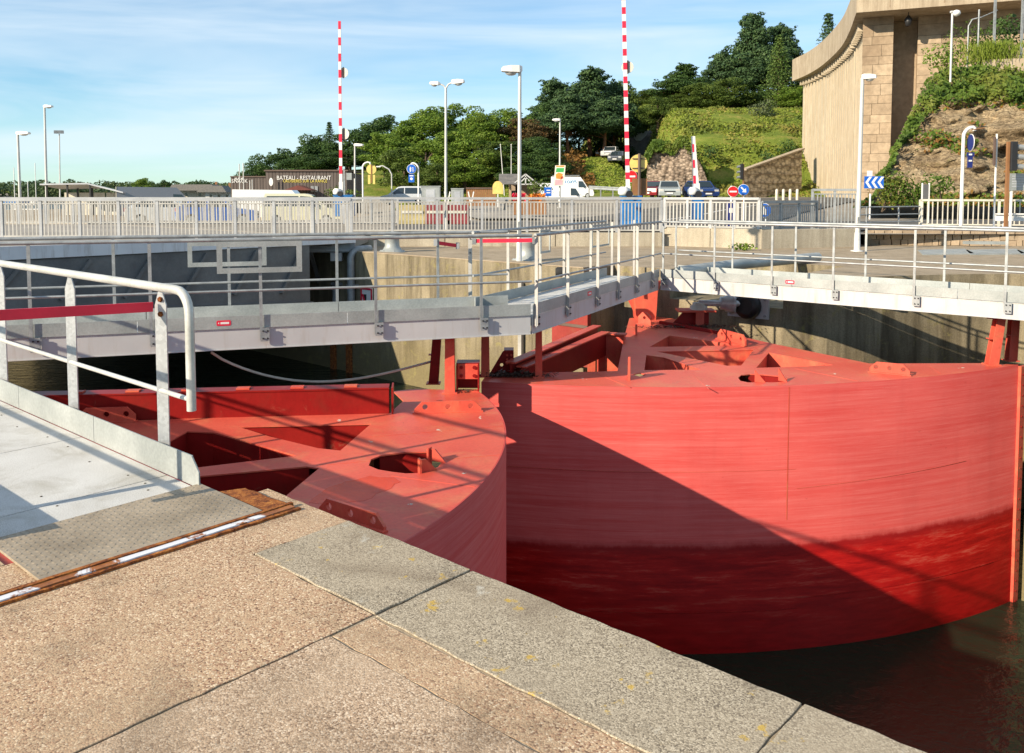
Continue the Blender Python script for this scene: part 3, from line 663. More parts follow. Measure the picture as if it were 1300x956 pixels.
MB().lathe(wc + Vector((0.06, 0.02, 0.02)) - TN * 0.26, [(0.15, 0), (0.24, 0.03), (0.27, 0.12), (0.25, 0.22)], 20, TN).build('trunnion', M.black, ram)
# ------------------------------------------------------------------ footbridges on the gates
Z1 = Vector((0, 0, 1))
def s_on(F0, d, px, z):
    """distance along line F0 + d*k (at height z) where it crosses a pixel column"""
    k = (px - 650) / FOC; c = math.cos(PITCH); s = (z - EYE) * math.sin(PITCH)
    # X - k (Y c - s) = 0
    return -(F0.x - k * (F0.y * c - s)) / (d.x - k * d.y * c)
def walkway(label, F0, F1, width, front, back, ext0=0.0, ext1=0.0, cut_b=(0.0, 0.0), flat_post=True, frames_f=(), frames_b=(), rails='fb', warn=None):
    """front line F0->F1 at deck level, the other side lies 'width' to its left seen along F0->F1"""
    d = (F1 - F0); ln = d.length; d.normalize(); nb = Vector((-d.y, d.x, 0))
    A = F0 - d * ext0; B = F1 + d * ext1
    T = thing('footbridge', label, 'footbridge', A, 'footbridges on top of the lock gates')
    bA, bB = A + nb * width + d * cut_b[0], B + nb * width - d * cut_b[1]
    # deck plates
    nseg = max(1, round((B - A).length / 1.3))
    for i in range(nseg):
        f0, f1 = A.lerp(B, i / nseg), A.lerp(B, (i + 1) / nseg); g0, g1 = bA.lerp(bB, i / nseg), bA.lerp(bB, (i + 1) / nseg)
        e = d * 0.004
        MB().slab([(p.x, p.y) for p in (f0 + e + nb * .012, f1 - e + nb * .012, g1 - e - nb * .012, g0 + e - nb * .012)], [], (0, 0, 0), *E3, 0.02).build('deck_plate', M.deck, T)
    for a, b, sgn in ((A, B, 1), (bA, bB, -1)):
        lnn = (b - a).length; ns = max(1, round(lnn / 2.6))
        for i in range(ns):
            p, q = a.lerp(b, i / ns), a.lerp(b, (i + 1) / ns)
            MB().bar(p + d * 0.004 + Z1 * 0.078, q - d * 0.004 + Z1 * 0.078, 0.010, 0.150).build('toe_board', M.toe, T)
        g = MB().bar(a + nb * 0.02 * sgn + Z1 * -0.13, b + nb * 0.02 * sgn + Z1 * -0.13, 0.012, 0.235).build('girder', M.girder_white, T)
        MB().bar(a + nb * 0.05 * sgn + Z1 * -0.243, b + nb * 0.05 * sgn + Z1 * -0.243, 0.09, 0.012).build('flange', M.girder_white, g)
    for k in range(int((B - A).length / 0.9)):
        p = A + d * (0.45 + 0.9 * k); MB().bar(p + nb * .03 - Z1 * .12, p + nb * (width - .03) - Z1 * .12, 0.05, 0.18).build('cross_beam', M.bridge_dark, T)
    for side, posts, frames in (('f', front, frames_f), ('b', back, frames_b)):
        if side not in rails: continue
        off = -0.028 if side == 'f' else width + 0.028
        a = A + nb * off + (d * cut_b[0] if side == 'b' else Vector()); b = B + nb * off - (d * cut_b[1] if side == 'b' else Vector())
        MB().tube([a + Z1 * 1.05, b + Z1 * 1.05], 0.022, 10).build('handrail', M.galv, T)
        MB().tube([a + Z1 * 0.45, b + Z1 * 0.45], 0.015, 8).build('mid_rail', M.galv, T)
        L0 = F0 + nb * off
        for px in posts:
            k = s_on(L0, d, px, 0.4); P = L0 + d * k
            if flat_post: o = MB().box(P + Z1 * 0.44, (0.012, 0.045, 1.17), ax=(d, nb, Z1)).build('post', M.fence_bar, T)
            else: o = MB().box(P + Z1 * 0.44, (0.036, 0.012, 1.17), ax=(d, nb, Z1)).build('post', M.galv, T)
            if side == 'f':
                br = MB().box(P - nb * 0.002 + d * 0.04 + Z1 * -0.08, (0.10, 0.016, 0.16), ax=(d, nb, Z1)).build('bracket', M.galv_dark, o)
                # its bolts are part of the same small casting
                m2 = MB(); bolts(m2, P - nb * 0.012 + d * 0.045 + Z1 * -0.08, d, Z1, (-.025, .025), (-.045, .045), 0.011, 0.012); m2.build('bolt', M.black, o)
        for x0, x1, z0, z1, bw in frames:
            k0, k1 = s_on(L0, d, x0, 0.9), s_on(L0, d, x1, 0.9); ww = k1 - k0; bw = bw
            MB().slab([(0, 0), (ww, 0), (ww, z1 - z0), (0, z1 - z0)], [[(bw, bw), (ww - bw, bw), (ww - bw, z1 - z0 - bw), (bw, z1 - z0 - bw)]], L0 + d * k0 - nb * 0.03 + Z1 * z0, d, Z1, 0.014).build('sign_frame', M.toe, T)
    if warn:
        k = s_on(F0, d, warn[0], 0.08); c = F0 + d * k - nb * 0.008 + Z1 * 0.075
        U = d; pts = [(-.08, -.02), (-.07, -.032), (.07, -.032), (.08, -.02), (.08, .02), (.07, .032), (-.07, .032), (-.08, .02)]
        w = MB().slab(pts, [], c, U, Z1, 0.004).build('maker_plate', M.bar_red, T)
        MB().slab([(-.035, -.012), (.06, -.012), (.06, .012), (-.035, .012)], [], c - nb * 0.002, U, Z1, 0.0015).slab([(-.065, 0), (-.05, -.012), (-.05, .012)], [], c - nb * 0.002, U, Z1, 0.0015).build('print', M.white, w)
    return T
W1a, W1b = at(154, 424), at(577, 405)
W2a, W2b = at(681, 399), at(829, 354)
W3a, W3b = at(844, 352), at(1281, 384)
# line crossings give the corners
def cross2(p, q, r, s):
    d1 = q - p; d2 = s - r; k = ((r.x - p.x) * d2.y - (r.y - p.y) * d2.x) / (d1.x * d2.y - d1.y * d2.x); return p + d1 * k
C12 = cross2(W1a, W1b, W2a, W2b); C23 = cross2(W2a, W2b, W3a, W3b)
apex_n = L(sof(-60, -0.25, 0), -0.25); d1 = (W1b - W1a).normalized()
walkway('grey footbridge over the near red gate, two empty sign frames on its rails', W1a - d1 * 2.2, C12 - d1 * 0.02, 1.0, (38, 191, 331, 477, 611), (145, 291, 428, 556),
        frames_f=((275, 383, 0.66, 1.03, 0.062),), frames_b=((238, 338, 0.66, 0.98, 0.055),), warn=(284,), flat_post=False)
d2 = (W2b - W2a).normalized()
walkway('grey footbridge rising in view from the meeting of the gates to the corner', C12 + d2 * 0.02, C23 - d2 * 0.02, 1.0, (681, 721, 759, 785.5, 809, 829), (645, 686, 716, 750, 777, 805),
        cut_b=(0.25, 0.15), frames_b=((750, 772, 0.58, 1.0, 0.035), (684, 697, 0.62, 1.0, 0.035)), warn=(748,))
d3 = (W3b - W3a).normalized()
walkway('long sunlit footbridge along the far wall above the curved red gate', C23 + d3 * 0.02, W3b, 1.0, (842, 907, 980, 1058, 1161, 1277), (858, 930, 1010, 1099, 1199), ext1=1.9, flat_post=False, warn=(1003,), cut_b=(-0.2, 0))
# barriers across the footbridge at the joint
def closing_bar(label, a, b, parent_loc):
    T = thing('closing_bar', label, 'safety bar', a, 'red bars that close the footbridges'); MB().bar(a, b, 0.02, 0.05).build('bar', M.bar_red, T)
    for P in (a, b): MB().box(P, (0.05, 0.05, 0.09)).build('clamp', M.galv_dark, T)
nb1 = Vector((-d1.y, d1.x, 0)); nb2 = Vector((-d2.y, d2.x, 0))
A1 = atY(581, 312, 12.1); A0 = atY(553, 308, 11.9); closing_bar('short red closing bar on the rail of the footbridge over the near gate', A0, A1, None)
B0 = atY(602, 306, 11.5); B1 = atY(678, 305, 11.4); closing_bar('long red closing bar at the meeting of the two footbridges', B0, B1, None)
pw = atY(597, 350, 12.25); mb = thing('steel_post', 'tall white steel post at the joint of the footbridges', 'post', (pw.x, pw.y, -0.2)); MB().box((pw.x, pw.y, 0.5), (0.055, 0.012, 1.1)).build('flat_bar', M.fence_bar, mb); m2 = MB(); bolts(m2, (pw.x, pw.y - .007, 0.85), (1, 0, 0), (0, 0, 1), (0,), (-.1, 0.1), .01, .01); m2.build('bolt', M.black, mb)

# ------------------------------------------------------------------ the near footbridge: white deck, toe board, tubular rail
nd = thing('footbridge', 'white gritted footbridge at the quay with tubular rail and red closing bar', 'footbridge', L(-0.3, -0.8), 'footbridges on top of the lock gates')
TR, TL = -0.245, -1.30
js = [-0.295, -0.62, -1.78, -2.95, -4.1, -5.3, -6.5, -7.7]
for i in range(len(js) - 1):
    MB().slab(st([(js[i] - .004, TR - .012), (js[i + 1] + .004, TR - .012), (js[i + 1] + .004, TL + .012), (js[i] - .004, TL + .012)][::-1]), [], (0, 0, 0.0), *E3, 0.02).build('deck_plate', M.deck, nd)
    mb = MB()
    for k in range(3):
        for tt in ((TR - 0.16, TR - .62) if k % 2 == 0 else (TR - 0.2,)):
            if i > 3: continue
            s = js[i] + (js[i + 1] - js[i]) * (0.14 + 0.36 * k); mb.lathe(L(s, tt, 0), [(0.007, 0), (0.005, 0.003)], 8)
    if mb.v: mb.build('screw_row', M.joint, nd)
for a, b in ((-0.27, -0.345), (-0.348, -1.60), (-1.606, -2.9), (-2.906, -4.3), (-4.306, -5.8), (-5.806, -7.5)):
    if a == -0.27: MB().slab([(0, 0), (a - b, 0), (a - b, 0.165), (0, 0.09)][::-1], [], L(a, TR, 0.0), -SA, Z1, 0.008).build('toe_board', M.toe, nd)
    else: MB().bar(L(a, TR, 0.083), L(b, TR, 0.083), 0.008, 0.165).build('toe_board', M.toe, nd)
    MB().bar(L(a, TL, 0.083), L(b, TL, 0.083), 0.008, 0.165).build('toe_board', M.toe, nd)
for tt in (TR - .03, TL + .03): MB().bar(L(-0.31, tt, -0.14), L(-7.5, tt, -0.14), 0.012, 0.24).build('girder', M.girder_white, nd)
MB().bar(L(-0.2, TR - .009, -0.012), L(-7.5, TR - .009, -0.012), 0.004, 0.02).build('paint_edge', M.bar_red, nd)
def tube_rail(tt, name='handrail'):
    s_end = sof(243, TR + .03, 0.45); zt = 1.06; r = 0.13
    pts = [L(-8, tt, zt), L(s_end - r - 0.02, tt, zt)]
    for k in range(1, 7): pts.append(L(s_end - r + r * math.sin(k * math.pi / 12), tt, zt - r + r * math.cos(k * math.pi / 12)))
    pts += [L(s_end, tt, zt - r - 0.05), L(s_end, tt, 0.40)]
    MB().tube(pts, 0.0255, 14).build('handrail', M.rail_tube, nd)
    MB().tube([L(-8, tt, 0.46), L(s_end, tt, 0.46)], 0.014, 10).build('mid_rail', M.rail_tube, nd)
    return s_end
tube_rail(TR + 0.03); tube_rail(TL - 0.03)
post_s = [sof(206, TR + .03, 0.5), sof(91, TR + .03, 0.5), sof(2, TR + .03, 0.5)]
post_s += [post_s[2] - 1.35, post_s[2] - 2.7]
FW = (Vector((1, 0, 0)) * 0.93 + Vector((0, 1, 0)) * -0.1).normalized()
for tt in (TR + .03, TL - .03):
    for k, s in enumerate(post_s):
        if tt < -.5 and k in (1, 2): continue
        P = L(s, tt, 0); hw = 0.034
        pb = MB().slab([(-hw, -0.22), (hw, -0.22), (hw, 0.955), (hw * 0.35, 1.035), (-hw * 0.35, 1.035), (-hw, 0.955)], [], P, FW, Z1, 0.012).build('post', M.spangle, nd)
        if k == 0 and tt > -0.5:
            Nn = FW.cross(Z1); mm = MB()
            for zz in (0.99, 0.905):
                mm.lathe(P + Z1 * zz, [(0.017, 0), (0.017, 0.004), (0.011, 0.004), (0.011, 0.014)], 6, Nn)
            mm.build('bolt', M.rust, pb)
P0 = L(post_s[0], TR + .03, 0.95); q0 = P0 + Vector((-.036, -.02, 0)); q1 = L(post_s[0] + 0.0, TL - .03, 1.0)
bar_obj = MB().bar(q0, q1, 0.012, 0.055).build('closing_bar', M.bar_red, nd)

# hinged chequer plate and the rusty frame let into the quay
tp = thing('chequer_plate', 'worn grey chequer plate bridging the white deck and the quay', 'steel plate', L(0, -0.76, 0))
sheet = MB().slab(st([(-0.29, -1.27), (0.315, -1.27), (0.315, -0.235), (-0.29, -0.235)]), [], (0, 0, 0.022), *E3, 0.012).build('sheet', M.tread, tp)
vs, fs = [], []
rt = random.Random(2); nn_ = 0
for i in range(36):
    for j in range(21):
        t = -1.255 + i * 0.029; s = -0.277 + j * 0.029
        if s > 0.30 or t > -0.245: continue
        a = math.pi / 4 if (i + j) % 2 else -math.pi / 4
        c = L(s, t, 0); u = (SA * math.cos(a) + TN * math.sin(a)) * 0.0125; v = (TN * math.cos(a) - SA * math.sin(a)) * 0.0040
        k = len(vs); vs += [tuple(c - u + Z1 * .022), tuple(c - v + Z1 * .022), tuple(c + u + Z1 * .022), tuple(c + v + Z1 * .022), tuple(c + Z1 * .0256)]
        fs += [(k, k + 1, k + 4), (k + 1, k + 2, k + 4), (k + 2, k + 3, k + 4), (k + 3, k, k + 4)]
o = np_mesh('tread_pattern', vs, fs, M.tread, tp); o['kind'] = 'stuff'
fr = thing('threshold_frame', 'rusty steel threshold frame with flaking white paint set in the quay', 'steel frame', L(0.36, -0.7, 0))
MB().slab(st(jitter([(0.320, -1.75), (0.342, -1.75), (0.342, -0.07), (0.320, -0.07)], 0.003, 0.05, rt)), [], (0, 0, 0.024), *E3, 0.024).build('angle_bar', M.rust, fr)
MB().slab(st(jitter([(0.3425, -1.75), (0.384, -1.75), (0.384, -0.09), (0.3425, -0.09)], 0.002, 0.05, rt)), [], (0, 0, 0.018), *E3, 0.018).build('painted_edge', M.chipped, fr)
MB().slab(st(jitter([(0.3845, -1.75), (0.402, -1.75), (0.408, -0.07), (0.3845, -0.07)], 0.004, 0.04, rt)), [], (0, 0, 0.012), *E3, 0.012).build('angle_bar', M.rust, fr)
MB().slab(st(jitter([(-0.12, -0.228), (0.317, -0.228), (0.317, -0.085), (-0.06, -0.10)], 0.006, 0.04, rt)), [], (0, 0, 0.014), *E3, 0.014).build('corner_plate', M.rust, fr)

# ------------------------------------------------------------------ lines, hoses, weed
a, b = atY(268, 447, 10.2), at(552, 487, ZG) + Vector((0, 0.1, 0.3))
pts = [a.lerp(b, k / 24) - Z1 * 0.33 * math.sin(math.pi * (k / 24) ** 0.8) for k in range(25)]
tag(MB().tube(pts, 0.017, 8).build('hose', M.cream), 'cream hose sagging under the footbridge towards the red stand', 'hose')
rw = random.Random(5)
def weed(label, c, n, sx, sy, sz):
    vs, fs = [], []
    for i in range(n):
        p = c + Vector((rw.gauss(0, sx), rw.gauss(0, sy), abs(rw.gauss(0, sz)) + 0.01)); u = Vector((rw.uniform(-1, 1), rw.uniform(-1, 1), rw.uniform(-.3, .5))) * 0.05; v = u.cross(Vector((rw.random(), rw.random(), 1))).normalized() * 0.012
        k = len(vs); vs += [tuple(p - u), tuple(p + v), tuple(p + u), tuple(p - v)]; fs += [(k, k + 1, k + 2), (k, k + 2, k + 3)]
    o = np_mesh('dried_weed', vs, fs, M.pole_dark); tag(o, label, 'weed', kind='stuff')
weed('dark dried weed caught where the two gates meet', at(650, 478, ZG), 700, 0.24, 0.05, 0.03)
weed('small dark tuft of weed at the foot of the stand on the sunny plate', at(592, 498, ZG), 60, 0.06, 0.02, 0.01)
weed('rust brown weed around the ram pedestal', at(880, 416, ZG), 500, 0.5, 0.1, 0.02)
# pipes on the far wall upstream
for px, r, zt, lb in ((446, 0.10, -0.12, 'grey pipe bending over the edge of the far wall'), (426, 0.09, -0.75, 'pale pipe standing in the shaded far wall under the bridge')):
    s = sof(px, 11.93, -1.5); T = thing('pipe', lb, 'pipe', L(s, 11.93, -3)); pts = [L(s, 11.93, -2.35), L(s, 11.93, zt - 0.2)]
    if px == 446:
        pts += [L(s, 11.93, zt), L(s, 12.0, zt + 0.12), L(s, 12.15, zt + 0.19), L(s, 12.6, zt + 0.19)]
    MB().tube(pts, r, 10).build('tube', M.galv_dark, T)
    for z in (-0.9, -2.2): MB().box(L(s, 11.98, z), (0.32, 0.16, 0.07), ax=(SA, TN, Z1)).build('clip', M.galv_dark, T)
# no-mooring board on the wall
s = sof(464, 11.98, -1.3); sg = thing('warning_board', 'small white and red warning board on the far wall', 'sign', L(s, 12.04, -1.4)); MB().box(L(s, 12.03, -1.42), (0.46, 0.03, 1.0), ax=(SA, TN, Z1)).build('board', M.white, sg)
for q in ((-.21, .0, .05, .96), (.21, .0, .05, .96)): MB().box(L(s + q[0], 12.01, -1.42 + q[1]), (q[2], .012, q[3]), ax=(SA, TN, Z1)).build('border', M.bar_red, sg)
for q in (-.47, .47): MB().box(L(s, 12.01, -1.42 + q), (.36, .012, .05), ax=(SA, TN, Z1)).build('border', M.bar_red, sg)
MB().bar(L(s - .15, 12.0, -1.1), L(s + .15, 12.0, -1.8), 0.01, 0.06).build('stroke', M.bar_red, sg)
MB().box(L(s - .05, 12.008, -1.3), (.1, .01, .4), ax=(SA, TN, Z1)).build('symbol', M.black, sg)
MB().tube([L(s + .5, 12.0, z) + Z1 * 0 for z in (-3.6, -4.6)], 0.03, 6)
# rusty stains are material; rusted ladder rails standing in the wall
for px in (423, 443):
    s = sof(px, 12.0, -2.6); tag(MB().bar(L(s, 12.0, -5), L(s, 12.0, -1.9), 0.16, 0.1, up=TN).build('rusted_rail', M.rust), 'rusted guide rail in the far wall, ' + ('the one standing in shade' if px == 423 else 'the one beside the shadow edge'), 'guide rail')
s = sof(711, 13.4, -1.6)
tag(MB().bar(L(s, 11.98, -5), L(s, 11.98, -0.4), 0.10, 0.08, up=TN).build('pale_guide_rail', M.fence_bar), 'pale vertical guide rail on the far wall behind the red beams', 'guide rail')
pp = L(-6.75, 11.95, -1.0)
fd_ = thing('fender_panel', 'dull red timber fender panel on the wall behind the footbridge', 'fender', pp); MB().box(L(-7.15, 11.96, -1.2), (0.95, 0.12, 1.7), ax=(SA, TN, Z1)).build('panel', red_paint('fender_red', (0.24, 0.03, 0.025), (0.33, 0.05, 0.04), (0.2, 0.09, 0.05), 0.7), fd_)
for k in range(3): MB().box(L(-7.15, 11.89, -0.7 - 0.5 * k), (0.97, 0.03, 0.06), ax=(SA, TN, Z1)).build('batten', M.pole_dark, fd_)
cable = [on_t(1126 + 9 * math.sin(k * 0.6), 378 + 20 * k / 10, 14.6) + Vector((0, 0, 0)) for k in range(10)]
tag(MB().tube([p - TN * 0.04 for p in cable], 0.02, 6).build('cable', M.black), 'thin black cable loop hanging on the sunlit recess wall', 'cable')

# mooring bollards on the pier
def bollard(px, yb, lb):
    p = at(px, yb); T = thing('mooring_bollard', lb, 'bollard', p, 'pale mooring bollards on the far pier')
    MB().lathe(p, [(0.36, 0), (0.36, 0.03), (0.26, 0.06), (0.20, 0.16), (0.19, 0.34), (0.24, 0.42), (0.25, 0.50), (0.16, 0.55)], 18).build('post', M.toe, T)
    m = MB()
    for k in range(6): m.lathe(p + Vector((0.31 * math.cos(k), 0.31 * math.sin(k), 0.03)), [(0.025, 0), (0.025, 0.025)], 6)
    m.build('bolt', M.galv_dark, T)
bollard(498, 320, 'pale blue mooring bollard at the pier edge near the bridge end'); bollard(669, 331, 'pale mooring bollard behind the joint of the footbridges')
# grey drain pipe lying over the quay behind the long footbridge
a, b = at(862, 352), at(1038, 333); T = thing('quay_pipe', 'grey pipe lying on the far quay behind the long footbridge', 'pipe', a)
MB().tube([a + Z1 * .1, at(935, 343) + Z1 * .12, b + Z1 * .12], 0.11, 10).build('tube', M.toe, T)
p = at(712, 352) ; T = thing('rubber_fender', 'black round rubber fender lying at the quay edge', 'fender', p + Z1 * 0.12); MB().lathe(p + Vector((-.1, 0, .10)), [(0.07, 0), (0.095, .03), (0.095, .2), (0.07, .23)], 14, Vector((1, 0, 0))).build('body', M.rubber, T)
# tuft against the parapet
# ------------------------------------------------------------------ bascule bridge with its railings
BL, BR_ = Vector((-27.5, 23.1, 0)), Vector((-4.35, 23.45, 0)); bd = (BR_ - BL).normalized(); bn = Vector((-bd.y, bd.x, 0))
bridge = thing('road_bridge', 'grey steel bascule road bridge spanning the chamber, its girders in deep shade', 'bridge', BR_)
ZR = 0.36
BE = BR_ + bd * 0.1; BWID = 11.0
MB().slab([(p.x, p.y) for p in (BL, BE, BE + bn * BWID, BL + bn * BWID)], [], (0, 0, ZR - 0.004), *E3, 0.22).build('deck', M.road_pale, bridge)
fbm = MB().bar(BL - bn * 0.03 + Z1 * 0.17, BE - bn * 0.03 + Z1 * 0.17, 0.05, 0.36).build('fascia', M.bridge_grey, bridge)
MB().bar(BL - bn * 0.10 + Z1 * 0.05, BE - bn * 0.10 + Z1 * 0.05, 0.09, 0.05).build('ledge', M.bridge_grey, fbm)
MB().tube([BL - bn * 0.17 + Z1 * 0.22, BE - bn * 0.17 - bd * 0.6 + Z1 * 0.22], 0.045, 8).build('service_pipe', M.bridge_dark, fbm)
e0, e1 = L(-14.55, 12.03), L(-14.55, -2.5); eL = (e1 - e0).length
def edge_pt(k, z0_, z1_): p = e0.lerp(e1, k); return Vector((p.x, p.y, z0_ + (z1_ - z0_) * k))
M.fascia = grimy('fascia_paint', (.62, .62, .64), (.76, .76, .77))
def edge_plate(name, zt0, zt1, zb0, zb1, th, mat, off=0.0, k0=0.0):
    o_ = SA * off; q = SA * (off - th); E_ = lambda k, za, zb_: Vector((*e0.lerp(e1, k)[:2], za + (zb_ - za) * k)) + o_; v = [E_(k0, zt0, zt1), E_(1, zt0, zt1), E_(1, zb0, zb1), E_(k0, zb0, zb1)]; w = [p - SA * th for p in v]
    return MB().loft([v, w]).build(name, mat, bridge)
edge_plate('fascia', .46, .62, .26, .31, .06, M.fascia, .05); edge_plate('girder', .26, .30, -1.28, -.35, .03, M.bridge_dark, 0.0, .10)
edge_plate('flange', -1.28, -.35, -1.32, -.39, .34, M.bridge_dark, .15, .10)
MB().slab(ccw([(p.x, p.y) for p in (e0, e1, BL + bn * .2, BE + bn * .2 - bd * .3)]), [], (0, 0, .352), *E3, .1).build('footway', M.road_pale, bridge)
for k in range(9):
    p = e0.lerp(e1, .16 + .09 * k); zb = -1.2 + .9 * (.16 + .09 * k)
    MB().bar(p + SA * .05 + Z1 * (zb + .15), p + SA * .05 + TN * .62 + Z1 * .20, .07, .07).build('bracket', M.bridge_dark, bridge)
for off in (4.2, 7.2, 10.2):
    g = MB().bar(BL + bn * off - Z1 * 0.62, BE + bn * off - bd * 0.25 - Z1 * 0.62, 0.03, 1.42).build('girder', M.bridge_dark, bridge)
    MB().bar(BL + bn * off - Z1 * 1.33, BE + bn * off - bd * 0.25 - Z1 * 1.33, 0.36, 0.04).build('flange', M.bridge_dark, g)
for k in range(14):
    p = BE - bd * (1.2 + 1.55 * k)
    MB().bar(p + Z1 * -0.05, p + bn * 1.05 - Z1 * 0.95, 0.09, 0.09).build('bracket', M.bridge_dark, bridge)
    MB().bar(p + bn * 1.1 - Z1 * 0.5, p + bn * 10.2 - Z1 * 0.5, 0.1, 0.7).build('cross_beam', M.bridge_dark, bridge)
MB().box(BE - bd * 0.5 + Z1 * -0.13, (0.3, 0.24, 0.22)).build('bearing', M.girder_white, bridge)

def balmesh(h, w=0.036, t=0.014):
    m = MB().box((0, 0, h / 2), (w, t, h)); me = bpy.data.meshes.new('baluster'); me.from_pydata(m.v, [], m.f); me.update(); return me
def railing(name, label, cat, pts, z0, z1, bar_gap=0.105, post_gap=1.05, mat=None, hand=None, handw=0.10, sub=0.14, joined=False, group=None, foot=0.06, postw=0.075):
    """pts: polyline (x, y); balusters between a bottom rail and a sub rail, a broad handrail above"""
    mat = mat or M.fence_bar; hand = hand or M.fence_rail
    pts = [Vector((p[0], p[1], 0)) for p in pts]
    T = thing(name, label, cat, (pts[0].x, pts[0].y, z0), group); o0 = Vector(T.location)
    zb, zs = z0 + foot + 0.02, z1 - sub
    me = balmesh(zs - zb); me.materials.append(mat); nb_ = 0; jm = MB()
    pm = bpy.data.meshes.new('post'); q = MB().box((0, 0, (z1 - z0) / 2), (postw, 0.06, z1 - z0 - 0.02)); pm.from_pydata(q.v, [], q.f); pm.materials.append(hand)
    for a, b in zip(pts[:-1], pts[1:]):
        d = (b - a); ln = d.length; d.normalize(); rz = math.atan2(d.y, d.x)
        MB().bar(a + Z1 * (z1 - 0.03), b + Z1 * (z1 - 0.03), handw, 0.07).build('handrail', hand, T)
        MB().bar(a + Z1 * zs, b + Z1 * zs, 0.04, 0.035).build('sub_rail', mat, T)
        MB().bar(a + Z1 * (zb - 0.01), b + Z1 * (zb - 0.01), 0.05, 0.045).build('bottom_rail', mat, T)
        npst = max(1, round(ln / post_gap))
        for i in range(npst + 1):
            o = bpy.data.objects.new('post', pm); COL.objects.link(o); o.parent = T; o.location = a + d * (ln * i / npst) + Z1 * z0 - o0; o.rotation_euler = (0, 0, rz)
        n = int(ln / bar_gap)
        for i in range(n):
            P = a + d * ((i + 0.5) * ln / n)
            if joined: jm.box(P + Z1 * (zb + zs) / 2, (0.042, 0.014, zs - zb), rz=rz)
            else:
                o = bpy.data.objects.new('baluster', me); COL.objects.link(o); o.parent = T; o.location = P + Z1 * zb - o0; o.rotation_euler = (0, 0, rz); nb_ += 1
    if joined: jm.build('baluster_rows', mat, T, kind='stuff')
    return T
G1 = 'white bar railings along the road'
S2a = Vector((-4.95, 26.0, 0))
railing('bridge_railing', 'pale bar railing along the near edge of the grey bridge', 'railing', [tuple((BR_ - bd * 12.5)[:2]), tuple(BR_[:2])], ZR, 1.45, group=G1)
railing('bridge_railing', 'pale bar railing along the other edge of the bridge, seen through the near one', 'railing', [tuple((BL + bn * (BWID - .2) + bd * 3)[:2]), tuple((BR_ + bn * (BWID - .2))[:2])], ZR, 1.42, joined=True, group=G1)
railing('quay_railing', 'pale bar railing on the low wall between the bridge and the blue cabinet', 'railing', [(S2a.x, 26.05), (4.5, 26.12)], 0.40, 1.46, post_gap=1.35, group=G1)
pc0, pc1, pc2 = at(840, 312), at(967, 316), at(1092, 313.5)
railing('quay_railing', 'pale bar railing in front of the small blue cabinet and road signs', 'railing', [(4.6, 26.1), (pc1.x - .05, pc1.y + .16)], 0.53, 1.46, post_gap=0.75, group=G1)
railing('quay_railing', 'dull shaded bar railing leading to the tall gate panel', 'railing', [(pc1.x + .02, pc1.y + .15), (9.35, 26.6)], 0.50, 1.36, bar_gap=0.10, mat=M.galv_dark, hand=M.galv_dark, group=G1)
railing('gate_panel', 'tall grey barred gate panel in front of the tower foot', 'gate', [tuple(pxz(1031, 26.8, 1)[:2]), tuple(pxz(1088, 26.5, 1)[:2])], 0.42, 1.72, bar_gap=0.10, post_gap=0.75, mat=M.galv, hand=M.galv_dark, sub=0.16)
railing('roadside_fence', 'cream barred fence at the foot of the rock face', 'fence', [tuple(pxz(1168, 30.5, 1)[:2]), tuple(pxz(1372, 29.5, 1)[:2])], 0.42, 1.37, bar_gap=0.16, post_gap=2.2, mat=M.cream, hand=M.cream, handw=0.06, sub=0.05)
tr = thing('rail_fence', 'low fence of two thin rails beside the bend below the rock face', 'fence', pxz(1141, 30, 0.4))
for z in (1.12, 0.86, 0.6): MB().tube([pxz(1088, 29, z), pxz(1168, 30.4, z)], 0.022, 8).build('rail', M.galv, tr)
for px, Y in ((1100, 29.2), (1141, 30)): MB().tube([pxz(px, Y, 0.3), pxz(px, Y, 1.14)], 0.03, 8).build('post', M.galv_dark, tr)
# parapet wall under the railing
pw_ = thing('parapet_wall', 'low pale concrete wall under the road railing', 'wall', (pc0.x, pc0.y, 0))
def wallrun(a, b, h, th, name, mat, parent):
    d = (b - a).normalized(); n = Vector((-d.y, d.x, 0)); MB().slab([(p.x, p.y) for p in (a, b, b + n * th, a + n * th)], [], (0, 0, h), *E3, h + 0.02).build(name, mat, parent, bevel=0.012)
xs = [S2a.x, -2.0, 1.3, 4.5]
for i in range(3): wallrun(Vector((xs[i] + .01, 25.85, 0)), Vector((xs[i + 1] - .01, 25.85 + (i == 2) * .02, 0)), 0.405, 0.4, 'wall_segment', M.parapet, pw_)
m0 = pc0.lerp(pc1, 0.5)
wallrun(pc0, m0 - (pc1 - pc0) * .004, 0.56, 0.35, 'wall_segment', M.parapet, pw_); wallrun(m0, pc1, 0.56, 0.35, 'wall_segment', M.parapet, pw_)
wallrun(pc1 + Vector((0.004, 0.004, 0)), pc2, 0.54, 0.35, 'wall_segment', M.parapet, pw_)
MB().box(at(1040, 314) + Vector((0, -0.004, 0.16)), (0.95, 0.05, 0.18), rz=math.atan2(pc2.y - pc1.y, pc2.x - pc1.x)).build('drain_slot', M.black, pw_)
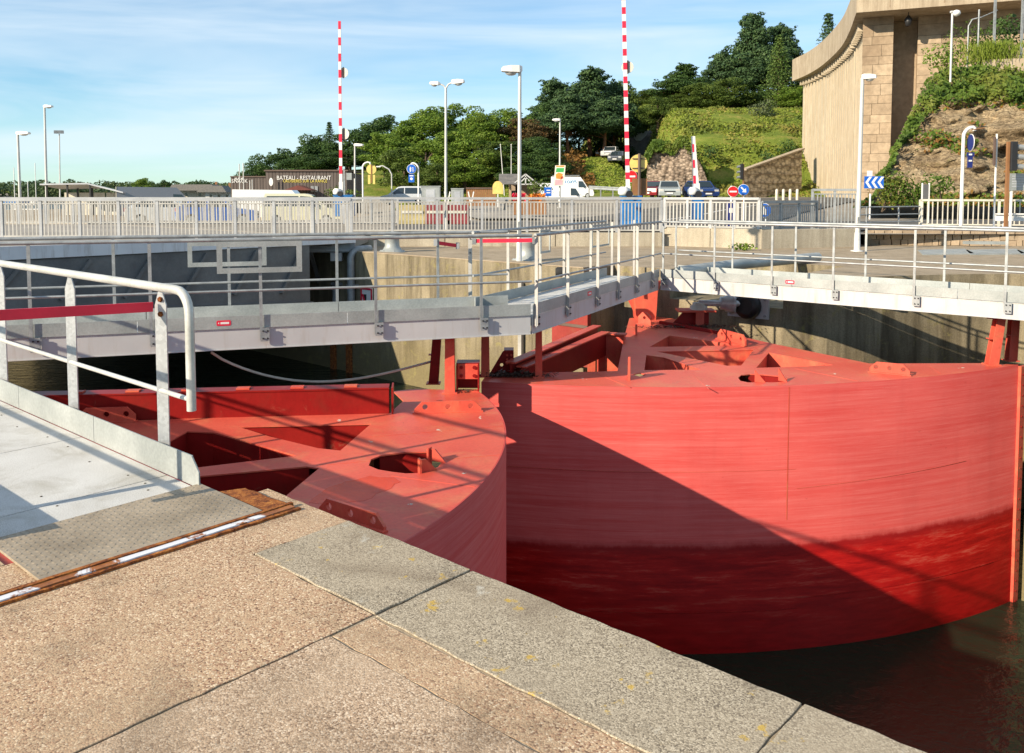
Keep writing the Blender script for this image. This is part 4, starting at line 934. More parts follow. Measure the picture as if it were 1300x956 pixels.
# rubble wall at the right
rb = thing('rubble_wall', 'low rubble stone wall along the road behind the far quay', 'wall', (14, 26.4, 0))
rr = random.Random(8); M.rubble = granite('rubble_stone'); stone_me = []
for k in range(5):
    m = MB(); vs = [(x * (.5 + rr.uniform(-.07, .04)), y * .5, z * (.5 + rr.uniform(-.08, .04))) for x in (-1, 1) for y in (-1, 1) for z in (-1, 1)]
    m.add(vs, [(0, 1, 3, 2), (4, 6, 7, 5), (0, 4, 5, 1), (2, 3, 7, 6), (0, 2, 6, 4), (1, 5, 7, 3)]); me = bpy.data.meshes.new('stone'); me.from_pydata(m.v, [], m.f); me.materials.append(M.rubble); me.update(); stone_me.append(me)
ra, rbb = Vector((10.9, 26.6, 0)), Vector((19.5, 25.6, 0)); rd_ = (rbb - ra).normalized(); rn = Vector((-rd_.y, rd_.x, 0)); RZ = math.atan2(rd_.y, rd_.x)
MB().bar(ra + rn * .2 + Z1 * .2, rbb + rn * .2 + Z1 * .2, 0.3, 0.40).build('core', M.granite_joint, rb)
x = 0.0
for row, h in ((0, 0.17), (1, 0.15), (2, 0.13)):
    x = 0.0; z = (0, 0.17, 0.325)[row]
    while x < (rbb - ra).length - 0.4:
        w_ = rr.uniform(0.16, 0.40)
        o = bpy.data.objects.new('stone', rr.choice(stone_me)); COL.objects.link(o); o.parent = rb
        o.location = ra + rd_ * (x + w_ / 2) + rn * 0.06 + Z1 * (z + h / 2) - Vector(rb.location); o.scale = (w_, 0.2, h); o.rotation_euler = (0, 0, RZ); x += w_ + 0.012
gp = at(1240, 320); gpl = thing('cover_plates', 'pale steel cover plates on the far quay by the rubble wall', 'cover plates', gp)
for k, (x0, x1) in enumerate(((1165, 1225), (1226, 1290), (1291, 1340))):
    MB().slab(flat([at(x0, 318.5), at(x1, 317), at(x1 + 12, 323), at(x0 + 6, 324)])[::-1], [], (0, 0, 0.03), *E3, 0.03).build('plate', M.toe, gpl)
MB().bar(atY(1223, 308, 25.6), atY(1277, 308.5, 25.5), 0.1, 0.09).build('guard_beam', M.toe, gpl)

# ------------------------------------------------------------------ terrain beyond the lock, roads
def sstep(x): x = max(0.0, min(1.0, x)); return x * x * (3 - 2 * x)
def ground(X, Y):
    z = 0.36 + 0.75 * sstep((Y - 40) / 35) * sstep((X + 12) / 12) - 0.75 * sstep((Y - 38) / 14) * sstep((-X - 6) / 8)
    return z
def hill(X, Y):
    g = ground(X, Y)
    xe = 15.2 + 0.02 * (Y - 90)
    hr = 11.4 * sstep((Y - 86) / 31 + 0.04) * sstep((X - xe) / 5.5)
    hr += 3.2 * sstep((X - xe) / 1.2) * sstep((Y - 92) / 4) * (1 - sstep((Y - 86) / 31)) * 0.9
    hl = 4.9 * sstep((Y - 86) / 26) * sstep((15.5 - X) / 3) * sstep((X + 34) / 12)
    hr2 = 8 * sstep((Y - 118) / 60) * sstep((X - 2) / 20)
    return g + hr + hl * (1 - sstep((X - xe) / 4)) + hr2
def xline(Y): return (12.3 - (Y - O2.y) * TN.y) / TN.x + O2.x
rows, colsn = [], 110
Ys = [26.0 + 0.9 * i for i in range(40)] + [62 + 2.0 * i for i in range(55)] + [172 + 8 * i for i in range(14)]
vs, fs = [], []
for Y in Ys:
    xl = max(xline(Y) + 0.2, -46 - max(0, (Y - 62)) * 0.05)
    for j in range(colsn):
        u = j / (colsn - 1); X = xl + (110 - xl) * (u ** 1.25)
        z = hill(X, Y) + (mnoise.noise(Vector((X * .25, Y * .25, 0))) * 0.5 if Y > 88 else 0) * min(1, max(0, (Y - 88) / 8))
        vs.append((X, Y, z))
nr = len(Ys)
for i in range(nr - 1):
    for j in range(colsn - 1): fs.append((i * colsn + j, i * colsn + j + 1, (i + 1) * colsn + j + 1, (i + 1) * colsn + j))
# skirt down to the water on the left edge
k0 = len(vs)
for i in range(nr): x, y, z = vs[i * colsn]; vs.append((x - 0.01, y, -7))
for i in range(nr - 1): fs.append((i * colsn, (i + 1) * colsn, k0 + i + 1, k0 + i))
def terrain_mat():
    t = NT('ground_cover'); x, y, z = t.xyz('World')
    grass = t.ramp(t.noise(0.45, 8, 0.7, coord='World'), [(0.3, (0.09, 0.135, 0.02)), (0.5, (0.155, 0.20, 0.03)), (0.62, (0.24, 0.23, 0.055)), (0.75, (0.30, 0.21, 0.08))])
    grass = t.mix(1.0, grass, t.ramp(t.noise(7, 5, 0.7, coord='World'), [(0.3, 0.6), (0.65, 1.1)]), 'MULTIPLY')
    pav = t.ramp(t.noise(0.4, 5, coord='World'), [(0.3, (0.24, 0.215, 0.18)), (0.7, (0.33, 0.30, 0.255))])
    h = t.math('ADD', z, t.math('MULTIPLY', t.noise(0.9, 4, coord='World'), 0.25))
    f = t.ramp(t.math('MULTIPLY', t.math('SUBTRACT', h, 1.26), 6.0), [(0, 0.0), (1, 1.0)])
    t.set(t.mix(f, pav, grass), 0.95, spec=0.15); t.bump(t.noise(4, 6, 0.7, coord='World'), 0.6, 0.1); return t.m
M.terrain = terrain_mat()
terrain = np_mesh('terrain', vs, fs, M.terrain, smooth=True); tag(terrain, kind='structure')
def strip(name, pts, w, mat, dz):
    """road sheet draped on the ground along a polyline"""
    P = []
    for a, b in zip(pts[:-1], pts[1:]):
        n = max(2, int((Vector(b) - Vector(a)).length / 2.5))
        P += [Vector(a).lerp(Vector(b), i / n) for i in range(n)]
    P.append(Vector(pts[-1])); vs, fs = [], []; m = 7
    for i, p in enumerate(P):
        d = (P[min(i + 1, len(P) - 1)] - P[max(0, i - 1)]).normalized(); n = Vector((-d.y, d.x))
        for j in range(m):
            q = p + n * w * (j / (m - 1) - 0.5); vs.append((q.x, q.y, hill(q.x, q.y) + dz))
    for i in range(len(P) - 1):
        for j in range(m - 1): fs.append((i * m + j, (i + 1) * m + j, (i + 1) * m + j + 1, i * m + j + 1))
    o = np_mesh(name, vs, fs, mat); tag(o, kind='structure')
    if o.data.polygons[0].normal.z < 0: o.data.flip_normals()
    return o
strip('road', [(-4.2, 31.5), (4, 31.8), (30, 33)], 9.0, M.asphalt, 0.05)
strip('side_road', [(6, 36.2), (12, 50), (20, 64), (33, 82)], 9.0, M.asphalt, 0.06)
strip('pavement', [(0, 38.5), (-2, 50), (-2, 70)], 3.0, M.road_pale, 0.10)
for i in range(6):
    mk = strip('road_marking', [(-3 + 3.4 * i, 31.6 + .05 * i), (-1.4 + 3.4 * i, 31.62 + .05 * i)], 0.14, M.white, 0.056)
strip('road_marking', [(6.2, 36.8), (12, 50), (20, 64)], 0.14, M.white, 0.066)
# crash barriers
def guard(label, px0, y0, px1, y1, Y0, Y1):
    a, b = atY(px0, y0, Y0), atY(px1, y1, Y1); T = thing('crash_barrier', label, 'crash barrier', (a.x, a.y, hill(a.x, a.y)), 'steel crash barriers by the side road'); d = (b - a).normalized(); n = Vector((-d.y, d.x, 0))
    rings = []
    for P in (a, b): rings.append([P + n * o + Z1 * z for o, z in ((0, -.16), (-.05, -.10), (0, -.02), (0, .02), (-.05, .1), (0, .16), (.02, .16), (.03, -.16))])
    MB().loft(rings).build('beam', M.toe, T)
    for k in range(int((b - a).length / 2) + 1):
        P = a.lerp(b, min(1, k * 2 / (b - a).length)); MB().box((P.x, P.y + .08, P.z - .3), (0.1, 0.06, 0.9)).build('post', M.galv_dark, T)
guard('grey steel crash barrier below the grass bank beside the white van', 748, 238, 800, 241, 78, 72)
guard('grey steel crash barrier behind the row of parked cars', 826, 241.5, 905, 247, 90, 82)
# ------------------------------------------------------------------ street lamps
def lamp_head(m_name, P, d, ln, w, h, parent):
    """flat luminaire pointing along d, with its lens below"""
    d = Vector(d).normalized(); n = Vector((-d.y, d.x, 0)); rings = []
    for k, ww, h0, h1 in ((-0.12, .5, -.3, .45), (0.05, .9, -.5, .55), (0.5, 1, -.5, .5), (0.92, .8, -.45, .30), (1.0, .5, -.35, .05)):
        c = P + d * ln * k
        rings.append([c + n * (-w * ww / 2) + Z1 * h * h0, c + n * (w * ww / 2) + Z1 * h * h0, c + n * (w * ww * .38) + Z1 * h * h1, c - n * (w * ww * .38) + Z1 * h * h1])
    o = MB().loft(rings).build('lamp_head', M.white, parent)
    c = P + d * ln * .5 - Z1 * h * .48; m = MB(); rg = []
    for r_, zz in ((1, 0), (.8, -.35), (.4, -.5)): rg.append([c + d * (ln * .33 * r_ * math.cos(a * math.pi / 5)) + n * (w * .42 * r_ * math.sin(a * math.pi / 5)) + Z1 * h * zz for a in range(10)])
    m.loft(rg, True); m.build('lens', M.lens, o)
def street_lamp(label, px, py_top, Y, z0, r, heads, kind='box', topdx=0, mat=None):
    base = pxz(px, Y, z0); top = atY(px + topdx, py_top, Y); top = Vector((top.x, base.y, top.z))
    T = thing('street_lamp', label, 'street lamp', base, 'street lamps')
    MB().tube([base, base + (top - base) * .5, top], r, 12, r2=r * .72).build('pole', mat or M.pole, T)
    MB().lathe(base, [(r * 2.6, 0), (r * 2.6, 0.02), (r * 1.3, 0.03), (r * 1.15, 0.5), (r, 0.52)], 12).build('base', mat or M.pole, T)
    MB().box(base + Vector((0, -r * 1.02, 0.8)), (r * 1.0, 0.02, 0.28)).build('hatch', M.galv, T)
    for d, ln, w, h, arm, rise in heads:
        dv = Vector(d).normalized(); P = top + dv * arm + Z1 * rise
        if arm > 0.05: MB().tube([top - Z1 * .05, top + dv * arm * .3 + Z1 * rise * .5, P], r * .5, 8).build('arm', mat or M.pole, T)
        lamp_head('', P, (dv.x, dv.y, rise * .6 if arm > .05 else 0.02), ln, w, h, T)
    return T
street_lamp('tall pale street lamp on the pier, box head pointing to the estuary', 659, 88, 19.9, 0.0, 0.052, [((-1, -.15, 0), 0.42, 0.24, 0.15, 0, .0)], topdx=1)
street_lamp('double armed street lamp beyond the railing, one pale head on each side', 566, 111, 26.7, 0.38, 0.048, [((-1, .1, 0), .28, .2, .1, .22, .12), ((1, -.1, 0), .36, .2, .13, .22, .16)])
street_lamp('pale street lamp on the far quay before the curved tower', 1088, 99, 23.7, 0.0, 0.066, [((1, -.2, 0), .33, .24, .13, .02, .03)], topdx=7)
street_lamp('street lamp with coloured poster on its pole beside the white van', 710.5, 152, 50, 0.75, 0.06, [((-1, -.1, 0), .42, .3, .13, .02, 0)], topdx=.5)
street_lamp('short street lamp at far left above the bridge railing', 26.5, 169, 62, -.39, 0.11, [((1, -.1, 0), .9, .45, .2, .02, 0)], topdx=-4)
street_lamp('tallest street lamp of the group at far left', 60, 135, 64, -.39, 0.10, [((1, -.1, 0), .62, .4, .16, .02, 0)], topdx=-3.5)
t_ = street_lamp('thin floodlight mast, the third of the far left group', 76.5, 170, 70, -.39, 0.06, [], topdx=-1.2)
p = atY(75.4, 168, 70)
for dx in (-.18, .2): MB().box(p + Vector((dx, -.1, .02)), (.36, .3, .24), rz=.4).build('floodlight', M.galv_dark, t_)
street_lamp('short street lamp beside the left striped barrier', 450.5, 184, 50, .36, .06, [((1, -.2, 0), .5, .3, .13, .02, 0)], topdx=0)
# lamp on the cliff and hooked lamp by the trees
def globe_lamp():
    b = pxz(1207, 47, 8.2); b.z = zpx(90, 47); t = atY(1209, 17, 47); T = thing('street_lamp', 'slim lamp with round head on top of the cliff', 'street lamp', b, 'street lamps')
    MB().tube([b - Z1 * .6, t], .055, 10).build('pole', M.pole, T); MB().box(t + Vector((.12, 0, .08)), (.42, .16, .1)).build('arm', M.pole, T)
    MB().lathe(t + Vector((.22, 0, -.16)), [(.02, 0), (.16, .06), (.22, .17), (.17, .29), (.05, .34)], 12).build('globe', M.white, T)
globe_lamp()
b = pxz(497.5, 80, .4); t = zpx(221, 80); T = thing('street_lamp', 'thin hooked lamp before the light green trees', 'street lamp', b, 'street lamps')
MB().tube([b, (b.x, b.y, t), (b.x - .25, b.y, t + .45), (b.x - .8, b.y, t + .75), (b.x - 1.1, b.y, t + .72)], .06, 8).build('pole', M.pole, T)
MB().box((b.x - 1.2, b.y, t + .68), (.4, .2, .1)).build('lamp_head', M.white, T)
# poster on the lamp pole
P = pxz(710.5, 49.9, 1); zt, zb = zpx(210, 49.9), zpx(236, 49.9); T = thing('poster', 'bright green and orange poster strapped to a lamp pole', 'poster', (P.x, P.y, zb))
U = Vector((.97, -.24, 0)).normalized(); c = Vector((P.x - .02, P.y - .12, zb)); w_, h_ = .60, zt - zb
MB().slab([(-w_ / 2 - .05, 0), (w_ / 2 - .05, 0), (w_ / 2 + .05, h_), (-w_ / 2 + .05, h_)], [], c, U, Z1, .02).build('sheet', M.cream, T)
mt = {k: plain('poster_' + k, v, .6) for k, v in dict(green=(.02, .33, .07), orange=(.75, .22, .01), pink=(.68, .32, .36), red=(.4, .04, .02)).items()}
for nm, ps in (('green', [(-.22, .78), (.24, .78), (.27, 1.02), (-.18, 1.02)]), ('orange', [(-.2, .42), (.1, .38), (.2, .68), (-.05, .76), (-.22, .66)]), ('red', [(.06, .34), (.22, .44), (.2, .56), (.08, .52)]), ('pink', [(-.27, .04), (.18, .04), (.2, .32), (-.25, .36)]), ('orange', [(-.2, 1.08), (.28, 1.08), (.28, 1.15), (-.2, 1.15)])):
    MB().slab(ps, [], c - Vector((0, .004, 0)), U, Z1, .003).build('print', mt[nm], T)

# ------------------------------------------------------------------ raised level barriers
def barrier(label, xb, xt, yt, Y, z0, w, stripe, disc, cab, discs=(), wt=None, half=False):
    b = pxz(xb, Y, z0 + 0.95); t = atY(xt, yt, Y); T = thing('road_barrier', label, 'road barrier', (b.x, b.y, z0), 'raised road barriers')
    d = (t - b); ln = d.length; d.normalize(); n = max(3, int(ln / stripe)); me = []
    for i in range(n):
        p, q = b.lerp(t, i / n), b.lerp(t, (i + 1) / n); f0 = w + ((wt or w * .8) - w) * i / n
        m = (M.bar_red if i % 2 and not half else M.white) if i > 1 else M.white
        if half and i % 2 == 0 and i > 1: MB().bar(p + Vector((-f0 * .27, -.05, 0)), q + Vector((-f0 * .25, -.05, 0)), f0 * .42, .02, up=Vector((0, -1, 0))).build('stripe', M.bar_red, T)
        MB().bar(p, q, f0 * (1.0 if i > 1 else 1.25), .09, up=Vector((0, -1, 0))).build('stripe' if i > 1 else 'arm_foot', m, T)
    for yy, rr_ in discs:
        k = (atY(xb, yy, Y).z - b.z) / d.z; P = b + d * k + Vector((disc, .07, 0))
        o = MB().lathe(P, [(rr_, 0), (rr_, .03)], 24, Vector((0.25, 1, 0))).build('disc', M.cream, T); MB().lathe(P, [(rr_ * 1.05, .004), (rr_ * 1.05, .02)], 24, Vector((.25, 1, 0))).build('rim', M.pole, o)
        MB().box(P + Vector((0, -.02, 0)), (.06, .04, rr_ * 2.3)).build('strap', M.pole_dark, o)
    cw = cab
    MB().box((b.x + cw * .15, b.y + .1, z0 + .52), (cw, cw * .8, 1.04)).build('cabinet', M.blue, T, bevel=.03)
    MB().box((b.x + cw * .15, b.y + .1, z0 + 1.07), (cw * 1.06, cw * .86, .05)).build('cabinet_lid', M.blue, T, bevel=.01)
    MB().box((b.x + cw * .15, b.y + .1 - cw * .41, z0 + .5), (cw * .7, .02, .6)).build('cabinet_door', M.blue, T)
    MB().lathe((b.x - .18, b.y - .1, z0 + 1.12), [(.16, 0), (.21, .05), (.21, .2), (.12, .3)], 14).build('counterweight', M.white, T)
    MB().lathe((b.x, b.y - .35, z0 + 1.15), [(.13, 0), (.13, .3)], 12, Vector((0, 1, 0))).build('hub', M.black, T)
    return T
barrier('left raised striped barrier arm beside the restaurant', 433, 431, 27, 44, .4, .155, .40, .16, .95, [(92, .24), (170, .27)])
barrier('tallest raised striped barrier arm before the dark pines', 797.5, 791, -26, 32, .4, .145, .245, .10, .72, [(85, .21)], wt=.13)
barrier('short leaning raised barrier arm before the grassy slope', 884.5, 880, 173, 34, .4, .24, .30, 0, .42, wt=.12, half=True)

# ------------------------------------------------------------------ road signs
FACE = Vector((0, -1, 0))
def disc(P, r, mat, name, parent, ax=FACE, th=.02, off=0.0): return MB().lathe(Vector(P) + ax * off, [(r, 0), (r, th)], 28, ax).build(name, mat, parent)
def sign_post(label, cat, px, Y, z0, ytop, r=.03, hook=0, mat=None, name='road_sign', group=None):
    b = pxz(px, Y, z0); zt = zpx(ytop, Y); T = thing(name, label, cat, b, group)
    pts = [b, (b.x, b.y, zt - (.3 if hook else 0))]
    if hook:
        s_ = 1 if hook > 0 else -1
        for k in range(1, 7): a = math.pi * k / 12; pts.append((b.x + s_ * .3 * (1 - math.cos(a)), b.y, zt - .3 + .3 * math.sin(a)))
        pts.append((b.x + hook, b.y, zt - (.02 if abs(hook) < .7 else .0)))
        if abs(hook) < .7: pts.append((b.x + hook, b.y, zt - .12))
    MB().tube(pts, r, 8).build('post', mat or M.white, T); return T
def arrow(parent, P, a, s, ax=FACE, mat=None):
    U = Vector((math.cos(a), 0, math.sin(a))); V = Vector((-math.sin(a), 0, math.cos(a)))
    if U.cross(V).dot(ax) < 0: U, V = U, V
    MB().slab([(-.5 * s, -.10 * s), (.05 * s, -.10 * s), (.05 * s, -.36 * s), (.5 * s, 0), (.05 * s, .36 * s), (.05 * s, .10 * s), (-.5 * s, .10 * s)], [], Vector(P), U, V, .004).build('arrow', mat or M.white, parent)
# no entry + blue arrow
T = sign_post('red no entry sign on a white post behind the railing', 'road sign', 928, 34, .4, 236, .045)
P = pxz(930.5, 33.9, zpx(243.2, 33.9)); disc(P, .215, M.white, 'rim', T); d0 = disc(P, .20, M.sign_red, 'disc', T, off=.012); MB().box(P + FACE * .036, (.28, .008, .062)).build('bar', M.white, d0)
T = sign_post('round blue sign with white arrow pointing down beside the no entry sign', 'road sign', 944, 34.6, .4, 236, .03)
P = pxz(943.8, 34.45, zpx(241, 34.45)); disc(P, .225, M.white, 'rim', T); d0 = disc(P, .21, M.sign_blue, 'disc', T, off=.012); arrow(d0, P + FACE * .038, -math.pi / 4, .3)
T = sign_post('round blue sign low behind the shaded railing', 'road sign', 972, 31, .4, 258, .04)
P = pxz(970, 30.9, zpx(267, 30.9)); disc(P, .25, M.white, 'rim', T); d0 = disc(P, .235, M.sign_blue, 'disc', T, off=.012); MB().slab([(-.04, -.15), (.06, -.17), (.06, .02), (.0, .16), (-.06, .1)], [], P + FACE * .036, Vector((1, 0, 0)), Z1, .004).build('symbol', M.white, d0)
T = sign_post('red no entry sign half hidden by the tall barrier arm', 'road sign', 803, 39, .4, 226, .04)
P = pxz(801.5, 38.9, zpx(224, 38.9)); disc(P, .27, M.white, 'rim', T); d0 = disc(P, .255, M.sign_red, 'disc', T, off=.012); MB().box(P + FACE * .036, (.34, .008, .075)).build('bar', M.white, d0)
# back of a big round sign with rectangular panel
T = sign_post('tan back of a large round sign above a brown panel on a dark post', 'road sign', 811, 35, .4, 195, .06, mat=M.pole_dark)
P = pxz(810.5, 35.12, zpx(207.5, 35.12)); o = disc(P, .36, M.sign_back, 'disc', T, th=.02)
for dz in (-.19, .19): MB().box(P + FACE * .045 + Z1 * dz, (.50, .04, .035)).build('clamp', M.pole_dark, o)
P = pxz(812, 35.15, zpx(237, 35.15)); MB().box(P, (.62, .02, .66)).build('panel', M.brown, T)
# tan sign back on hooked post by the barrier, blue sign on hooked post
T = sign_post('tan sign back with two strips on a hooked post by the left barrier', 'road sign', 461, 48, .4, 206, .045, hook=.42)
P = pxz(471.5, 48.1, zpx(215, 48.1)); disc(P, .27, M.sign_back, 'disc', T); MB().box(P + FACE * .03 + Z1 * -.25, (.05, .04, 1.0)).build('strap', M.brown, T)
for dx in (-.13, .13): MB().box(P + Vector((dx, 0, -.56)), (.13, .02, .5)).build('strip', M.sign_back, T)
T = sign_post('round blue path sign with small blue plate on a hooked post', 'road sign', 531.5, 46, .4, 207, .045, hook=-.36)
P = pxz(522.5, 45.9, zpx(214.5, 45.9)); disc(P, .255, M.white, 'rim', T); d0 = disc(P, .235, M.sign_blue, 'disc', T, off=.012)
MB().slab([(-.09, -.15), (-.03, -.15), (-.02, .0), (-.04, .08), (-.06, .13), (-.08, .08), (-.1, 0)], [], P + FACE * .036, Vector((1, 0, 0)), Z1, .004).build('walker_symbol', M.white, d0)
MB().slab(circle(.08, -.08, .055), [circle(.08, -.08, .035)], P + FACE * .036, Vector((1, 0, 0)), Z1, .004).slab(circle(.06, .04, .05), [circle(.06, .04, .032)], P + FACE * .036, Vector((1, 0, 0)), Z1, .004).build('cycle_symbol', M.white, d0)
pl = MB().box(P + Vector((-.01, 0, -.50)), (.30, .02, .40)).build('plate', M.sign_blue, T); MB().slab(circle(0, 0, .07), [], P + Vector((-.01, -.014, -.52)), Vector((1, 0, 0)), Z1, .004).build('symbol', M.white, pl)
MB().box(P + Vector((-.01, -.013, -.36)), (.2, .006, .05)).build('print', M.white, pl)
# chevrons
T = sign_post('blue bend sign with three white chevrons at the tower foot', 'road sign', 1104, 36, .5, 246, .04)
P = pxz(1109.5, 35.9, zpx(231.5, 35.9)); o = MB().box(P, (.80, .02, .50)).build('panel', M.sign_blue, T)
for k in range(3):
    x = -.36 + .25 * k; MB().slab([(x, 0), (x + .16, -.23), (x + .27, -.23), (x + .11, 0), (x + .27, .23), (x + .16, .23)], [], P + FACE * .014, Vector((1, 0, 0)), Z1, .004).build('chevron', M.white, o)
MB().box(P + Vector((-.18, .01, .36)), (.22, .02, .24)).build('tab', M.white, T)
# hooked sign at the rock, thin pole, signals, boards
T = sign_post('navy oval sign seen edgewise on a hooked white post before the rock', 'road sign', 1219.5, 28, .4, 161.5, .055, hook=.34)
P = pxz(1233, 27.9, zpx(181, 27.9)); AX = Vector((-.99, .12, 0)).normalized(); disc(P, .275, M.white, 'rim', T, ax=AX); disc(P, .26, M.sign_navy, 'disc', T, ax=AX, off=.012)
MB().box(P + Vector((-.01, 0, -.38)), (.24, .03, .13)).build('plate', M.sign_navy, T); MB().box(P + Vector((-.02, 0, -.62)), (.16, .03, .36)).build('plate', M.sign_navy, T)
for dz in (-.38, -.58): MB().box(P + Vector((-.02, -.02, dz)), (.1, .006, .05)).build('print', M.white, T)
MB().tube([P + Vector((.0, 0, .4)), P + Vector((.42, 0, .47))], .018, 6).build('stay', M.brown, T)
T = sign_post('thin white mast between the hooked sign and the signal', 'mast', 1261.5, 28, .4, 170, .032, name='mast'); MB().box(pxz(1262.5, 27.9, zpx(192, 27.9)), (.05, .08, .9)).build('fitting', M.pole_dark, T)
def signal(label, px, Y, z0, ytop, ybot, s, side):
    zt, zb = zpx(ytop, Y), zpx(ybot, Y); b = pxz(px, Y, z0); T = thing('traffic_light', label, 'traffic light', b, 'traffic lights seen from behind or the side')
    MB().box((b.x, b.y, (z0 + zt) / 2), (.09 * s, .09 * s, zt - z0)).build('post', M.brown, T)
    hb = MB().box((b.x + side * .13 * s, b.y, (zt + zb) / 2), (.2 * s, .26 * s, zt - zb)).build('signal_head', M.black, T, bevel=.02)
    for k in range(3):
        z = zb + (zt - zb) * (k + .5) / 3; m = MB(); m.tube([(b.x + side * .23 * s, b.y, z), (b.x + side * .46 * s, b.y - .03, z - .03)], .085 * s, 12, cap=False); m.build('visor', M.galv_dark, hb)
signal('traffic light seen from the side at the right edge before the rock', 1276.5, 27, .4, 180, 217, 1.0, 1)
signal('small traffic light seen from behind below the grassy slope', 943, 55, .8, 208, 228, .9, -1)
T = thing('info_board', 'white information board on two posts at the right edge', 'information board', pxz(1295, 27.5, .4))
P = pxz(1303, 27.5, zpx(231, 27.5)); MB().box(P, (1.12, .03, .54)).build('board', M.toe, T)
for k in range(5): MB().box(P + Vector((-.15, -.018, .18 - .08 * k)), (.62, .006, .03)).build('print', M.bridge_grey, T)
MB().box(P + Vector((.18, -.018, -.02)), (.3, .008, .34)).build('picture', M.bridge_dark, T)
for dx in (-.45, .45): MB().box(P + Vector((dx, .03, -.85)), (.06, .05, 1.6)).build('post', M.white, T)
T = thing('info_board', 'dark framed notice board behind the cream fence', 'information board', pxz(1175, 33, .45)); zt, zb = zpx(234, 33), zpx(254, 33)
P = pxz(1175, 33, (zt + zb) / 2); MB().box(P, (.24, .03, zt - zb)).build('board', M.bridge_dark, T)
for dx in (-.13, .13): MB().box((P.x + dx, P.y, zt / 2 + .25), (.04, .05, zt - .4)).build('post', M.white, T)
T = thing('rail_bench', 'white horizontal beam in front of the cream fence', 'beam', pxz(1262, 29, .4)); z = zpx(276.5, 29)
MB().bar(pxz(1263, 29, z), pxz(1345, 28.6, z), .06, .20).build('beam', M.white, T); MB().bar(pxz(1263, 28.95, z + .13), pxz(1345, 28.55, z + .13), .1, .04).build('cap', M.white, T)
for px in (1275, 1320): MB().box(pxz(px, 29.05, .62), (.08, .08, .5)).build('post', M.white, T)
T = thing('parking_post', 'dark blue ticket post with white symbol behind the railing', 'ticket post', pxz(926, 29.5, .4)); P = pxz(926.5, 29.5, .4)
MB().box(P + Z1 * .45, (.24, .2, .9)).build('body', M.sign_navy, T, bevel=.02); MB().box(P + Vector((0, -.102, .6)), (.12, .01, .16)).build('symbol', M.white, T); MB().box(P + Vector((.2, .02, .43)), (.14, .2, .86)).build('side_panel', M.cream, T)
T = thing('info_box', 'small bright blue panel before the white van', 'panel', pxz(695.5, 45, .5)); P = pxz(695.5, 45, zpx(243.5, 45)); MB().box(P, (.38, .06, .46)).build('panel', M.sign_blue, T)
for dz in (.08, -.05): MB().box(P + Vector((.03, -.033, dz)), (.2, .008, .05)).build('print', M.white, T)
MB().box((P.x, P.y, .9), (.06, .06, 1.1)).build('post', M.galv, T)
ORD_ = ('first', 'second', 'third', 'fourth')
for i, px in enumerate((986, 994.5, 1003, 1012)):
    p = pxz(px, 66, hill(pxz(px, 66, 1).x, 66)); T = thing('bollard', ORD_[i] + ' cream bollard before the curved tower, counted from the stone wall', 'bollard', p, 'cream bollards by the tower'); MB().lathe(p, [(.11, -.1), (.11, .8), (.08, .88), (.02, .9)], 10).build('post', M.cream, T)
T = thing('service_cabinet', 'grey signal box on a post beside the left barrier', 'signal box', pxz(447, 45, .4)); P = pxz(443.5, 45, zpx(224, 45)); MB().box(P, (.27, .2, .36)).build('box', M.toe, T); MB().box(P + Vector((-.27, .02, -.4)), (.08, .08, 1.6)).build('post', M.galv, T); MB().box(P + Vector((.22, 0, .02)), (.12, .2, .26)).build('lamp_housing', M.black, T)
for px, lb in ((568, 'first'), (598, 'second')):
    p = pxz(px, 38, .45); T = thing('forked_post', 'white forked post beyond the railing, ' + ('left of the double lamp foot' if px == 568 else 'between the double lamp and the brown fence'), 'post', p)
    for s_ in (-1, 1): MB().bar(p + Z1 * .6, p + Vector((s_ * .12, 0, 1.2)), .05, .05).build('arm', M.white, T)
    MB().box(p + Z1 * .3, (.07, .07, .7)).build('stem', M.white, T)
for px, w_, y, lb in ((547, 1.1, 237, 'pale utility cabinet beside the silver people carrier'), (581, .7, 240, 'pale utility cabinet right of the double lamp')):
    p = pxz(px, 50, .4); h_ = zpx(y, 50) - .4; T = thing('utility_cabinet', lb, 'cabinet', p); MB().box(p + Z1 * h_ / 2, (w_, .5, h_)).build('body', M.toe, T, bevel=.02); MB().box(p + Vector((0, -.255, h_ * .5)), (w_ * .46, .015, h_ * .8)).build('door', M.bridge_grey, T); MB().box(p + Vector((0, 0, h_ + .02)), (w_ * 1.06, .56, .05)).build('lid', M.toe, T)
for px, lb in ((641, 'left'), (649, 'right')):
    b = pxz(px, 88, 1); T = thing('flag_pole', 'thin white flagpole behind the hut, the ' + lb + ' one of two', 'flagpole', (b.x, b.y, .6)); MB().tube([(b.x, b.y, .6), (b.x - (.45 if px == 641 else 0), b.y, zpx(184, 88))], .045, 6, r2=.03).build('pole', M.white, T); MB().lathe((b.x - (.45 if px == 641 else 0), b.y, zpx(184, 88)), [(.06, 0), (.02, .1)], 8).build('cap', M.white, T)
for k_, (px, y) in enumerate(((305, 208), (310, 207), (318, 229), (321, 228))):
    b = pxz(px, 72, -.39); T = thing('flag_pole', ('tall' if y < 220 else 'short') + ' bare pole before the snack bar, ' + ('on the restaurant side of its pair' if k_ % 2 else 'on the shore side of its pair'), 'flagpole', b, 'bare poles by the snack bar'); MB().tube([b, (b.x, b.y, zpx(y, 72))], .045, 6).build('pole', M.pole, T)

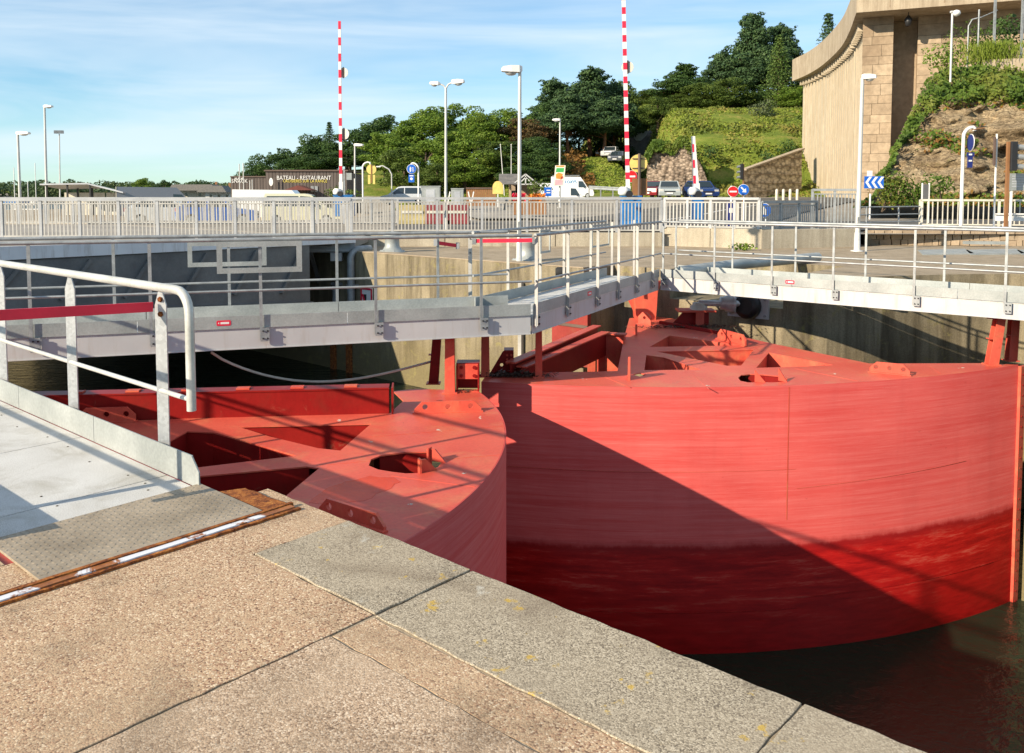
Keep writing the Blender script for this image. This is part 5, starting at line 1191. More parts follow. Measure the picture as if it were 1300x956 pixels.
# ------------------------------------------------------------------ vehicles
def vehicle(name, label, cat, P, heading, prof_low, prof_cab, ln, wd, paint, wheels, windows, group=None, front=1, extra=None):
    """profiles are (x, z) in metres along the length; local x forward"""
    c, s_ = math.cos(heading), math.sin(heading); U = Vector((c, s_, 0)); V = Vector((-s_, c, 0)); P = Vector(P)
    T = thing(name, label, cat, P, group); W3 = lambda x, y, z: P + U * x + V * y + Z1 * z
    hw = wd / 2; m = MB()
    rings = [[W3(x, y, z) for x, z in prof_low] for y in (-hw, -hw * .97 + .02, hw * .97 - .02, hw)]
    m.loft([[W3(x * .985, -hw, z * .985 + .01) for x, z in prof_low], [W3(x, -hw + .05, z) for x, z in prof_low], [W3(x, hw - .05, z) for x, z in prof_low], [W3(x * .985, hw, z * .985 + .01) for x, z in prof_low]])
    zb = min(z for x, z in prof_cab); zt = max(z for x, z in prof_cab)
    ins = lambda z: hw * (.965 - .16 * (z - zb) / max(.1, zt - zb)) if ln < 4.9 else hw * (.99 - .07 * (z - zb) / max(.1, zt - zb))
    m.loft([[W3(x, -ins(z), z) for x, z in prof_cab], [W3(x, ins(z), z) for x, z in prof_cab]])
    m.build('body', paint, T)
    for kind, pts in windows:
        if kind == 'side':
            for sg in (-1, 1):
                q = [W3(x, sg * (ins(z) + .008), z) for x, z in pts]; MB().add(q, [tuple(range(len(q)))]).build('window', M.glass, T)
        else:
            (x0, z0), (x1, z1) = pts; k = .87; dx = .012 if kind == 'front' else -.012
            q = [W3(x0 + dx, -ins(z0) * k, z0), W3(x0 + dx, ins(z0) * k, z0), W3(x1 + dx, ins(z1) * k, z1), W3(x1 + dx, -ins(z1) * k, z1)]
            MB().add(q, [(0, 1, 2, 3)]).build('windscreen' if kind == 'front' else 'rear_window', M.glass, T)
    for x in wheels:
        for sg in (-1, 1):
            a = V * sg; o = MB().lathe(W3(x, sg * (hw - .2), .31), [(.31, 0), (.315, .04), (.31, .21)], 16, a).build('wheel', M.rubber, T); MB().lathe(W3(x, sg * (hw + .012), .31), [(.2, 0), (.05, .012)], 12, a).build('rim', M.toe, o)
    fx = max(x for x, z in prof_low); rx = min(x for x, z in prof_low)
    for sg in (-1, 1):
        MB().box(W3(fx * .985 - .02, sg * hw * .72, .66), (.08, .32, .15), ax=(U, V, Z1)).build('headlight', M.lens, T)
        MB().box(W3(rx * .985 + .02, sg * hw * .82, .8), (.08, .16, .26), ax=(U, V, Z1)).build('tail_light', M.sign_red, T)
        MB().box(W3(prof_cab[0][0] * .55 if ln < 4.9 else fx - 1.35, sg * (hw + .09), zb + .12), (.1, .17, .13), ax=(U, V, Z1)).build('mirror', M.black, T)
    MB().box(W3(fx + .005, 0, .42), (.04, .5, .11), ax=(U, V, Z1)).build('number_plate', M.white, T)
    MB().box(W3(fx + .0, 0, .56), (.03, wd * .5, .10), ax=(U, V, Z1)).build('grille', M.black, T)
    return T
def paint(n, c): 
    t = NT(n); t.set(c, .25, .1); t.b.inputs['Coat Weight'].default_value = .5; return t.m
CL = [(-2.0, .25), (2.0, .25), (2.06, .5), (1.98, .78), (.95, .92), (-1.9, .95), (-2.05, .7)]
CC = [(.98, .9), (.25, 1.42), (-1.15, 1.45), (-1.9, .92)]
CWIN = [('side', [(.72, .96), (.22, 1.34), (-.42, 1.36), (-.42, .96)]), ('side', [(-.5, .96), (-.5, 1.36), (-1.1, 1.36), (-1.6, .98)]), ('front', [(.95, .95), (.3, 1.38)]), ('rear', [(-1.88, .97), (-1.2, 1.4)])]
def car(label, px, Y, heading, col, group='cars on the side road', dz=0.0, name='parked_car', scale=1):
    p = pxz(px, Y, 1); p.z = hill(p.x, Y) + .06 + dz
    return vehicle(name, label, 'car', p, heading, CL, CC, 4.1, 1.74, paint('car_paint', col), (-1.25, 1.3), CWIN, group)
DN = R(-112)
car('dark red car with open look at the front of the row', 832, 73, R(-120), (.22, .012, .02))
car('silver grey car beside the red car on the side road', 849, 71, R(-98), (.36, .40, .40))
car('dark blue car behind the short striped barrier', 889, 69, R(-84), (.012, .04, .17))
for px, Y, col, lb in ((775, 110, (.6, .6, .6), 'white car highest on the shady upper road'), (784, 106, (.10, .11, .13), 'grey car on the shady upper road behind the tall barrier'), (790, 114, (.3, .35, .42), 'pale blue car at the back of the shady upper road'), (768, 114, (.35, .14, .03), 'orange brown car under the pines on the upper road')):
    car(lb, px, Y, R(252), col, 'cars on the upper road')
VL = [(-2.9, .28), (2.75, .28), (2.85, .55), (2.7, 1.0), (2.0, 1.2), (-2.9, 1.2)]
VC = [(2.05, 1.15), (1.35, 2.05), (1.0, 2.45), (-2.88, 2.5), (-2.9, 1.15)]
VWIN = [('side', [(1.85, 1.25), (1.32, 1.95), (.75, 1.98), (.75, 1.25)]), ('front', [(2.02, 1.22), (1.4, 2.0)])]
def van(label, px, Y, heading, col, group=None, dz=0, ybase=None):
    p = pxz(px, Y, 1); p.z = hill(p.x, Y) + .06 + dz
    return vehicle('van', label, 'van', p, heading, VL, VC, 5.8, 1.95, paint('van_paint', col), (-1.8, 1.95), VWIN, group), p
v1, p1 = van('long grey van with beige rear facing right beyond the bridge', 205, 62, R(24), (.17, .18, .21), dz=-.15)
U, V = Vector((math.cos(R(24)), math.sin(R(24)), 0)), Vector((-math.sin(R(24)), math.cos(R(24)), 0))
MB().box(p1 - U * 2.93 + Z1 * 1.7, (.06, 1.84, 1.6), ax=(U, V, Z1)).build('rear_door', M.cream, v1); MB().box(p1 - U * 2.97 + Z1 * 1.25 + V * .1, (.03, .5, .3), ax=(U, V, Z1)).build('plate_recess', M.brown, v1)
v2, p2 = van('white van parked in front of the brown restaurant', 355, 58, R(3), (.72, .71, .69), dz=-.35)
v3, p3 = van('white high van with blue lettering below the grass bank', 727, 82, R(-4), (.75, .75, .74), dz=-.1)
v4, p4 = van('low white van in front of the lettered van', 716, 74, R(-2), (.75, .75, .74), dz=-.85)
def text(s_, size, P, U, V, mat, parent, ext=.012, name='lettering', align='CENTER', sx=1.0):
    c = bpy.data.curves.new('t', 'FONT'); c.body = s_; c.size = size; c.extrude = ext; c.align_x = align; c.resolution_u = 2
    o = bpy.data.objects.new('t', c); COL.objects.link(o); dg = bpy.context.evaluated_depsgraph_get(); me = bpy.data.meshes.new_from_object(o.evaluated_get(dg)); bpy.data.objects.remove(o)
    U = Vector(U).normalized(); V = Vector(V).normalized(); N = U.cross(V); o0 = origin_of(parent)
    for v in me.vertices: v.co = Vector(P) + U * (v.co.x * sx) + V * v.co.y + N * v.co.z - o0
    me.materials.clear(); me.materials.append(mat); me.name = name
    ob = bpy.data.objects.new(name, me); COL.objects.link(ob); ob.parent = parent; return ob
U3 = Vector((math.cos(R(-4)), math.sin(R(-4)), 0))
text('LOXYS', .5, p3 + U3 * -.35 + Vector((0, -.965, 1.72)), U3, Z1, plain('letter_blue', (.03, .30, .62), .4), v3)
MB().box(p3 + U3 * -1.75 + Vector((0, -.955, 1.9)), (.6, .02, .22), rz=R(-4)).build('emblem', M.galv_dark, v3)
mb = MB().box(p3 + U3 * -.9 + Z1 * 2.62, (3.6, 1.5, .06), rz=R(-4)); mb.build('roof_rack', M.galv, v3)
for o_, k_ in ((v3, .82), (v4, .84)): o_.scale = (k_ * .86, k_, k_)
MPL = [(-2.2, .28), (2.2, .28), (2.3, .55), (2.2, .85), (1.3, 1.05), (-2.2, 1.05)]; MPC = [(1.5, 1.0), (.55, 1.72), (.2, 1.8), (-2.0, 1.8), (-2.25, 1.0)]
MPW = [('side', [(1.15, 1.08), (.5, 1.62), (-.05, 1.66), (-.05, 1.08)]), ('side', [(-.15, 1.08), (-.15, 1.66), (-1.9, 1.66), (-2.05, 1.08)]), ('front', [(1.48, 1.05), (.6, 1.68)])]
p = pxz(514, 84, .42); vehicle('people_carrier', 'silver people carrier facing left before the light green trees', 'car', p, R(180 - 2), MPL, MPC, 4.6, 1.8, paint('silver_paint', (.55, .58, .60)), (-1.4, 1.4), MPW)
p = pxz(385, 50, -.25); vehicle('small_van', 'white and yellow small van before the restaurant awning', 'van', p, R(6), MPL, MPC, 4.6, 1.8, paint('yellow_trim', (.62, .60, .42)), (-1.4, 1.4), MPW)
def road_car(label, px, Y, hd, col): 
    p = pxz(px, Y, .0); p.z = ground(p.x, Y) - .02; return vehicle('car', label, 'car', p, hd, CL, CC, 4.1, 1.74, paint('car_paint', col), (-1.25, 1.3), CWIN, 'cars crossing the bridge')
road_car('white car beyond the bridge, only its roof above the railing', 214, 46, R(14), (.6, .62, .62)); 
road_car('bright blue car right of the grey van, only its roof above the railing', 277, 46, R(14), (.015, .11, .42))
for px, c_, lb in ((556, (.22, .03, .035), 'red plastic road barrier behind the railing left of the double lamp foot'), (579, (.22, .03, .035), 'red plastic road barrier behind the railing right of the double lamp foot'), (524, (.42, .35, .16), 'yellow plastic road barrier behind the railing under the people carrier')):
    p = pxz(px, 33, .42); T = thing('plastic_barrier', lb, 'road barrier', p, 'plastic road barriers'); MB().loft([[p + Vector((x * .5, y * w_, z)) for x, y in ((-1, -1), (1, -1), (1, 1), (-1, 1))] for z, w_ in ((0, .24), (.14, .24), (.3, .13), (.72, .10))]).build('body', plain('barrier_plastic', c_, .5), T, bevel=.02); MB().box(p + Vector((0, -.15, .45)), (.8, .02, .10)).build('stripe', M.cream, T)
# flower troughs (red and orange blossom) behind the railing
ft = thing('flower_trough', 'trough of red and orange flowers in front of the little hut', 'planter', pxz(672, 44, .45)); P = pxz(672, 44, .45)
MB().box(P + Z1 * .4, (1.7, .5, .7)).build('trough', M.brown, ft); rf = random.Random(4)
for nm, x0, x1, mt_ in (('red_blossom', -.85, -.2, M.bar_red), ('orange_blossom', -.05, .8, mt['orange'])):
    vs, fs = [], []
    for k in range(160):
        c = P + Vector((rf.uniform(x0, x1), rf.uniform(-.3, .3), .75 + rf.random() * .35)); u = Vector((rf.uniform(-1, 1), rf.uniform(-1, 1), rf.uniform(-1, 1))).normalized() * .06; v = u.orthogonal()
        j = len(vs); vs += [tuple(c - u), tuple(c + v), tuple(c + u), tuple(c - v)]; fs.append((j, j + 1, j + 2, j + 3))
    o = np_mesh(nm, vs, fs, mt_, ft); o['kind'] = 'stuff'
# ------------------------------------------------------------------ small buildings
M.timber = mixed('brown_timber', (0.085, 0.068, 0.06), (0.135, 0.11, 0.098), 1.2, 0.85, 0, 30, 0.1, sc=(6, 6, .4))
def boxthing(T, name, c, size, mat, rz=0, bev=0): return MB().box(c, size, rz).build(name, mat, T, bevel=bev)
YR = 74; ZG0 = -.39
T = thing('restaurant', 'long brown flat roofed boat restaurant with white and yellow lettering', 'building', pxz(385, YR, ZG0))
x0, x1, zt = pxz(338, YR, 1).x, pxz(441, YR, 1).x, zpx(217.5, YR)
npl = 24
for i in range(npl):
    a = x0 + (x1 - x0) * i / npl; b = x0 + (x1 - x0) * (i + 1) / npl; boxthing(T, 'plank', ((a + b) / 2, YR, (ZG0 + zt) / 2), (b - a - .03, .12, zt - ZG0), M.timber)
boxthing(T, 'wall', ((x0 + x1) / 2, YR + 4, (ZG0 + zt) / 2 - .05), (x1 - x0 - .1, 7.8, zt - ZG0 - .1), M.timber)
boxthing(T, 'roof_edge', ((x0 + x1) / 2, YR + 4, zt + .06), (x1 - x0 + .2, 8.4, .12), M.pole_dark)
xc = pxz(386.5, YR, 1).x
text('BATEAU - RESTAURANT', .50, (xc, YR - .09, zpx(228.3, YR)), (1, 0, 0), Z1, M.white, T, sx=.86); text('CROISIERES SUR LA RANCE', .36, (xc + .1, YR - .09, zpx(231.6, YR)), (1, 0, 0), Z1, plain('letter_yellow', (.75, .62, .12), .5), T, sx=.86)
aw = pxz(380, YR - 1.2, 0); za, zb = zpx(235.5, YR), zpx(241.5, YR)
MB().slab([(-1.1, 0), (1.25, 0), (.1, za - zb)], [], (aw.x, YR - 2.0, zb), (1, 0, 0), Z1, 1.9).build('awning', plain('awning_maroon', (.16, .045, .035), .8), T)
for px in (397, 402): boxthing(T, 'menu_board', (pxz(px, YR, 1).x, YR - .1, zpx(240, YR)), (.26, .05, .5), M.galv)
T2 = thing('snack_bar', 'lower brown snack bar wall with white lettering beside the restaurant', 'building', pxz(315, YR + .6, ZG0)); x2, zt2 = pxz(292, YR, 1).x, zpx(225, YR)
for i in range(12):
    a = x2 + (x0 - .06 - x2) * i / 12; b = x2 + (x0 - .06 - x2) * (i + 1) / 12; boxthing(T2, 'plank', ((a + b) / 2, YR + .3, (ZG0 + zt2) / 2), (b - a - .03, .12, zt2 - ZG0), M.timber)
boxthing(T2, 'wall', ((x0 + x2) / 2 - .03, YR + 3.4, (ZG0 + zt2) / 2 - .04), (x0 - x2 - .2, 6, zt2 - ZG0 - .1), M.timber)
boxthing(T2, 'roof_edge', ((x0 + x2) / 2 - .03, YR + 3.3, zt2 + .05), (x0 - x2 - .06, 6.3, .1), M.pole_dark)
xs = pxz(303, YR, 1).x
text('BAR', .42, (xs, YR + .2, zpx(228.6, YR)), (1, 0, 0), Z1, M.white, T2); text('SNACK', .42, (xs + .05, YR + .2, zpx(232, YR)), (1, 0, 0), Z1, M.white, T2)
T = thing('totem_sign', 'white oval sign on a post in front of the restaurant', 'sign', pxz(344, 70, ZG0)); P = pxz(344, 70, zpx(231, 70))
MB().slab([(.16 * math.cos(a * .393), .33 * math.sin(a * .393)) for a in range(16)], [], P, (1, 0, 0), Z1, .05).build('panel', M.white, T); MB().box((P.x, P.y + .04, 1.0), (.07, .06, 2.6)).build('post', M.pole_dark, T)
# hut with slate roof and open gable truss
YH = 60; M.slate = mixed('slate', (.13, .125, .12), (.20, .185, .17), 3, .8, 0, 20, .2); M.stone_pale = granite('hut_stone')
T = thing('hut', 'little stone hut with slate roof and timber gable behind the flowers', 'hut', pxz(660, YH, .5)); hx0, hx1 = pxz(645, YH, 1).x, pxz(674, YH, 1).x; xm = pxz(667, YH, 1).x
zr, ze = zpx(220.5, YH), zpx(233.5, YH); hw_ = .62
for x in (hx0 + .15, hx0 + .6, xm - hw_, xm + hw_): boxthing(T, 'stone_pier', (x, YH, (.5 + ze) / 2), (.16, .3, ze - .5), M.stone_pale)
boxthing(T, 'wall', ((hx0 + hx1) / 2, YH + 1.4, (.5 + ze) / 2), (hx1 - hx0 - .1, .2, ze - .5), M.stone_pale); boxthing(T, 'door', (hx0 + .37, YH + .1, 1.1), (.3, .06, 1.3), M.timber)
boxthing(T, 'side_wall', (xm + hw_ + .2, YH + .5, (.5 + ze) / 2 - .1), (.4, 1.4, ze - .7), M.stone_pale)
for k in range(7):
    f = k / 7; g = (k + 1) / 7.0
    for sg in (-1, 1):
        MB().bar((xm + sg * (.95 * f - .02), YH + .5, zr - (zr - ze) * f), (xm + sg * .95 * (g + .05), YH + .5, zr - (zr - ze) * (g + .05) + .02), 2.0, .035, up=Z1).build('slate_course', M.slate, T)
for k in range(5):
    f, g = k / 5, (k + 1) / 5 + .04; MB().bar((xm - 1.15, YH + .9 * 0 + .5 - 1.3 * f, zr - .02 - (zr - ze) * f), (xm - 1.15, YH + .5 - 1.3 * g, zr - .02 - (zr - ze) * g + .02), 1.35, .035).build('slate_course', M.slate, T)
for a, b in (((xm - .9, ze), (xm, zr)), ((xm + .9, ze), (xm, zr)), ((xm - .8, ze + .02), (xm + .8, ze + .02)), ((xm, ze), (xm, zr - .1)), ((xm - .4, ze + .1), (xm, ze + .5)), ((xm + .4, ze + .1), (xm, ze + .5))):
    MB().bar((a[0], YH - .62, a[1] - .05), (b[0], YH - .62, b[1] - .05), .08, .10, up=Vector((0, 1, 0))).build('truss_beam', M.pole, T)
T = thing('timber_screen', 'low brown timber screen beside the tan arched board', 'screen', pxz(614, 56, .5)); z1_ = zpx(238, 56)
for i in range(14): boxthing(T, 'plank', (pxz(592 + 2.7 * i + 1.3, 56, 1).x, 56, (.5 + z1_) / 2), (.125, .05, z1_ - .5), M.brown)
boxthing(T, 'rail', (pxz(611, 55.9, 1).x, 55.95, z1_ - .05), (1.98, .06, .09), M.pole_dark)
T = thing('arched_board', 'tan half round board standing beside the hut', 'board', pxz(632, 54, .5)); P = pxz(632, 54, zpx(238, 54)); MB().slab([(.33 * math.cos(a * .3), .40 * math.sin(a * .3)) for a in range(-1, 12)] + [(-.33, -.4), (.33, -.4)], [], P, (1, 0, 0), Z1, .04).build('board', M.sign_back, T); MB().box((P.x, P.y + .05, P.z - .8), (.06, .06, 1.6)).build('post', M.white, T)
# shelter with flat and sloping roof
YS = 60
T = thing('shelter', 'open bus shelter with dark posts and grey roof at far left', 'shelter', pxz(95, YS, ZG0)); X = lambda px, Y=YS: pxz(px, Y, 1).x
rings = [[Vector((X(px), YS + dy, zpx(py, YS) + dz)) for px, py in ((53, 233.2), (113, 232.2), (158, 243.5))] for dy, dz in ((-.2, 0), (2.6, -.28))]
MB().add(rings[0] + rings[1] + [p - Z1 * .1 for p in rings[0] + rings[1]], [(0, 1, 4, 3), (1, 2, 5, 4), (6, 9, 10, 7), (7, 10, 11, 8), (0, 6, 7, 1), (1, 7, 8, 2), (3, 4, 10, 9), (4, 5, 11, 10), (0, 3, 9, 6), (2, 8, 11, 5)]).build('roof', M.bridge_grey, T)
for px in (60, 86, 115, 79, 98, 135, 155): boxthing(T, 'post', (X(px), YS + (.0 if px in (60, 86, 115) else 2.2), (ZG0 + zpx(235 if px < 116 else 243, YS)) / 2), (.1, .1, zpx(235 if px < 116 else 243, YS) - ZG0), M.black)
for a, b in ((61, 78), (80, 97), (99, 114), (116, 134), (136, 154)): boxthing(T, 'panel', ((X(a) + X(b)) / 2, YS + 2.25, (ZG0 + zpx(244.5, YS)) / 2), (X(b) - X(a), .06, zpx(244.5, YS) - ZG0), M.cream)
# boats beyond
def boat(label, px, Y, ln, hullc, cabin, group='boats moored at far left'):
    P = pxz(px, Y, WUP); T = thing('boat', label, 'boat', P, group); rings = []
    for x, w, z0, z1 in ((-.5, .8, .0, 1.15), (-.2, 1, -.2, 1.1), (.2, .95, -.2, 1.2), (.42, .45, 0, 1.4), (.5, .05, .5, 1.5)):
        rings.append([P + Vector((x * ln, y * w * ln * .16, z)) for y, z in ((-1, z1), (-.8, z0), (.8, z0), (1, z1))])
    MB().loft(rings).build('hull', hullc, T)
    if cabin: MB().box(P + Vector((0, 0, 1.9)), (ln * .4, ln * .2, 1.6), 0).build('cabin', M.white, T, bevel=.1); MB().box(P + Vector((.0, -ln * .102, 2.2)), (ln * .3, .02, .5)).build('window', M.glass, T)
    MB().box(P + Vector((0, 0, 1.15)), (ln * .86, ln * .26, .1)).build('deck', M.cream, T); return T, P
T, P = boat('white motor cruiser beyond the left lamp posts', 38, 120, 9, M.white, True); MB().box(P + Vector((-.5, 0, 3.6)), (3.4, 1.6, .9)).build('flybridge', M.white, T, bevel=.1); MB().tube([P + Vector((1, 0, 3)), P + Vector((1, 0, 9))], .05, 6).build('mast', M.white, T)
T, P = boat('blue covered boat at the far left edge', 14, 112, 6, M.blue, True); MB().box(P + Vector((0, 0, 3.7)), (4.2, 1.6, .5)).build('cover', M.blue, T, bevel=.1)
T, P = boat('yacht with two masts behind the white cruiser', 24, 135, 10, M.white, False)
for dx in (-.5, 1.6): MB().tube([P + Vector((dx, 0, 1.2)), P + Vector((dx, 0, 8.3 - dx))], .06, 6).build('mast', M.white, T)
def house(label, px, Y, w_, h_, wallc, base):
    P = pxz(px, Y, base); T = thing('house', label, 'house', P, 'houses on the far shore'); MB().box(P + Z1 * h_ / 2, (w_, 7, h_)).build('wall', wallc, T)
    MB().slab([(-w_ / 2 - .4, 0), (w_ / 2 + .4, 0), (w_ / 2 - 1.2, h_ * .7), (-w_ / 2 + 1.2, h_ * .7)], [], P + Vector((0, -3.8, h_)), (1, 0, 0), Z1, -7.6).build('roof', M.slate, T)
    MB().box(P + Vector((w_ * .3, 0, h_ * 1.8)), (.8, .8, 1.6)).build('chimney', M.brown, T)
    for dx in (-.3, 0, .3): MB().box(P + Vector((w_ * dx, -3.52, h_ * .55)), (.9, .06, 1.3)).build('window', M.glass, T)
house('cream house with grey roof across the estuary above the grey van', 258, 330, 17, 3.2, M.cream, -.8)
house('white gabled house beside the cream one across the estuary', 282, 325, 10, 3.4, M.white, -1.6)
P = pxz(936, 136, 13); T = thing('house', 'white house glimpsed between the hilltop trees', 'house', (P.x, P.y, 11)); MB().box((P.x, P.y + 4, 12.6), (10, 7, 5.6)).build('wall', M.white, T); MB().box((P.x, P.y + 4, 15.5), (10.6, 7.6, .3)).build('roof', M.slate, T); MB().box((P.x - 1, P.y + .48, 13.2), (1.2, .06, 1.2)).build('window', M.glass, T)

# ------------------------------------------------------------------ the curved tower
CZ, CT = 13.87, 16.2
K = [(23.5, 60), (25.9, 67.5), (28, 75), (29.9, 84.4), (30.7, 91), (30.85, 96.4)]
def catmull(P, n):
    out = []
    Q = [tuple(2 * np.array(P[0]) - np.array(P[1]))] + list(P) + [tuple(2 * np.array(P[-1]) - np.array(P[-2]))]
    for i in range(1, len(Q) - 2):
        p0, p1, p2, p3 = map(np.array, Q[i - 1:i + 3])
        for k in range(n):
            t = k / n; out.append(tuple(.5 * (2 * p1 + (p2 - p0) * t + (2 * p0 - 5 * p1 + 4 * p2 - p3) * t * t + (3 * p1 - p0 - 3 * p2 + p3) * t ** 3)))
    out.append(tuple(P[-1])); return out
KC = catmull(K, 7); FD = Vector((0.918, -0.397, 0)); FN = Vector((-0.397, -0.918, 0))
tower = thing('tower', 'great curved concrete and granite bastion with overhanging cornice', 'tower', (27, 66, .5))
fr_end = Vector((K[0][0], K[0][1], 0)) + FD * 16
MB().slab(ccw([(fr_end.x, fr_end.y)] + KC + [(62, 96.4), (62, 56)]), [], (0, 0, CT), *E3, CT - CZ).build('cornice', M.cornice, tower)
for k in range(5): 
    P = Vector((K[0][0], K[0][1], 0)) + FD * (2.1 + 3.3 * k) + FN * .004; MB().box(P + Z1 * (CZ + 1.0), (.04, .02, 1.6), rz=math.atan2(FD.y, FD.x)).build('joint', M.granite_joint, tower)
WC = [(x + 1.15, y + .6) for x, y in catmull(K[:-1] + [(30.75, 95.2)], 9)]
WC = [p for p in WC if p[1] > 62.2]
vs, fs = [], []; acc = [WC[0]]
for a, b in zip(WC[:-1], WC[1:]):
    n = max(1, int(math.hypot(b[0] - a[0], b[1] - a[1]) / .42))
    for k in range(1, n + 1): acc.append((a[0] + (b[0] - a[0]) * k / n, a[1] + (b[1] - a[1]) * k / n))
pts = []
for i in range(len(acc) - 1):
    a, b = Vector(acc[i]), Vector(acc[i + 1]); d = (b - a).normalized(); n = Vector((-d.y, d.x)); o = .07 if i % 2 else 0.0
    pts += [a + n * o, b + n * o]
for p in pts: vs += [(p.x, p.y, -1), (p.x, p.y, CZ + .0)]
fs = [(2 * i, 2 * i + 2, 2 * i + 3, 2 * i + 1) for i in range(len(pts) - 1)]
MB().add(vs, fs).build('ribbed_wall', M.pale_concrete, tower)
# corbels under the curved cornice
for i in range(3, len(acc) - 2, 2):
    a, b = Vector(acc[i]), Vector(acc[i + 1]); d = (b - a).normalized(); n = Vector((-d.y, d.x)); c = a.lerp(b, .5) + n * .30
    MB().box((c.x, c.y, CZ - .3), (.32, .5, .6), rz=math.atan2(d.y, d.x)).build('corbel', M.pale_concrete, tower)
F0 = Vector((24.75, 61.95, 0)); FP = lambda s_, o, z: F0 + FD * s_ + FN * o + Z1 * z
rzF = math.atan2(FD.y, FD.x)
MB().box(FP(1.0, -1.0, 6.4), (1.9, 2.0, 14.9), rz=rzF).build('pilaster_core', M.granite_joint, tower)
MB().box(FP(2.6, -2.7, 6.4), (3.0, 1.0, 14.9), rz=rzF).build('recess_back', M.granite, tower)
MB().box(FP(8.55, -2.7, 6.4), (10.0, 3.6, 14.9), rz=rzF).build('wall_core', M.granite_joint, tower)
rg_ = random.Random(12); bm_ = []
for k in range(6):
    q = lambda: .5 * rg_.uniform(.982, .998); m = MB(); vs = [(x * q(), -.5 if y < 0 else .5, z * q()) for x in (-1, 1) for y in (-1, 1) for z in (-1, 1)]
    m.add(vs, [(0, 1, 3, 2), (4, 6, 7, 5), (0, 4, 5, 1), (2, 3, 7, 6), (0, 2, 6, 4), (1, 5, 7, 3)]); me = bpy.data.meshes.new('stone_block'); me.from_pydata(m.v, [], m.f); me.materials.append(M.granite); me.update(); bm_.append(me)
def block(s0, s1, z0, z1, off):
    o = bpy.data.objects.new('stone_block', rg_.choice(bm_)); COL.objects.link(o); o.parent = tower
    o.location = FP((s0 + s1) / 2, off + rg_.uniform(-.02, .03), (z0 + z1) / 2) - Vector(tower.location); o.scale = (s1 - s0 - .012, .3, z1 - z0 - .014); o.rotation_euler = (0, 0, rzF)
ch = 1.36; z = CZ
for c in range(11):
    z0 = z - ch; h = ch * .42
    if c % 2: rows_ = [(0, .62, z - h, z), (.62, 2.0, z - h, z), (0, 1.25, z0, z - h), (1.25, 2.0, z0, z - h)]
    else: rows_ = [(0, 1.1, z - h, z), (1.1, 2.0, z - h, z), (0, .7, z0, z - h), (.7, 2.0, z0, z - h)]
    for a, b, p, q in rows_: block(a, b, p, q, .0)
    s_ = 3.55
    rows2 = []
    if c < 9:
        for (p, q) in ((z - h, z), (z0, z - h)):
            x = 3.55 - (0 if c % 2 else .0)
            while x < 13.2:
                w_ = rg_.choice((.9, 1.5, 2.1, 2.7)); block(x, min(13.4, x + w_), p, q, -.95); x += w_
    z = z0
lt = thing('lantern', 'black lantern hanging under the tower cornice', 'lantern', FP(2.9, .9, CZ - .9)); P = FP(2.9, 1.0, CZ)
MB().lathe(P - Z1 * .95, [(.08, 0), (.2, .06), (.27, .5), (.2, .58), (.05, .75)], 8).build('cage', M.black, lt); MB().tube([P - Z1 * .25, P], .03, 6).build('rod', M.black, lt)
# fence posts and pipe on the wall top right
T = thing('pergola_frame', 'hooped white pipe frame on the cliff top before the granite wall', 'frame', pxz(1228, 50, 8))
b0_, b1_ = atY(1228, 80, 50), atY(1241, 78, 50); zt = atY(1228, 22, 50).z
MB().tube([b0_ - Z1, (b0_.x, 50, zt - .5), (b0_.x + .2, 50, zt - .12), (b0_.x + .7, 50, zt)], .04, 6).build('hoop', M.galv, T); MB().tube([b1_ - Z1, (b1_.x, 50, atY(1241, 12, 50).z)], .05, 6).build('post', M.galv, T)
MB().tube([(b0_.x + .7, 50, zt), (b0_.x + 1.9, 50.5, zt + .5)], .03, 6).build('stay', M.galv, T)
for px in (1262, 1297): b = atY(px, 50, 50); tag(MB().box((b.x, 50, 11.0), (.12, .1, 5.2)).build('fence_post', M.galv), 'grey upright post on the cliff top, ' + ('right of the hooped frame' if px == 1262 else 'at the picture edge'), 'post', 'posts on the cliff top')
# wall sloping up to the tower, retaining wall of the slope, dark wall by the upper road
def ruled_wall(name, label, cat, top, Y0, Y1, zdown, mat, nrow=8, amp=.08):
    n = 40; vs, fs = [], []; T = thing(name, label, cat, pxz(top[0][0], Y0, 1))
    pxs = [top[0][0] + (top[-1][0] - top[0][0]) * i / n for i in range(n + 1)]
    for i, px in enumerate(pxs):
        Y = Y0 + (Y1 - Y0) * i / n
        for a, b in zip(top[:-1], top[1:]):
            if a[0] <= px <= b[0]: py = a[1] + (b[1] - a[1]) * (px - a[0]) / max(1e-6, b[0] - a[0])
        P = atY(px, py, Y); zb = zdown
        for j in range(nrow + 1):
            z = zb + (P.z - zb) * j / nrow; vs.append((P.x + mnoise.noise(Vector((px * .3, z * 2, 1))) * amp * .3, Y + mnoise.noise(Vector((P.x * 2.2, z * 2.2, 0))) * amp - (nrow - j) * .03, z))
        vs.append((P.x, Y + .6, P.z))
    m_ = nrow + 2
    for i in range(n):
        for j in range(m_ - 1): fs.append((i * m_ + j, (i + 1) * m_ + j, (i + 1) * m_ + j + 1, i * m_ + j + 1))
    np_mesh('wall', vs, fs, mat, T); return T
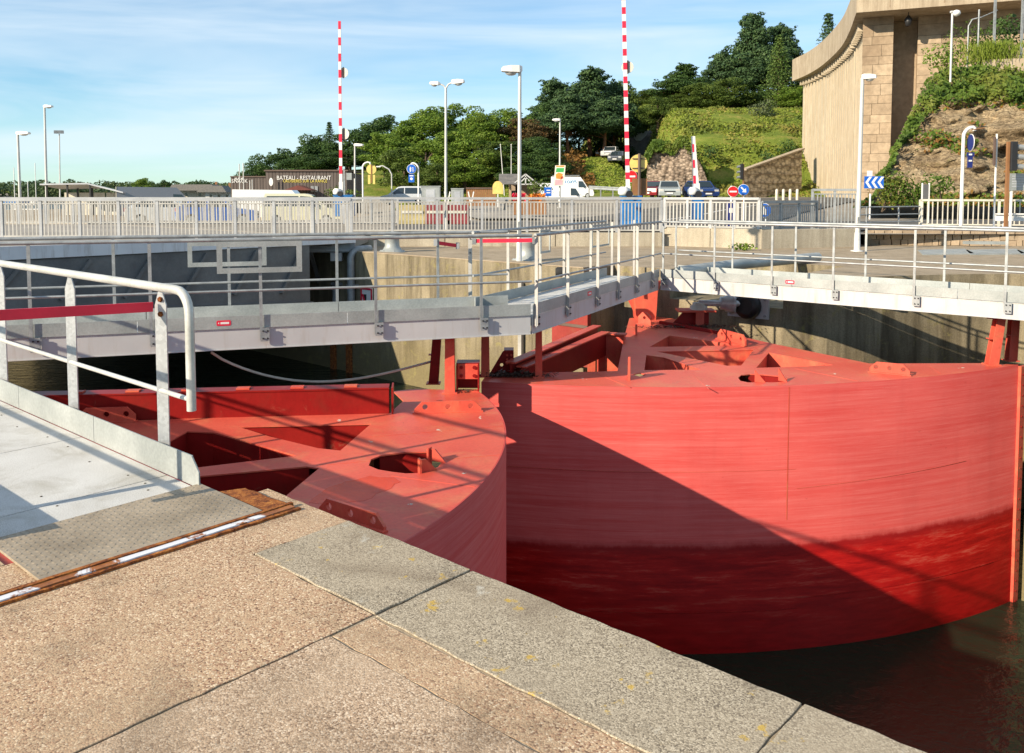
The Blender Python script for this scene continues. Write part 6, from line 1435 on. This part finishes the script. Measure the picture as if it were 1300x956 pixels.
def stone_mat(name, c1, c2, sc):
    t = NT(name); v = t.new('ShaderNodeTexVoronoi'); v.inputs['Scale'].default_value = sc; t.l.new(t.coords((1, 1, 1.7), 'World'), v.inputs['Vector']); s = t.new('ShaderNodeSeparateColor'); t.l.new(v.outputs['Color'], s.inputs[0])
    col = t.ramp(s.outputs[0], [(0, c1), (1, c2)]); col = t.mix(1.0, col, t.ramp(v.outputs['Distance'], [(.35, 1.0), (.75, .4)]), 'MULTIPLY'); col = t.mix(1.0, col, t.ramp(t.noise(.8, 5, coord='World'), [(.3, .75), (.65, 1.05)]), 'MULTIPLY')
    t.set(col, .95, spec=.15); t.bump(t.math('MULTIPLY', v.outputs['Distance'], -1.0), .8, .1); return t.m
M.rub1 = stone_mat('rubble_masonry', (.20, .15, .11), (.44, .35, .27), 3.0); M.rub2 = stone_mat('dressed_masonry', (.50, .42, .31), (.70, .60, .45), 2.0)
T = ruled_wall('retaining_wall', 'warm rubble retaining wall under the grassy slope', 'wall', [(821, 203), (830, 187), (845, 190), (855, 189), (863, 180), (870, 179), (878, 192), (888, 205), (897, 224)], 90, 88.5, 1.0, M.rub1, amp=.35)
T = ruled_wall('stone_wall', 'stone wall with sloping coping rising to the tower foot', 'wall', [(944, 216), (1018, 189.5)], 84, 90, .6, M.rub2, amp=.1)
a, b = atY(944, 215.5, 83.9), atY(1018, 189, 89.9); MB().bar(a, b, .7, .14).build('coping', M.cornice, T)
zc = 0
for k in range(6):
    z_ = 1.7 + .85 * k
    f0 = max(0.0, min(1, (z_ - a.z) / (b.z - a.z))); p, q = a.lerp(b, f0), b
    if f0 < .95: MB().bar((p.x, p.y - .14, z_), (q.x, q.y - .14, z_), .1, .05).build('string_course', M.granite_joint, T)
T = ruled_wall('stone_wall', 'dark wall with a pale patch at the end of the shady upper road', 'wall', [(796, 166), (812, 163), (838, 168)], 124, 122, 2.0, M.slate, amp=.2)
P = atY(811.5, 172, 122.2); MB().slab([(-1.1, .7), (-1, -.1), (-.4, -.7), (.3, -.7), (1, 0), (1.2, .75)], [], (P.x, P.y, P.z), (1, 0, 0), Z1, .1).build('pale_patch', M.toe, T)
# ------------------------------------------------------------------ rock face
TOP = [(1085, 262), (1104, 256), (1113, 245), (1120, 226), (1130, 202), (1145, 165), (1160, 132), (1174, 102), (1190, 93), (1215, 90), (1250, 88), (1300, 92), (1360, 84), (1440, 80)]
def toppy(px):
    for a, b in zip(TOP[:-1], TOP[1:]):
        if a[0] <= px <= b[0]: return a[1] + (b[1] - a[1]) * (px - a[0]) / (b[0] - a[0])
    return TOP[-1][1]
NU, NV = 110, 60
def cliff_pt(u, v):
    px = 1085 + u * 355; pt = toppy(px); py = 262 + (pt - 262) * v; rise = (262 - pt) / 175
    Y = 41.5 - 4.0 * u + 9.0 * rise * (v ** 1.15)
    P = atY(px, py, Y); k = min(1, rise * 3) * min(1, (1 - v) * 6 + .15) * min(1, v * 8 + .2)
    a = mnoise.fractal(Vector((P.x * .28 + P.z * .12, 3.3, P.z * .5)), 1.0, 2.0, 3); c = mnoise.noise(Vector((P.x * .9 - P.z * .7, 1.7, P.z * 1.6))); e = mnoise.cell(Vector((P.x * .55 + P.z * .35, 0, P.z * .9 - P.x * .3)))
    f = mnoise.noise(Vector((P.x * 2.6, 5, P.z * 3.4)))
    dy = (1.5 * a + .7 * c + .75 * e + .3 * f) * k
    return Vector((P.x + (.3 * c + .12 * f) * k, Y + dy, P.z + .2 * a * k))
vs, fs = [], []
CP = [[cliff_pt(i / NU, j / NV) for j in range(NV + 1)] for i in range(NU + 1)]
for i in range(NU + 1):
    for j in range(NV + 1): vs.append(tuple(CP[i][j]))
    T_ = CP[i][NV]
    for dy, dz in ((2.5, .25), (14, .3)): vs.append((T_.x + .46 * dy, T_.y + dy, T_.z + (dz if T_.z > 4 else -.2)))
m_ = NV + 3
for i in range(NU):
    for j in range(m_ - 1): fs.append((i * m_ + j, (i + 1) * m_ + j, (i + 1) * m_ + j + 1, i * m_ + j + 1))
def rock_mat():
    t = NT('weathered_rock'); col = t.ramp(t.noise(.55, 8, .68, .5, coord='World'), [(.3, (.27, .19, .11)), (.45, (.41, .31, .19)), (.6, (.52, .41, .26)), (.75, (.46, .28, .12))])
    col = t.mix(t.ramp(t.noise(.9, 7, .7, .4, coord='World', rot=(.4, .9, 0), sc=(1, 1, 2.2)), [(.56, 0), (.66, .75)]), col, (.09, .06, .035))
    col = t.mix(t.ramp(t.noise(1.3, 7, .7, coord='World'), [(.58, 0), (.70, .7)]), col, (.11, .125, .03))
    col = t.mix(1.0, col, t.ramp(t.noise(6, 7, .75, coord='World', rot=(.3, .7, 0)), [(.32, .45), (.62, 1.15)]), 'MULTIPLY')
    cv = t.noise(1.1, 8, .72, 1.2, coord='World', rot=(.2, .75, 0), sc=(1, 1, 3.2)); col = t.mix(t.ramp(t.math('ABSOLUTE', t.math('SUBTRACT', cv, .5)), [(.0, .85), (.045, 0)]), col, (.06, .04, .025))
    t.set(col, .95, spec=.1); t.bump(t.noise(3.2, 9, .75, .5, coord='World', rot=(.2, .8, 0)), 1.0, .25); return t.m
cl = np_mesh('cliff', vs, fs, rock_mat()); tag(cl, kind='structure')

# ------------------------------------------------------------------ foliage
def leaf_mat(name, dark, mid, light, scale=.9, trans=.28):
    dark, mid, light = [tuple(x * (1.6 if name in ('needles', 'leaf_dark') else 1.3) for x in c) for c in (dark, mid, light)]
    t = NT(name); f = t.noise(scale, 4, .6, coord='World'); col = t.ramp(f, [(.3, dark), (.5, mid), (.68, light)]); g = t.noise(9, 2, coord='World')
    col = t.mix(1.0, col, t.ramp(g, [(.3, .62), (.7, 1.2)]), 'MULTIPLY'); t.set(col, .62, spec=.25)
    tr = t.new('ShaderNodeBsdfTranslucent'); t.l.new(col, tr.inputs['Color']); ms = t.new('ShaderNodeMixShader'); ms.inputs[0].default_value = trans
    t.l.new(t.b.outputs[0], ms.inputs[1]); t.l.new(tr.outputs[0], ms.inputs[2]); t.l.new(ms.outputs[0], t.out.inputs['Surface']); return t.m
M.leaf_light = leaf_mat('leaf_light', (.055, .105, .012), (.115, .185, .022), (.18, .235, .036))
M.leaf_mid = leaf_mat('leaf_mid', (.036, .065, .012), (.075, .115, .020), (.125, .165, .032))
M.leaf_dark = leaf_mat('leaf_dark', (.018, .040, .010), (.032, .064, .014), (.055, .092, .020), trans=.18)
M.leaf_brown = leaf_mat('leaf_brown', (.040, .040, .014), (.085, .060, .022), (.16, .085, .03), trans=.18)
M.needle = leaf_mat('needles', (.016, .036, .014), (.032, .062, .022), (.060, .10, .032), trans=.12)
M.needle_light = leaf_mat('needles_light', (.045, .085, .018), (.075, .125, .025), (.115, .165, .035), trans=.2)
M.scrub = leaf_mat('scrub', (.05, .085, .012), (.14, .165, .026), (.27, .215, .06), .28)
M.scrub_ivy = leaf_mat('ivy_scrub', (.035, .07, .010), (.075, .125, .015), (.15, .165, .03), .6)
M.bracken = leaf_mat('bracken', (.10, .055, .015), (.20, .10, .025), (.28, .17, .05), .6)
M.grass = leaf_mat('grass_blades', (.12, .17, .018), (.17, .22, .025), (.23, .25, .045), .5)
M.bark = mixed('bark', (.06, .042, .028), (.12, .085, .055), 4, .95, 0, 20, .4)
M.bark_red = mixed('pine_bark', (.14, .06, .032), (.26, .125, .065), 3, .95, 0, 15, .4)
def quads(C, Nrm, size, rng, aspect=.75):
    n = len(C); r = rng.normal(size=(n, 3)); u = np.cross(Nrm, r); u /= np.linalg.norm(u, axis=1, keepdims=True) + 1e-9; v = np.cross(Nrm, u); v /= np.linalg.norm(v, axis=1, keepdims=True) + 1e-9
    s = (size * rng.uniform(.6, 1.3, size=(n, 1))); u *= s; v *= s * aspect
    V = np.stack([C - u, C - v * .8 + u * .1, C + u, C + v * .8 - u * .1], 1).reshape(-1, 3); F = np.arange(4 * n).reshape(-1, 4); return V, F
def shell(blobs, dens, size, seed, flat=1.0, updir=0.25):
    rng = np.random.default_rng(seed); Vs, Fs, k = [], [], 0
    for (c, r) in blobs:
        r = np.array(r if hasattr(r, '__len__') else (r, r, r * flat), float); n = int(dens * (r[0] * r[1] * r[2]) ** (2 / 3))
        d = rng.normal(size=(n, 3)); d /= np.linalg.norm(d, axis=1, keepdims=True); rad = rng.uniform(.55, 1.06, size=(n, 1)) ** .6
        C = np.array(c) + d * rad * r; N = d * .8 + rng.normal(size=(n, 3)) * .55 + np.array([0, 0, updir]); N /= np.linalg.norm(N, axis=1, keepdims=True)
        V, F = quads(C, N, size, rng); Vs.append(V); Fs.append(F + k); k += len(V)
    return np.concatenate(Vs), np.concatenate(Fs)
H0 = 12.0
def master(name, seed, kind):
    rnd = random.Random(seed); root = bpy.data.objects.new(name, None); COL.objects.link(root); tb = MB(); blobs = []
    if kind == 'broad':
        tb.tube([(0, 0, -1), (.1, 0, 2.2), (.0, .1, 6), (0, 0, 9)], .36, 8, r2=.12)
        for k in range(34):
            z = rnd.uniform(.24, .95) * H0; prof = math.sin(math.pi * min(1, max(0.08, (z / H0 - .10) / .92)) ** .85) ** .7; a = rnd.uniform(0, 6.283); rr_ = 4.0 * prof * rnd.uniform(.35, 1.0); s_ = rnd.uniform(.75, 1.6) * (.7 + .5 * prof)
            c = (rr_ * math.cos(a), rr_ * math.sin(a), z); blobs.append((c, (s_ * 1.15, s_ * 1.15, s_ * .85)))
            if k % 3 == 0: tb.tube([(0, 0, max(2, z - 3)), (c[0] * .6, c[1] * .6, z - .8), c], .11, 5, r2=.03)
        for k in range(46):
            c, r_ = rnd.choice(blobs[:34]); a, e = rnd.uniform(0, 6.283), rnd.uniform(-.3, 1.3); q = rnd.uniform(1.0, 1.35); blobs.append(((c[0] + r_[0] * q * math.cos(a) * math.cos(e), c[1] + r_[1] * q * math.sin(a) * math.cos(e), c[2] + r_[2] * q * math.sin(e)), (.34, .34, .26)))
        V, F = shell(blobs, 185, .19, seed); bark = M.bark
    elif kind == 'pine':
        tb.tube([(0, 0, -1), (-.25, 0, 3), (-.35, .1, 6), (.05, 0, 10.5)], .30, 8, r2=.10)
        for k in range(78):
            f = rnd.random() ** 1.15; z = H0 * (.44 + .53 * f); prof = (1 - f * .97) ** .6 * (.6 + .4 * math.sin(math.pi * min(1, f + .3))); a = rnd.uniform(0, 6.283); rr_ = 4.3 * prof * rnd.uniform(.25, 1.0) + .15; s_ = rnd.uniform(.6, 1.15) * (.72 + .6 * prof)
            c = (rr_ * math.cos(a), rr_ * math.sin(a), z); blobs.append((c, (s_ * 1.35, s_ * 1.35, s_ * .62)))
            if k % 2 == 0: tb.tube([(-.1, 0, z - 1.2), (c[0] * .55, c[1] * .55, z - .55), (c[0], c[1], z - .1)], .09, 5, r2=.03)
        for k in range(60):
            c, r_ = rnd.choice(blobs[:78]); a = rnd.uniform(0, 6.283); q = rnd.uniform(.95, 1.4); blobs.append(((c[0] + r_[0] * q * math.cos(a), c[1] + r_[1] * q * math.sin(a), c[2] + r_[2] * rnd.uniform(-.2, 1.1)), (.36, .36, .17)))
        blobs.append(((.05, 0, H0 * .97), (.4, .4, .6))); V, F = shell(blobs, 260, .17, seed, updir=.6); bark = M.bark_red
    elif kind == 'conifer':
        tb.tube([(0, 0, -1), (0, 0, 6), (0, 0, H0)], .26, 8, r2=.03)
        for k in range(26):
            f = k / 25; z = H0 * (.10 + .88 * f); R_ = (3.3 * (1 - f) ** .85 + .18) * rnd.uniform(.72, 1.08); nb = 8 if f < .7 else 5
            for j in range(nb):
                a = 6.283 * j / nb + k * .7 + rnd.uniform(-.2, .2); rr_ = R_ * rnd.uniform(.75, 1.1)
                for q in (.35, .7, 1.0): blobs.append(((rr_ * q * math.cos(a), rr_ * q * math.sin(a), z - .5 * q * q * (1 - f) * rr_ * .5 + .1), (.42 + .22 * (1 - q) + .12 * (1 - f), .42 + .2 * (1 - q) + .12 * (1 - f), .20)))
                if j % 2 == 0: tb.tube([(0, 0, z), (rr_ * math.cos(a) * .9, rr_ * math.sin(a) * .9, z - .3 * (1 - f))], .05, 4, r2=.015)
        V, F = shell(blobs, 70, .15, seed, updir=.8); bark = M.bark
    t_ = tb.build('trunk', bark); t_.parent = root; c_ = np_mesh('crown', V, F, M.leaf_mid); c_.parent = root
    return root
masters = {}
for nm, sd, kd in (('broad_a', 1, 'broad'), ('broad_b', 7, 'broad'), ('broad_c', 19, 'broad'), ('pine_a', 3, 'pine'), ('pine_b', 11, 'pine'), ('conifer_a', 5, 'conifer')): masters[nm] = [master({'b': 'broadleaf_tree', 'p': 'pine_tree', 'c': 'conifer_tree'}[nm[0]], sd, kd), False]
rtree = random.Random(77)
def tree(kind, px, pyt, Y, wid, mat, label, group=None, basez=None, dz=0):
    """wid: crown width in metres; the top reaches the pixel row pyt"""
    P = pxz(px, Y, 2); zb = (hill(P.x, Y) if basez is None else basez) + dz; h = zpx(pyt, Y) - zb
    m = masters[kind]
    r = m[0] if not m[1] else copy_tree(m[0]); m[1] = True
    nat = {'b': 10.5, 'p': 9.8, 'c': 7.2}[kind[0]]
    r.location = (P.x, Y, zb); r.rotation_euler = (0, 0, rtree.uniform(0, 6.28)); r.scale = (wid / nat, wid / nat, h / (H0 + .35))
    for k in ('label', 'category', 'group'):
        if k in r: del r[k]
    tag(r, label, 'tree', group)
    for c in r.children:
        if c.name.startswith('crown'): c.material_slots[0].link = 'OBJECT'; c.material_slots[0].material = mat
    return r
GD, GL = 'dark trees of the wood behind the restaurant', 'light green trees behind the road'
LD = 'dark green broadleaf tree in the wood above the brown restaurant'
ORD = ['first', 'second', 'third', 'fourth', 'fifth', 'sixth', 'seventh', 'eighth', 'ninth', 'tenth']
def counted(px, pxs, what, end): return ORD[sorted(pxs).index(px)] + ' ' + what + ' counted from ' + end
DB, DF = (334, 356, 386, 402, 444, 468, 497), (375, 408, 441, 463, 326)
for px, pt, Y, w_ in ((334, 192, 122, 7), (356, 186, 128, 8), (386, 176, 124, 8), (402, 168, 130, 9), (444, 163, 124, 9), (468, 154, 128, 9), (497, 144, 132, 10), (375, 199, 114, 7), (408, 193, 113, 8), (441, 190, 112, 8), (463, 183, 114, 7), (326, 205, 116, 6)):
    tree(rtree.choice(('broad_a', 'broad_b', 'broad_c')), px, pt, Y, w_, M.leaf_dark, counted(px, DB, 'dark tree of the back row above the restaurant', 'the open shore') if px in DB else counted(px, DF, 'low dark tree just over the restaurant roof', 'the snack bar'), GD)
tree('conifer_a', 419, 153, 128, 4.5, M.needle, 'thin dark conifer tip standing out of the wood left of the striped barrier')
LG = 'bright green broadleaf tree in the sunlit group behind the blue path sign'
GF = ((490, 512, 536, 560, 588, 611, 640), (575, 541, 513, 607, 630), (590, 555))
GN = ('tall bright green tree of the sunlit group', 'middling green tree in front of the sunlit group', 'low green tree at the foot of the sunlit group')
for px, pt, Y, w_ in ((490, 165, 102, 8), (512, 152, 106, 8), (536, 143, 108, 9), (560, 133, 112, 10), (588, 129, 113, 10), (611, 142, 108, 8), (640, 136, 112, 9), (575, 164, 99, 8), (541, 176, 97, 8), (513, 186, 96, 7), (607, 170, 97, 8), (630, 178, 98, 7), (590, 200, 93, 6), (555, 205, 92, 6)):
    tree(rtree.choice(('broad_a', 'broad_b', 'broad_c')), px, pt, Y, w_, M.leaf_light if pt < 170 or rtree.random() < .75 else M.leaf_mid, [counted(px, g, n_, 'the striped barrier') for g, n_ in zip(GF, GN) if px in g][0], GL)
tree('broad_b', 666, 148, 108, 8.5, M.leaf_brown, 'russet broadleaf tree between the green group and the pines')
LS = 'dark shaded broadleaf tree under the pines behind the hut'
for px, pt, Y, w_ in ((658, 178, 98, 6.5), (679, 172, 100, 7), (694, 186, 96, 6), (655, 208, 92, 5), (706, 200, 98, 5), (684, 214, 93, 4.5)): tree(rtree.choice(('broad_a', 'broad_c')), px, pt, Y, w_, M.leaf_dark, counted(px, (658, 679, 694, 655, 706, 684), 'dark shaded tree behind the hut', 'the tall box headed lamp'), 'shaded trees behind the hut')
tree('pine_a', 703, 96, 120, 9.5, M.needle, 'tall dark pine at the left of the pine group')
tree('pine_b', 750, 84, 117, 12, M.needle, 'tallest dark pine with reddish trunk in the middle of the group')
tree('pine_a', 778, 98, 120, 9.5, M.needle, 'dark pine at the right of the group behind the tall barrier')
tree('pine_b', 722, 118, 111, 9, M.needle, 'lower pine with two bare leaning trunks before the dark wood')
tree('pine_a', 765, 122, 112, 9, M.needle, 'lower pine spreading beside the tall striped barrier')
tree('broad_c', 690, 128, 116, 7, M.leaf_dark, 'dark broadleaf crown at the left foot of the tall pines')
tree('broad_a', 735, 165, 126, 9, M.leaf_dark, 'very dark tree filling the gap behind the pine trunks')
tree('broad_b', 772, 160, 126, 9, M.leaf_dark, 'very dark tree above the parked cars of the upper road')
tree('broad_a', 788, 98, 128, 7, M.leaf_mid, 'thin leaved tree peeping out right of the pines')
for px, pt, Y, w_, lb in ((806, 128, 150, 7, 'left'), (822, 113, 152, 7, 'middle'), (838, 118, 148, 7, 'right')): tree(rtree.choice(('broad_b', 'broad_c')), px, pt, Y, w_, M.leaf_mid, 'mid green tree in the gap behind the barrier, the ' + lb + ' of three')
tree('broad_c', 815, 145, 140, 9, M.leaf_dark, 'low dark tree over the dark wall of the upper road')
tree('pine_b', 868, 80, 126, 9.5, M.leaf_dark, 'broad dark cedar with drooping boughs at the left of the hilltop')
tree('broad_b', 834, 122, 117, 6.5, M.leaf_mid, 'ivy clad stump of a tree at the left edge of the hilltop')
tree('broad_a', 895, 104, 121, 9, M.leaf_mid, 'olive green bushy tree below the hilltop pines')
tree('broad_c', 923, 98, 120, 8, M.leaf_mid, 'second olive green tree beside the glimpsed white house')
tree('pine_a', 915, 62, 132, 8, M.needle, 'dark pine left of the highest hilltop pine')
tree('pine_b', 953, 14, 130, 11, M.needle, 'highest dark pine on the hilltop')
tree('pine_a', 988, 26, 134, 9.5, M.needle, 'dark pine right of the highest hilltop pine')
tree('pine_b', 965, 58, 127, 10, M.needle, 'lower dark pine in front of the highest one')
tree('conifer_a', 986, 42, 120, 6.4, M.needle_light, 'light green conifer before the hilltop pines')
tree('conifer_a', 1047, 14, 118, 7, M.needle, 'dark spruce with open whorls rising behind the curved cornice')
tree('broad_b', 1005, 108, 118, 6, M.leaf_light, 'bright green tree at the edge of the tower')
tree('broad_a', 1035, 62, 122, 7, M.leaf_mid, 'green tree whose top shows over the curved cornice')
LH = 'olive scrub tree rooted along the crest of the grassy hill'
for px, pt, Y, w_ in ((858, 118, 123, 6), (880, 120, 122, 6), (905, 118, 121, 6), (945, 118, 122, 6), (960, 105, 124, 7), (1000, 90, 126, 7)): tree(rtree.choice(('broad_a', 'broad_b')), px, pt, Y, w_, M.leaf_mid if px < 950 else M.leaf_dark, counted(px, (858, 880, 905, 945, 960, 1000), 'olive scrub tree along the hill crest', 'the cedar end'), 'scrub trees along the hill crest')
# shrubs
def shrub(label, px, py, Y, r, mat, group=None, zr=.8, base=None, seed=None, size=.10):
    P = atY(px, py, Y); zb = P.z if base is None else base; T = thing('shrub', label, 'shrub', (P.x, P.y, zb - r * .7), group); rnd = random.Random(seed or int(px * 7 + py))
    bl = [((P.x + rnd.uniform(-.6, .6) * r, P.y + rnd.uniform(-.4, .4) * r, zb + rnd.uniform(-.5, .6) * r * zr), (r * rnd.uniform(.4, .7),) * 2 + (r * zr * rnd.uniform(.4, .7),)) for _ in range(9)]
    V, F = shell(bl, 5.0 / size ** 2 * .32, size, rnd.randint(1, 9999)); np_mesh('foliage', V, F, mat, T); sb = MB()
    for b_ in bl[:4]: sb.tube([(P.x, P.y, zb - r * .9), b_[0]], .03, 5, r2=.01)
    sb.build('stem', M.bark, T); return T
shrub('round grey green bush on the slope above the retaining wall', 966, 143, 107, 1.9, leaf_mat('grey_leaf', (.05, .07, .03), (.09, .115, .05), (.14, .16, .085)), size=.13)
shrub('dark green bush on the slope beside the tower wall', 1000, 190, 95, 1.4, M.leaf_dark, size=.12); shrub('low dark green bush above the sloping stone wall', 978, 201, 92, 1.3, M.leaf_dark, size=.12); shrub('small dark bush in the middle of the slope', 902, 192, 93, 1.0, M.leaf_dark, size=.12)
shrub('green shrub beside the little hut', 684, 236, 58, .9, M.leaf_mid, size=.09); shrub('small green bush by the restaurant end', 425, 246, 68, .8, M.leaf_mid, size=.09); shrub('bush beside the signal box near the left barrier', 445, 250, 66, .8, M.leaf_mid, size=.09)
for i, (px, py, r, lb) in enumerate(((1120, 246, .9, 'left'), (1140, 240, 1.0, 'middle'), (1160, 243, .9, 'right'))): shrub('yellow green bush at the rock foot beside the bend sign, the ' + lb + ' of three', px, py, 38.5, r, M.scrub_ivy if i else M.scrub, size=.085)
shrub('green bush growing low on the rock behind the notice board', 1196, 236, 37, .8, M.scrub_ivy, size=.08); shrub('leafy climber against the granite wall above the cliff', 1196, 74, 51, 1.1, M.leaf_light, size=.10); shrub('dark climber around the hooped frame', 1233, 70, 51.2, 1.35, M.leaf_mid, size=.10, zr=1.3); shrub('dark green shrub at the top right corner of the cliff', 1290, 42, 52, 1.5, M.leaf_dark, size=.11)
P = atY(1262, 70, 49); T = thing('ornamental_grass', 'tall straw green grass clump on the cliff top', 'grass clump', (P.x, P.y, P.z - 1)); rng = np.random.default_rng(4); n = 2600; C = np.c_[P.x + rng.normal(size=n) * .75, P.y + rng.normal(size=n) * .5, P.z - .4 + rng.random(n) * 1.1]; N = rng.normal(size=(n, 3)); N[:, 2] *= .25; N /= np.linalg.norm(N, axis=1, keepdims=True)
u = np.c_[rng.normal(size=n) * .25, rng.normal(size=n) * .2, np.ones(n)] * .30; sd = np.cross(u, N); sd = sd / np.linalg.norm(sd, axis=1, keepdims=True) * .02
np_mesh('blades', np.stack([C - sd - u * .5, C + sd - u * .5, C + u * .6], 1).reshape(-1, 3), np.arange(3 * n).reshape(-1, 3), M.grass, T)
a, b = atY(1246, 84, 49), atY(1360, 80, 47); tw = thing('terrace_wall', 'low weathered wall along the cliff top', 'wall', a); d = (b - a).normalized()
for k in range(4): p, q = a.lerp(b, k / 4) + d * .01, a.lerp(b, (k + 1) / 4) - d * .01; MB().bar(p - Z1 * .1, q - Z1 * .1, .4, .85).build('wall_segment', M.cornice, tw)
# ground cover
def cover(name, label, pts, nrm, size, mat, seed, asp=.7):
    rng = np.random.default_rng(seed); V, F = quads(np.array(pts), np.array(nrm), size, rng, asp); o = np_mesh(name, V, F, mat); tag(o, label, name.split('_')[-1], kind='stuff'); return o
rng = np.random.default_rng(9); pts, nr_ = [], []
bp, bn_, gp_, gn_ = [], [], [], []
for _ in range(60000):
    X, Y = rng.uniform(-12, 42), rng.uniform(86, 132); z = hill(X, Y)
    slope = X > 13.2
    if not slope and X > 3 and z < 1.6: continue
    cl_ = mnoise.noise(Vector((X * .35, Y * .35, 4)))
    nv = rng.normal(size=3) * .6 + np.array([0, -.4, .8]); nv /= np.linalg.norm(nv)
    if slope:
        hgt = abs(rng.normal()) * (.06 + .8 * max(0, cl_ - .3))
        if cl_ < .2 and rng.random() < .7: gp_.append((X, Y, z + hgt)); gn_.append(nv)
        else: pts.append((X, Y, z + hgt)); nr_.append(nv)
    elif X < 8.5 + mnoise.noise(Vector((X, Y, 0)) * .4) * 2 and Y > 92 and X > 2: bp.append((X, Y, z + abs(rng.normal()) * .45)); bn_.append(nv)
    else: gp_.append((X, Y, z + rng.random() * .12)); gn_.append(nv)
cover('hillside_scrub', 'tangled green and straw scrub over the steep slope', pts, nr_, .26, M.scrub, 1); cover('bracken_undergrowth', 'rust coloured bracken below the pine trunks', bp, bn_, .24, M.bracken, 2); cover('bank_grass', 'bright mown grass on the bank', gp_, gn_, .16, M.grass, 3)
# ivy hanging over the retaining wall
pts, nr_ = [], []
for _ in range(5200):
    px = rng.uniform(820, 898); f = rng.random() ** 1.6; Y = 89.2
    tp_ = np.interp(px, [821, 830, 845, 855, 863, 870, 878, 888, 897], [203, 187, 190, 189, 180, 179, 192, 205, 224]); P = atY(px, tp_ - 3 + f * 9 - (4 if px < 850 else 0) + rng.normal() * 1.5, Y - .3 + rng.random() * 1.0); pts.append(tuple(P)); v = rng.normal(size=3) * .5 + np.array([0, -1, .3]); nr_.append(v / np.linalg.norm(v))
cover('hanging_ivy', 'pale ivy hanging over the top of the rubble retaining wall', pts, nr_, .24, M.scrub_ivy, 5)
# growth on the rock
pts, nr_, ds, dn = [], [], [], []
for _ in range(52000):
    u, v = rng.random(), rng.random(); i, j = min(NU - 1, int(u * NU)), min(NV - 1, int(v * NV)); p = CP[i][j].lerp(CP[i + 1][j + 1], rng.random())
    k = mnoise.fractal(Vector((p.x * .5, p.y * .3, p.z * .6)), 1.0, 2.0, 3)
    topband = sstep((v - .70) / .12) if p.x > 18.2 else sstep((v - .86) / .1) * .5
    want = max(topband, sstep((k - .22) / .3) * .8, sstep((.10 - v) / .06) * .8)
    if u < .34: want *= .35 + .9 * sstep((mnoise.noise(Vector((p.x * .9, p.y * .5, p.z * .9))) + .15) / .4)
    if rng.random() > want: continue
    nv = rng.normal(size=3) * .5 + np.array([-.2, -.8, .5]); nv /= np.linalg.norm(nv); h_ = abs(rng.normal()) * (.28 if topband > .5 else .12)
    (pts if (topband > .3 or rng.random() < .65) else ds).append((p.x, p.y - h_, p.z + h_ * .5)); (nr_ if len(pts) > len(nr_) else dn).append(nv)
cover('cliff_ivy', 'green and yellow growth hanging over the top of the rock face', pts, nr_, .115, M.scrub_ivy, 6); cover('cliff_scrub', 'dry straw and brown scrub in the cracks of the rock', ds, dn, .11, M.bracken, 7)
# verge grass at the foot of parapet and along the quay
p = at(943, 318); pts, nr_ = [], []
for _ in range(120): pts.append((p.x + rng.normal() * .16, p.y - rng.random() * .12, .03 + rng.random() * .16)); v = rng.normal(size=3); nr_.append(v / np.linalg.norm(v))
cover('weed_tuft', 'small green weed tuft at the foot of the pale parapet', pts, nr_, .05, M.leaf_light, 8)
# far shore
vs, fs = [], []
for i in range(61):
    X = -900 + 30 * i; e = 3 + 4 * mnoise.noise(Vector((X * .01, 0, 0)))
    for Y, z in ((470, WUP - .3), (500, -1.5 + e * .3), (560, 2 + e), (700, 3 + e), (760, -4)): vs.append((X, Y, z))
for i in range(60):
    for j in range(4): fs.append((i * 5 + j, (i + 1) * 5 + j, (i + 1) * 5 + j + 1, i * 5 + j + 1))
o = np_mesh('far_shore', vs, fs, M.terrain, smooth=True); tag(o, kind='structure')
rf_ = random.Random(6); bl = []
for _ in range(420):
    X, Y = rf_.uniform(-560, 120), rf_.uniform(480, 590); bl.append(((X, Y, 0.5 + (Y - 480) * .035 + rf_.uniform(0, 2.0)), (rf_.uniform(4, 9), rf_.uniform(4, 7), rf_.uniform(2.5, 5.0))))
V, F = shell(bl, 9.0, .95, 3); o = np_mesh('distant_woods', V, F, leaf_mat('far_leaf', (.035, .065, .03), (.06, .095, .04), (.10, .13, .045), .05)); tag(o, 'wooded far shore of the estuary', 'woods', kind='stuff')
for px, pt, w_, lb, mt_ in ((186, 225, 16, 'round light green tree standing forward on the far shore', M.leaf_light), (208, 227.5, 10, 'taller dark tree on the far shore above the grey van', M.leaf_dark)):
    tree('broad_a', px, pt, 420, w_, mt_, lb, None, basez=-2.5)
for k, m in masters.items():
    if not m[1]:
        for c in list(m[0].children): bpy.data.objects.remove(c)
        bpy.data.objects.remove(m[0])
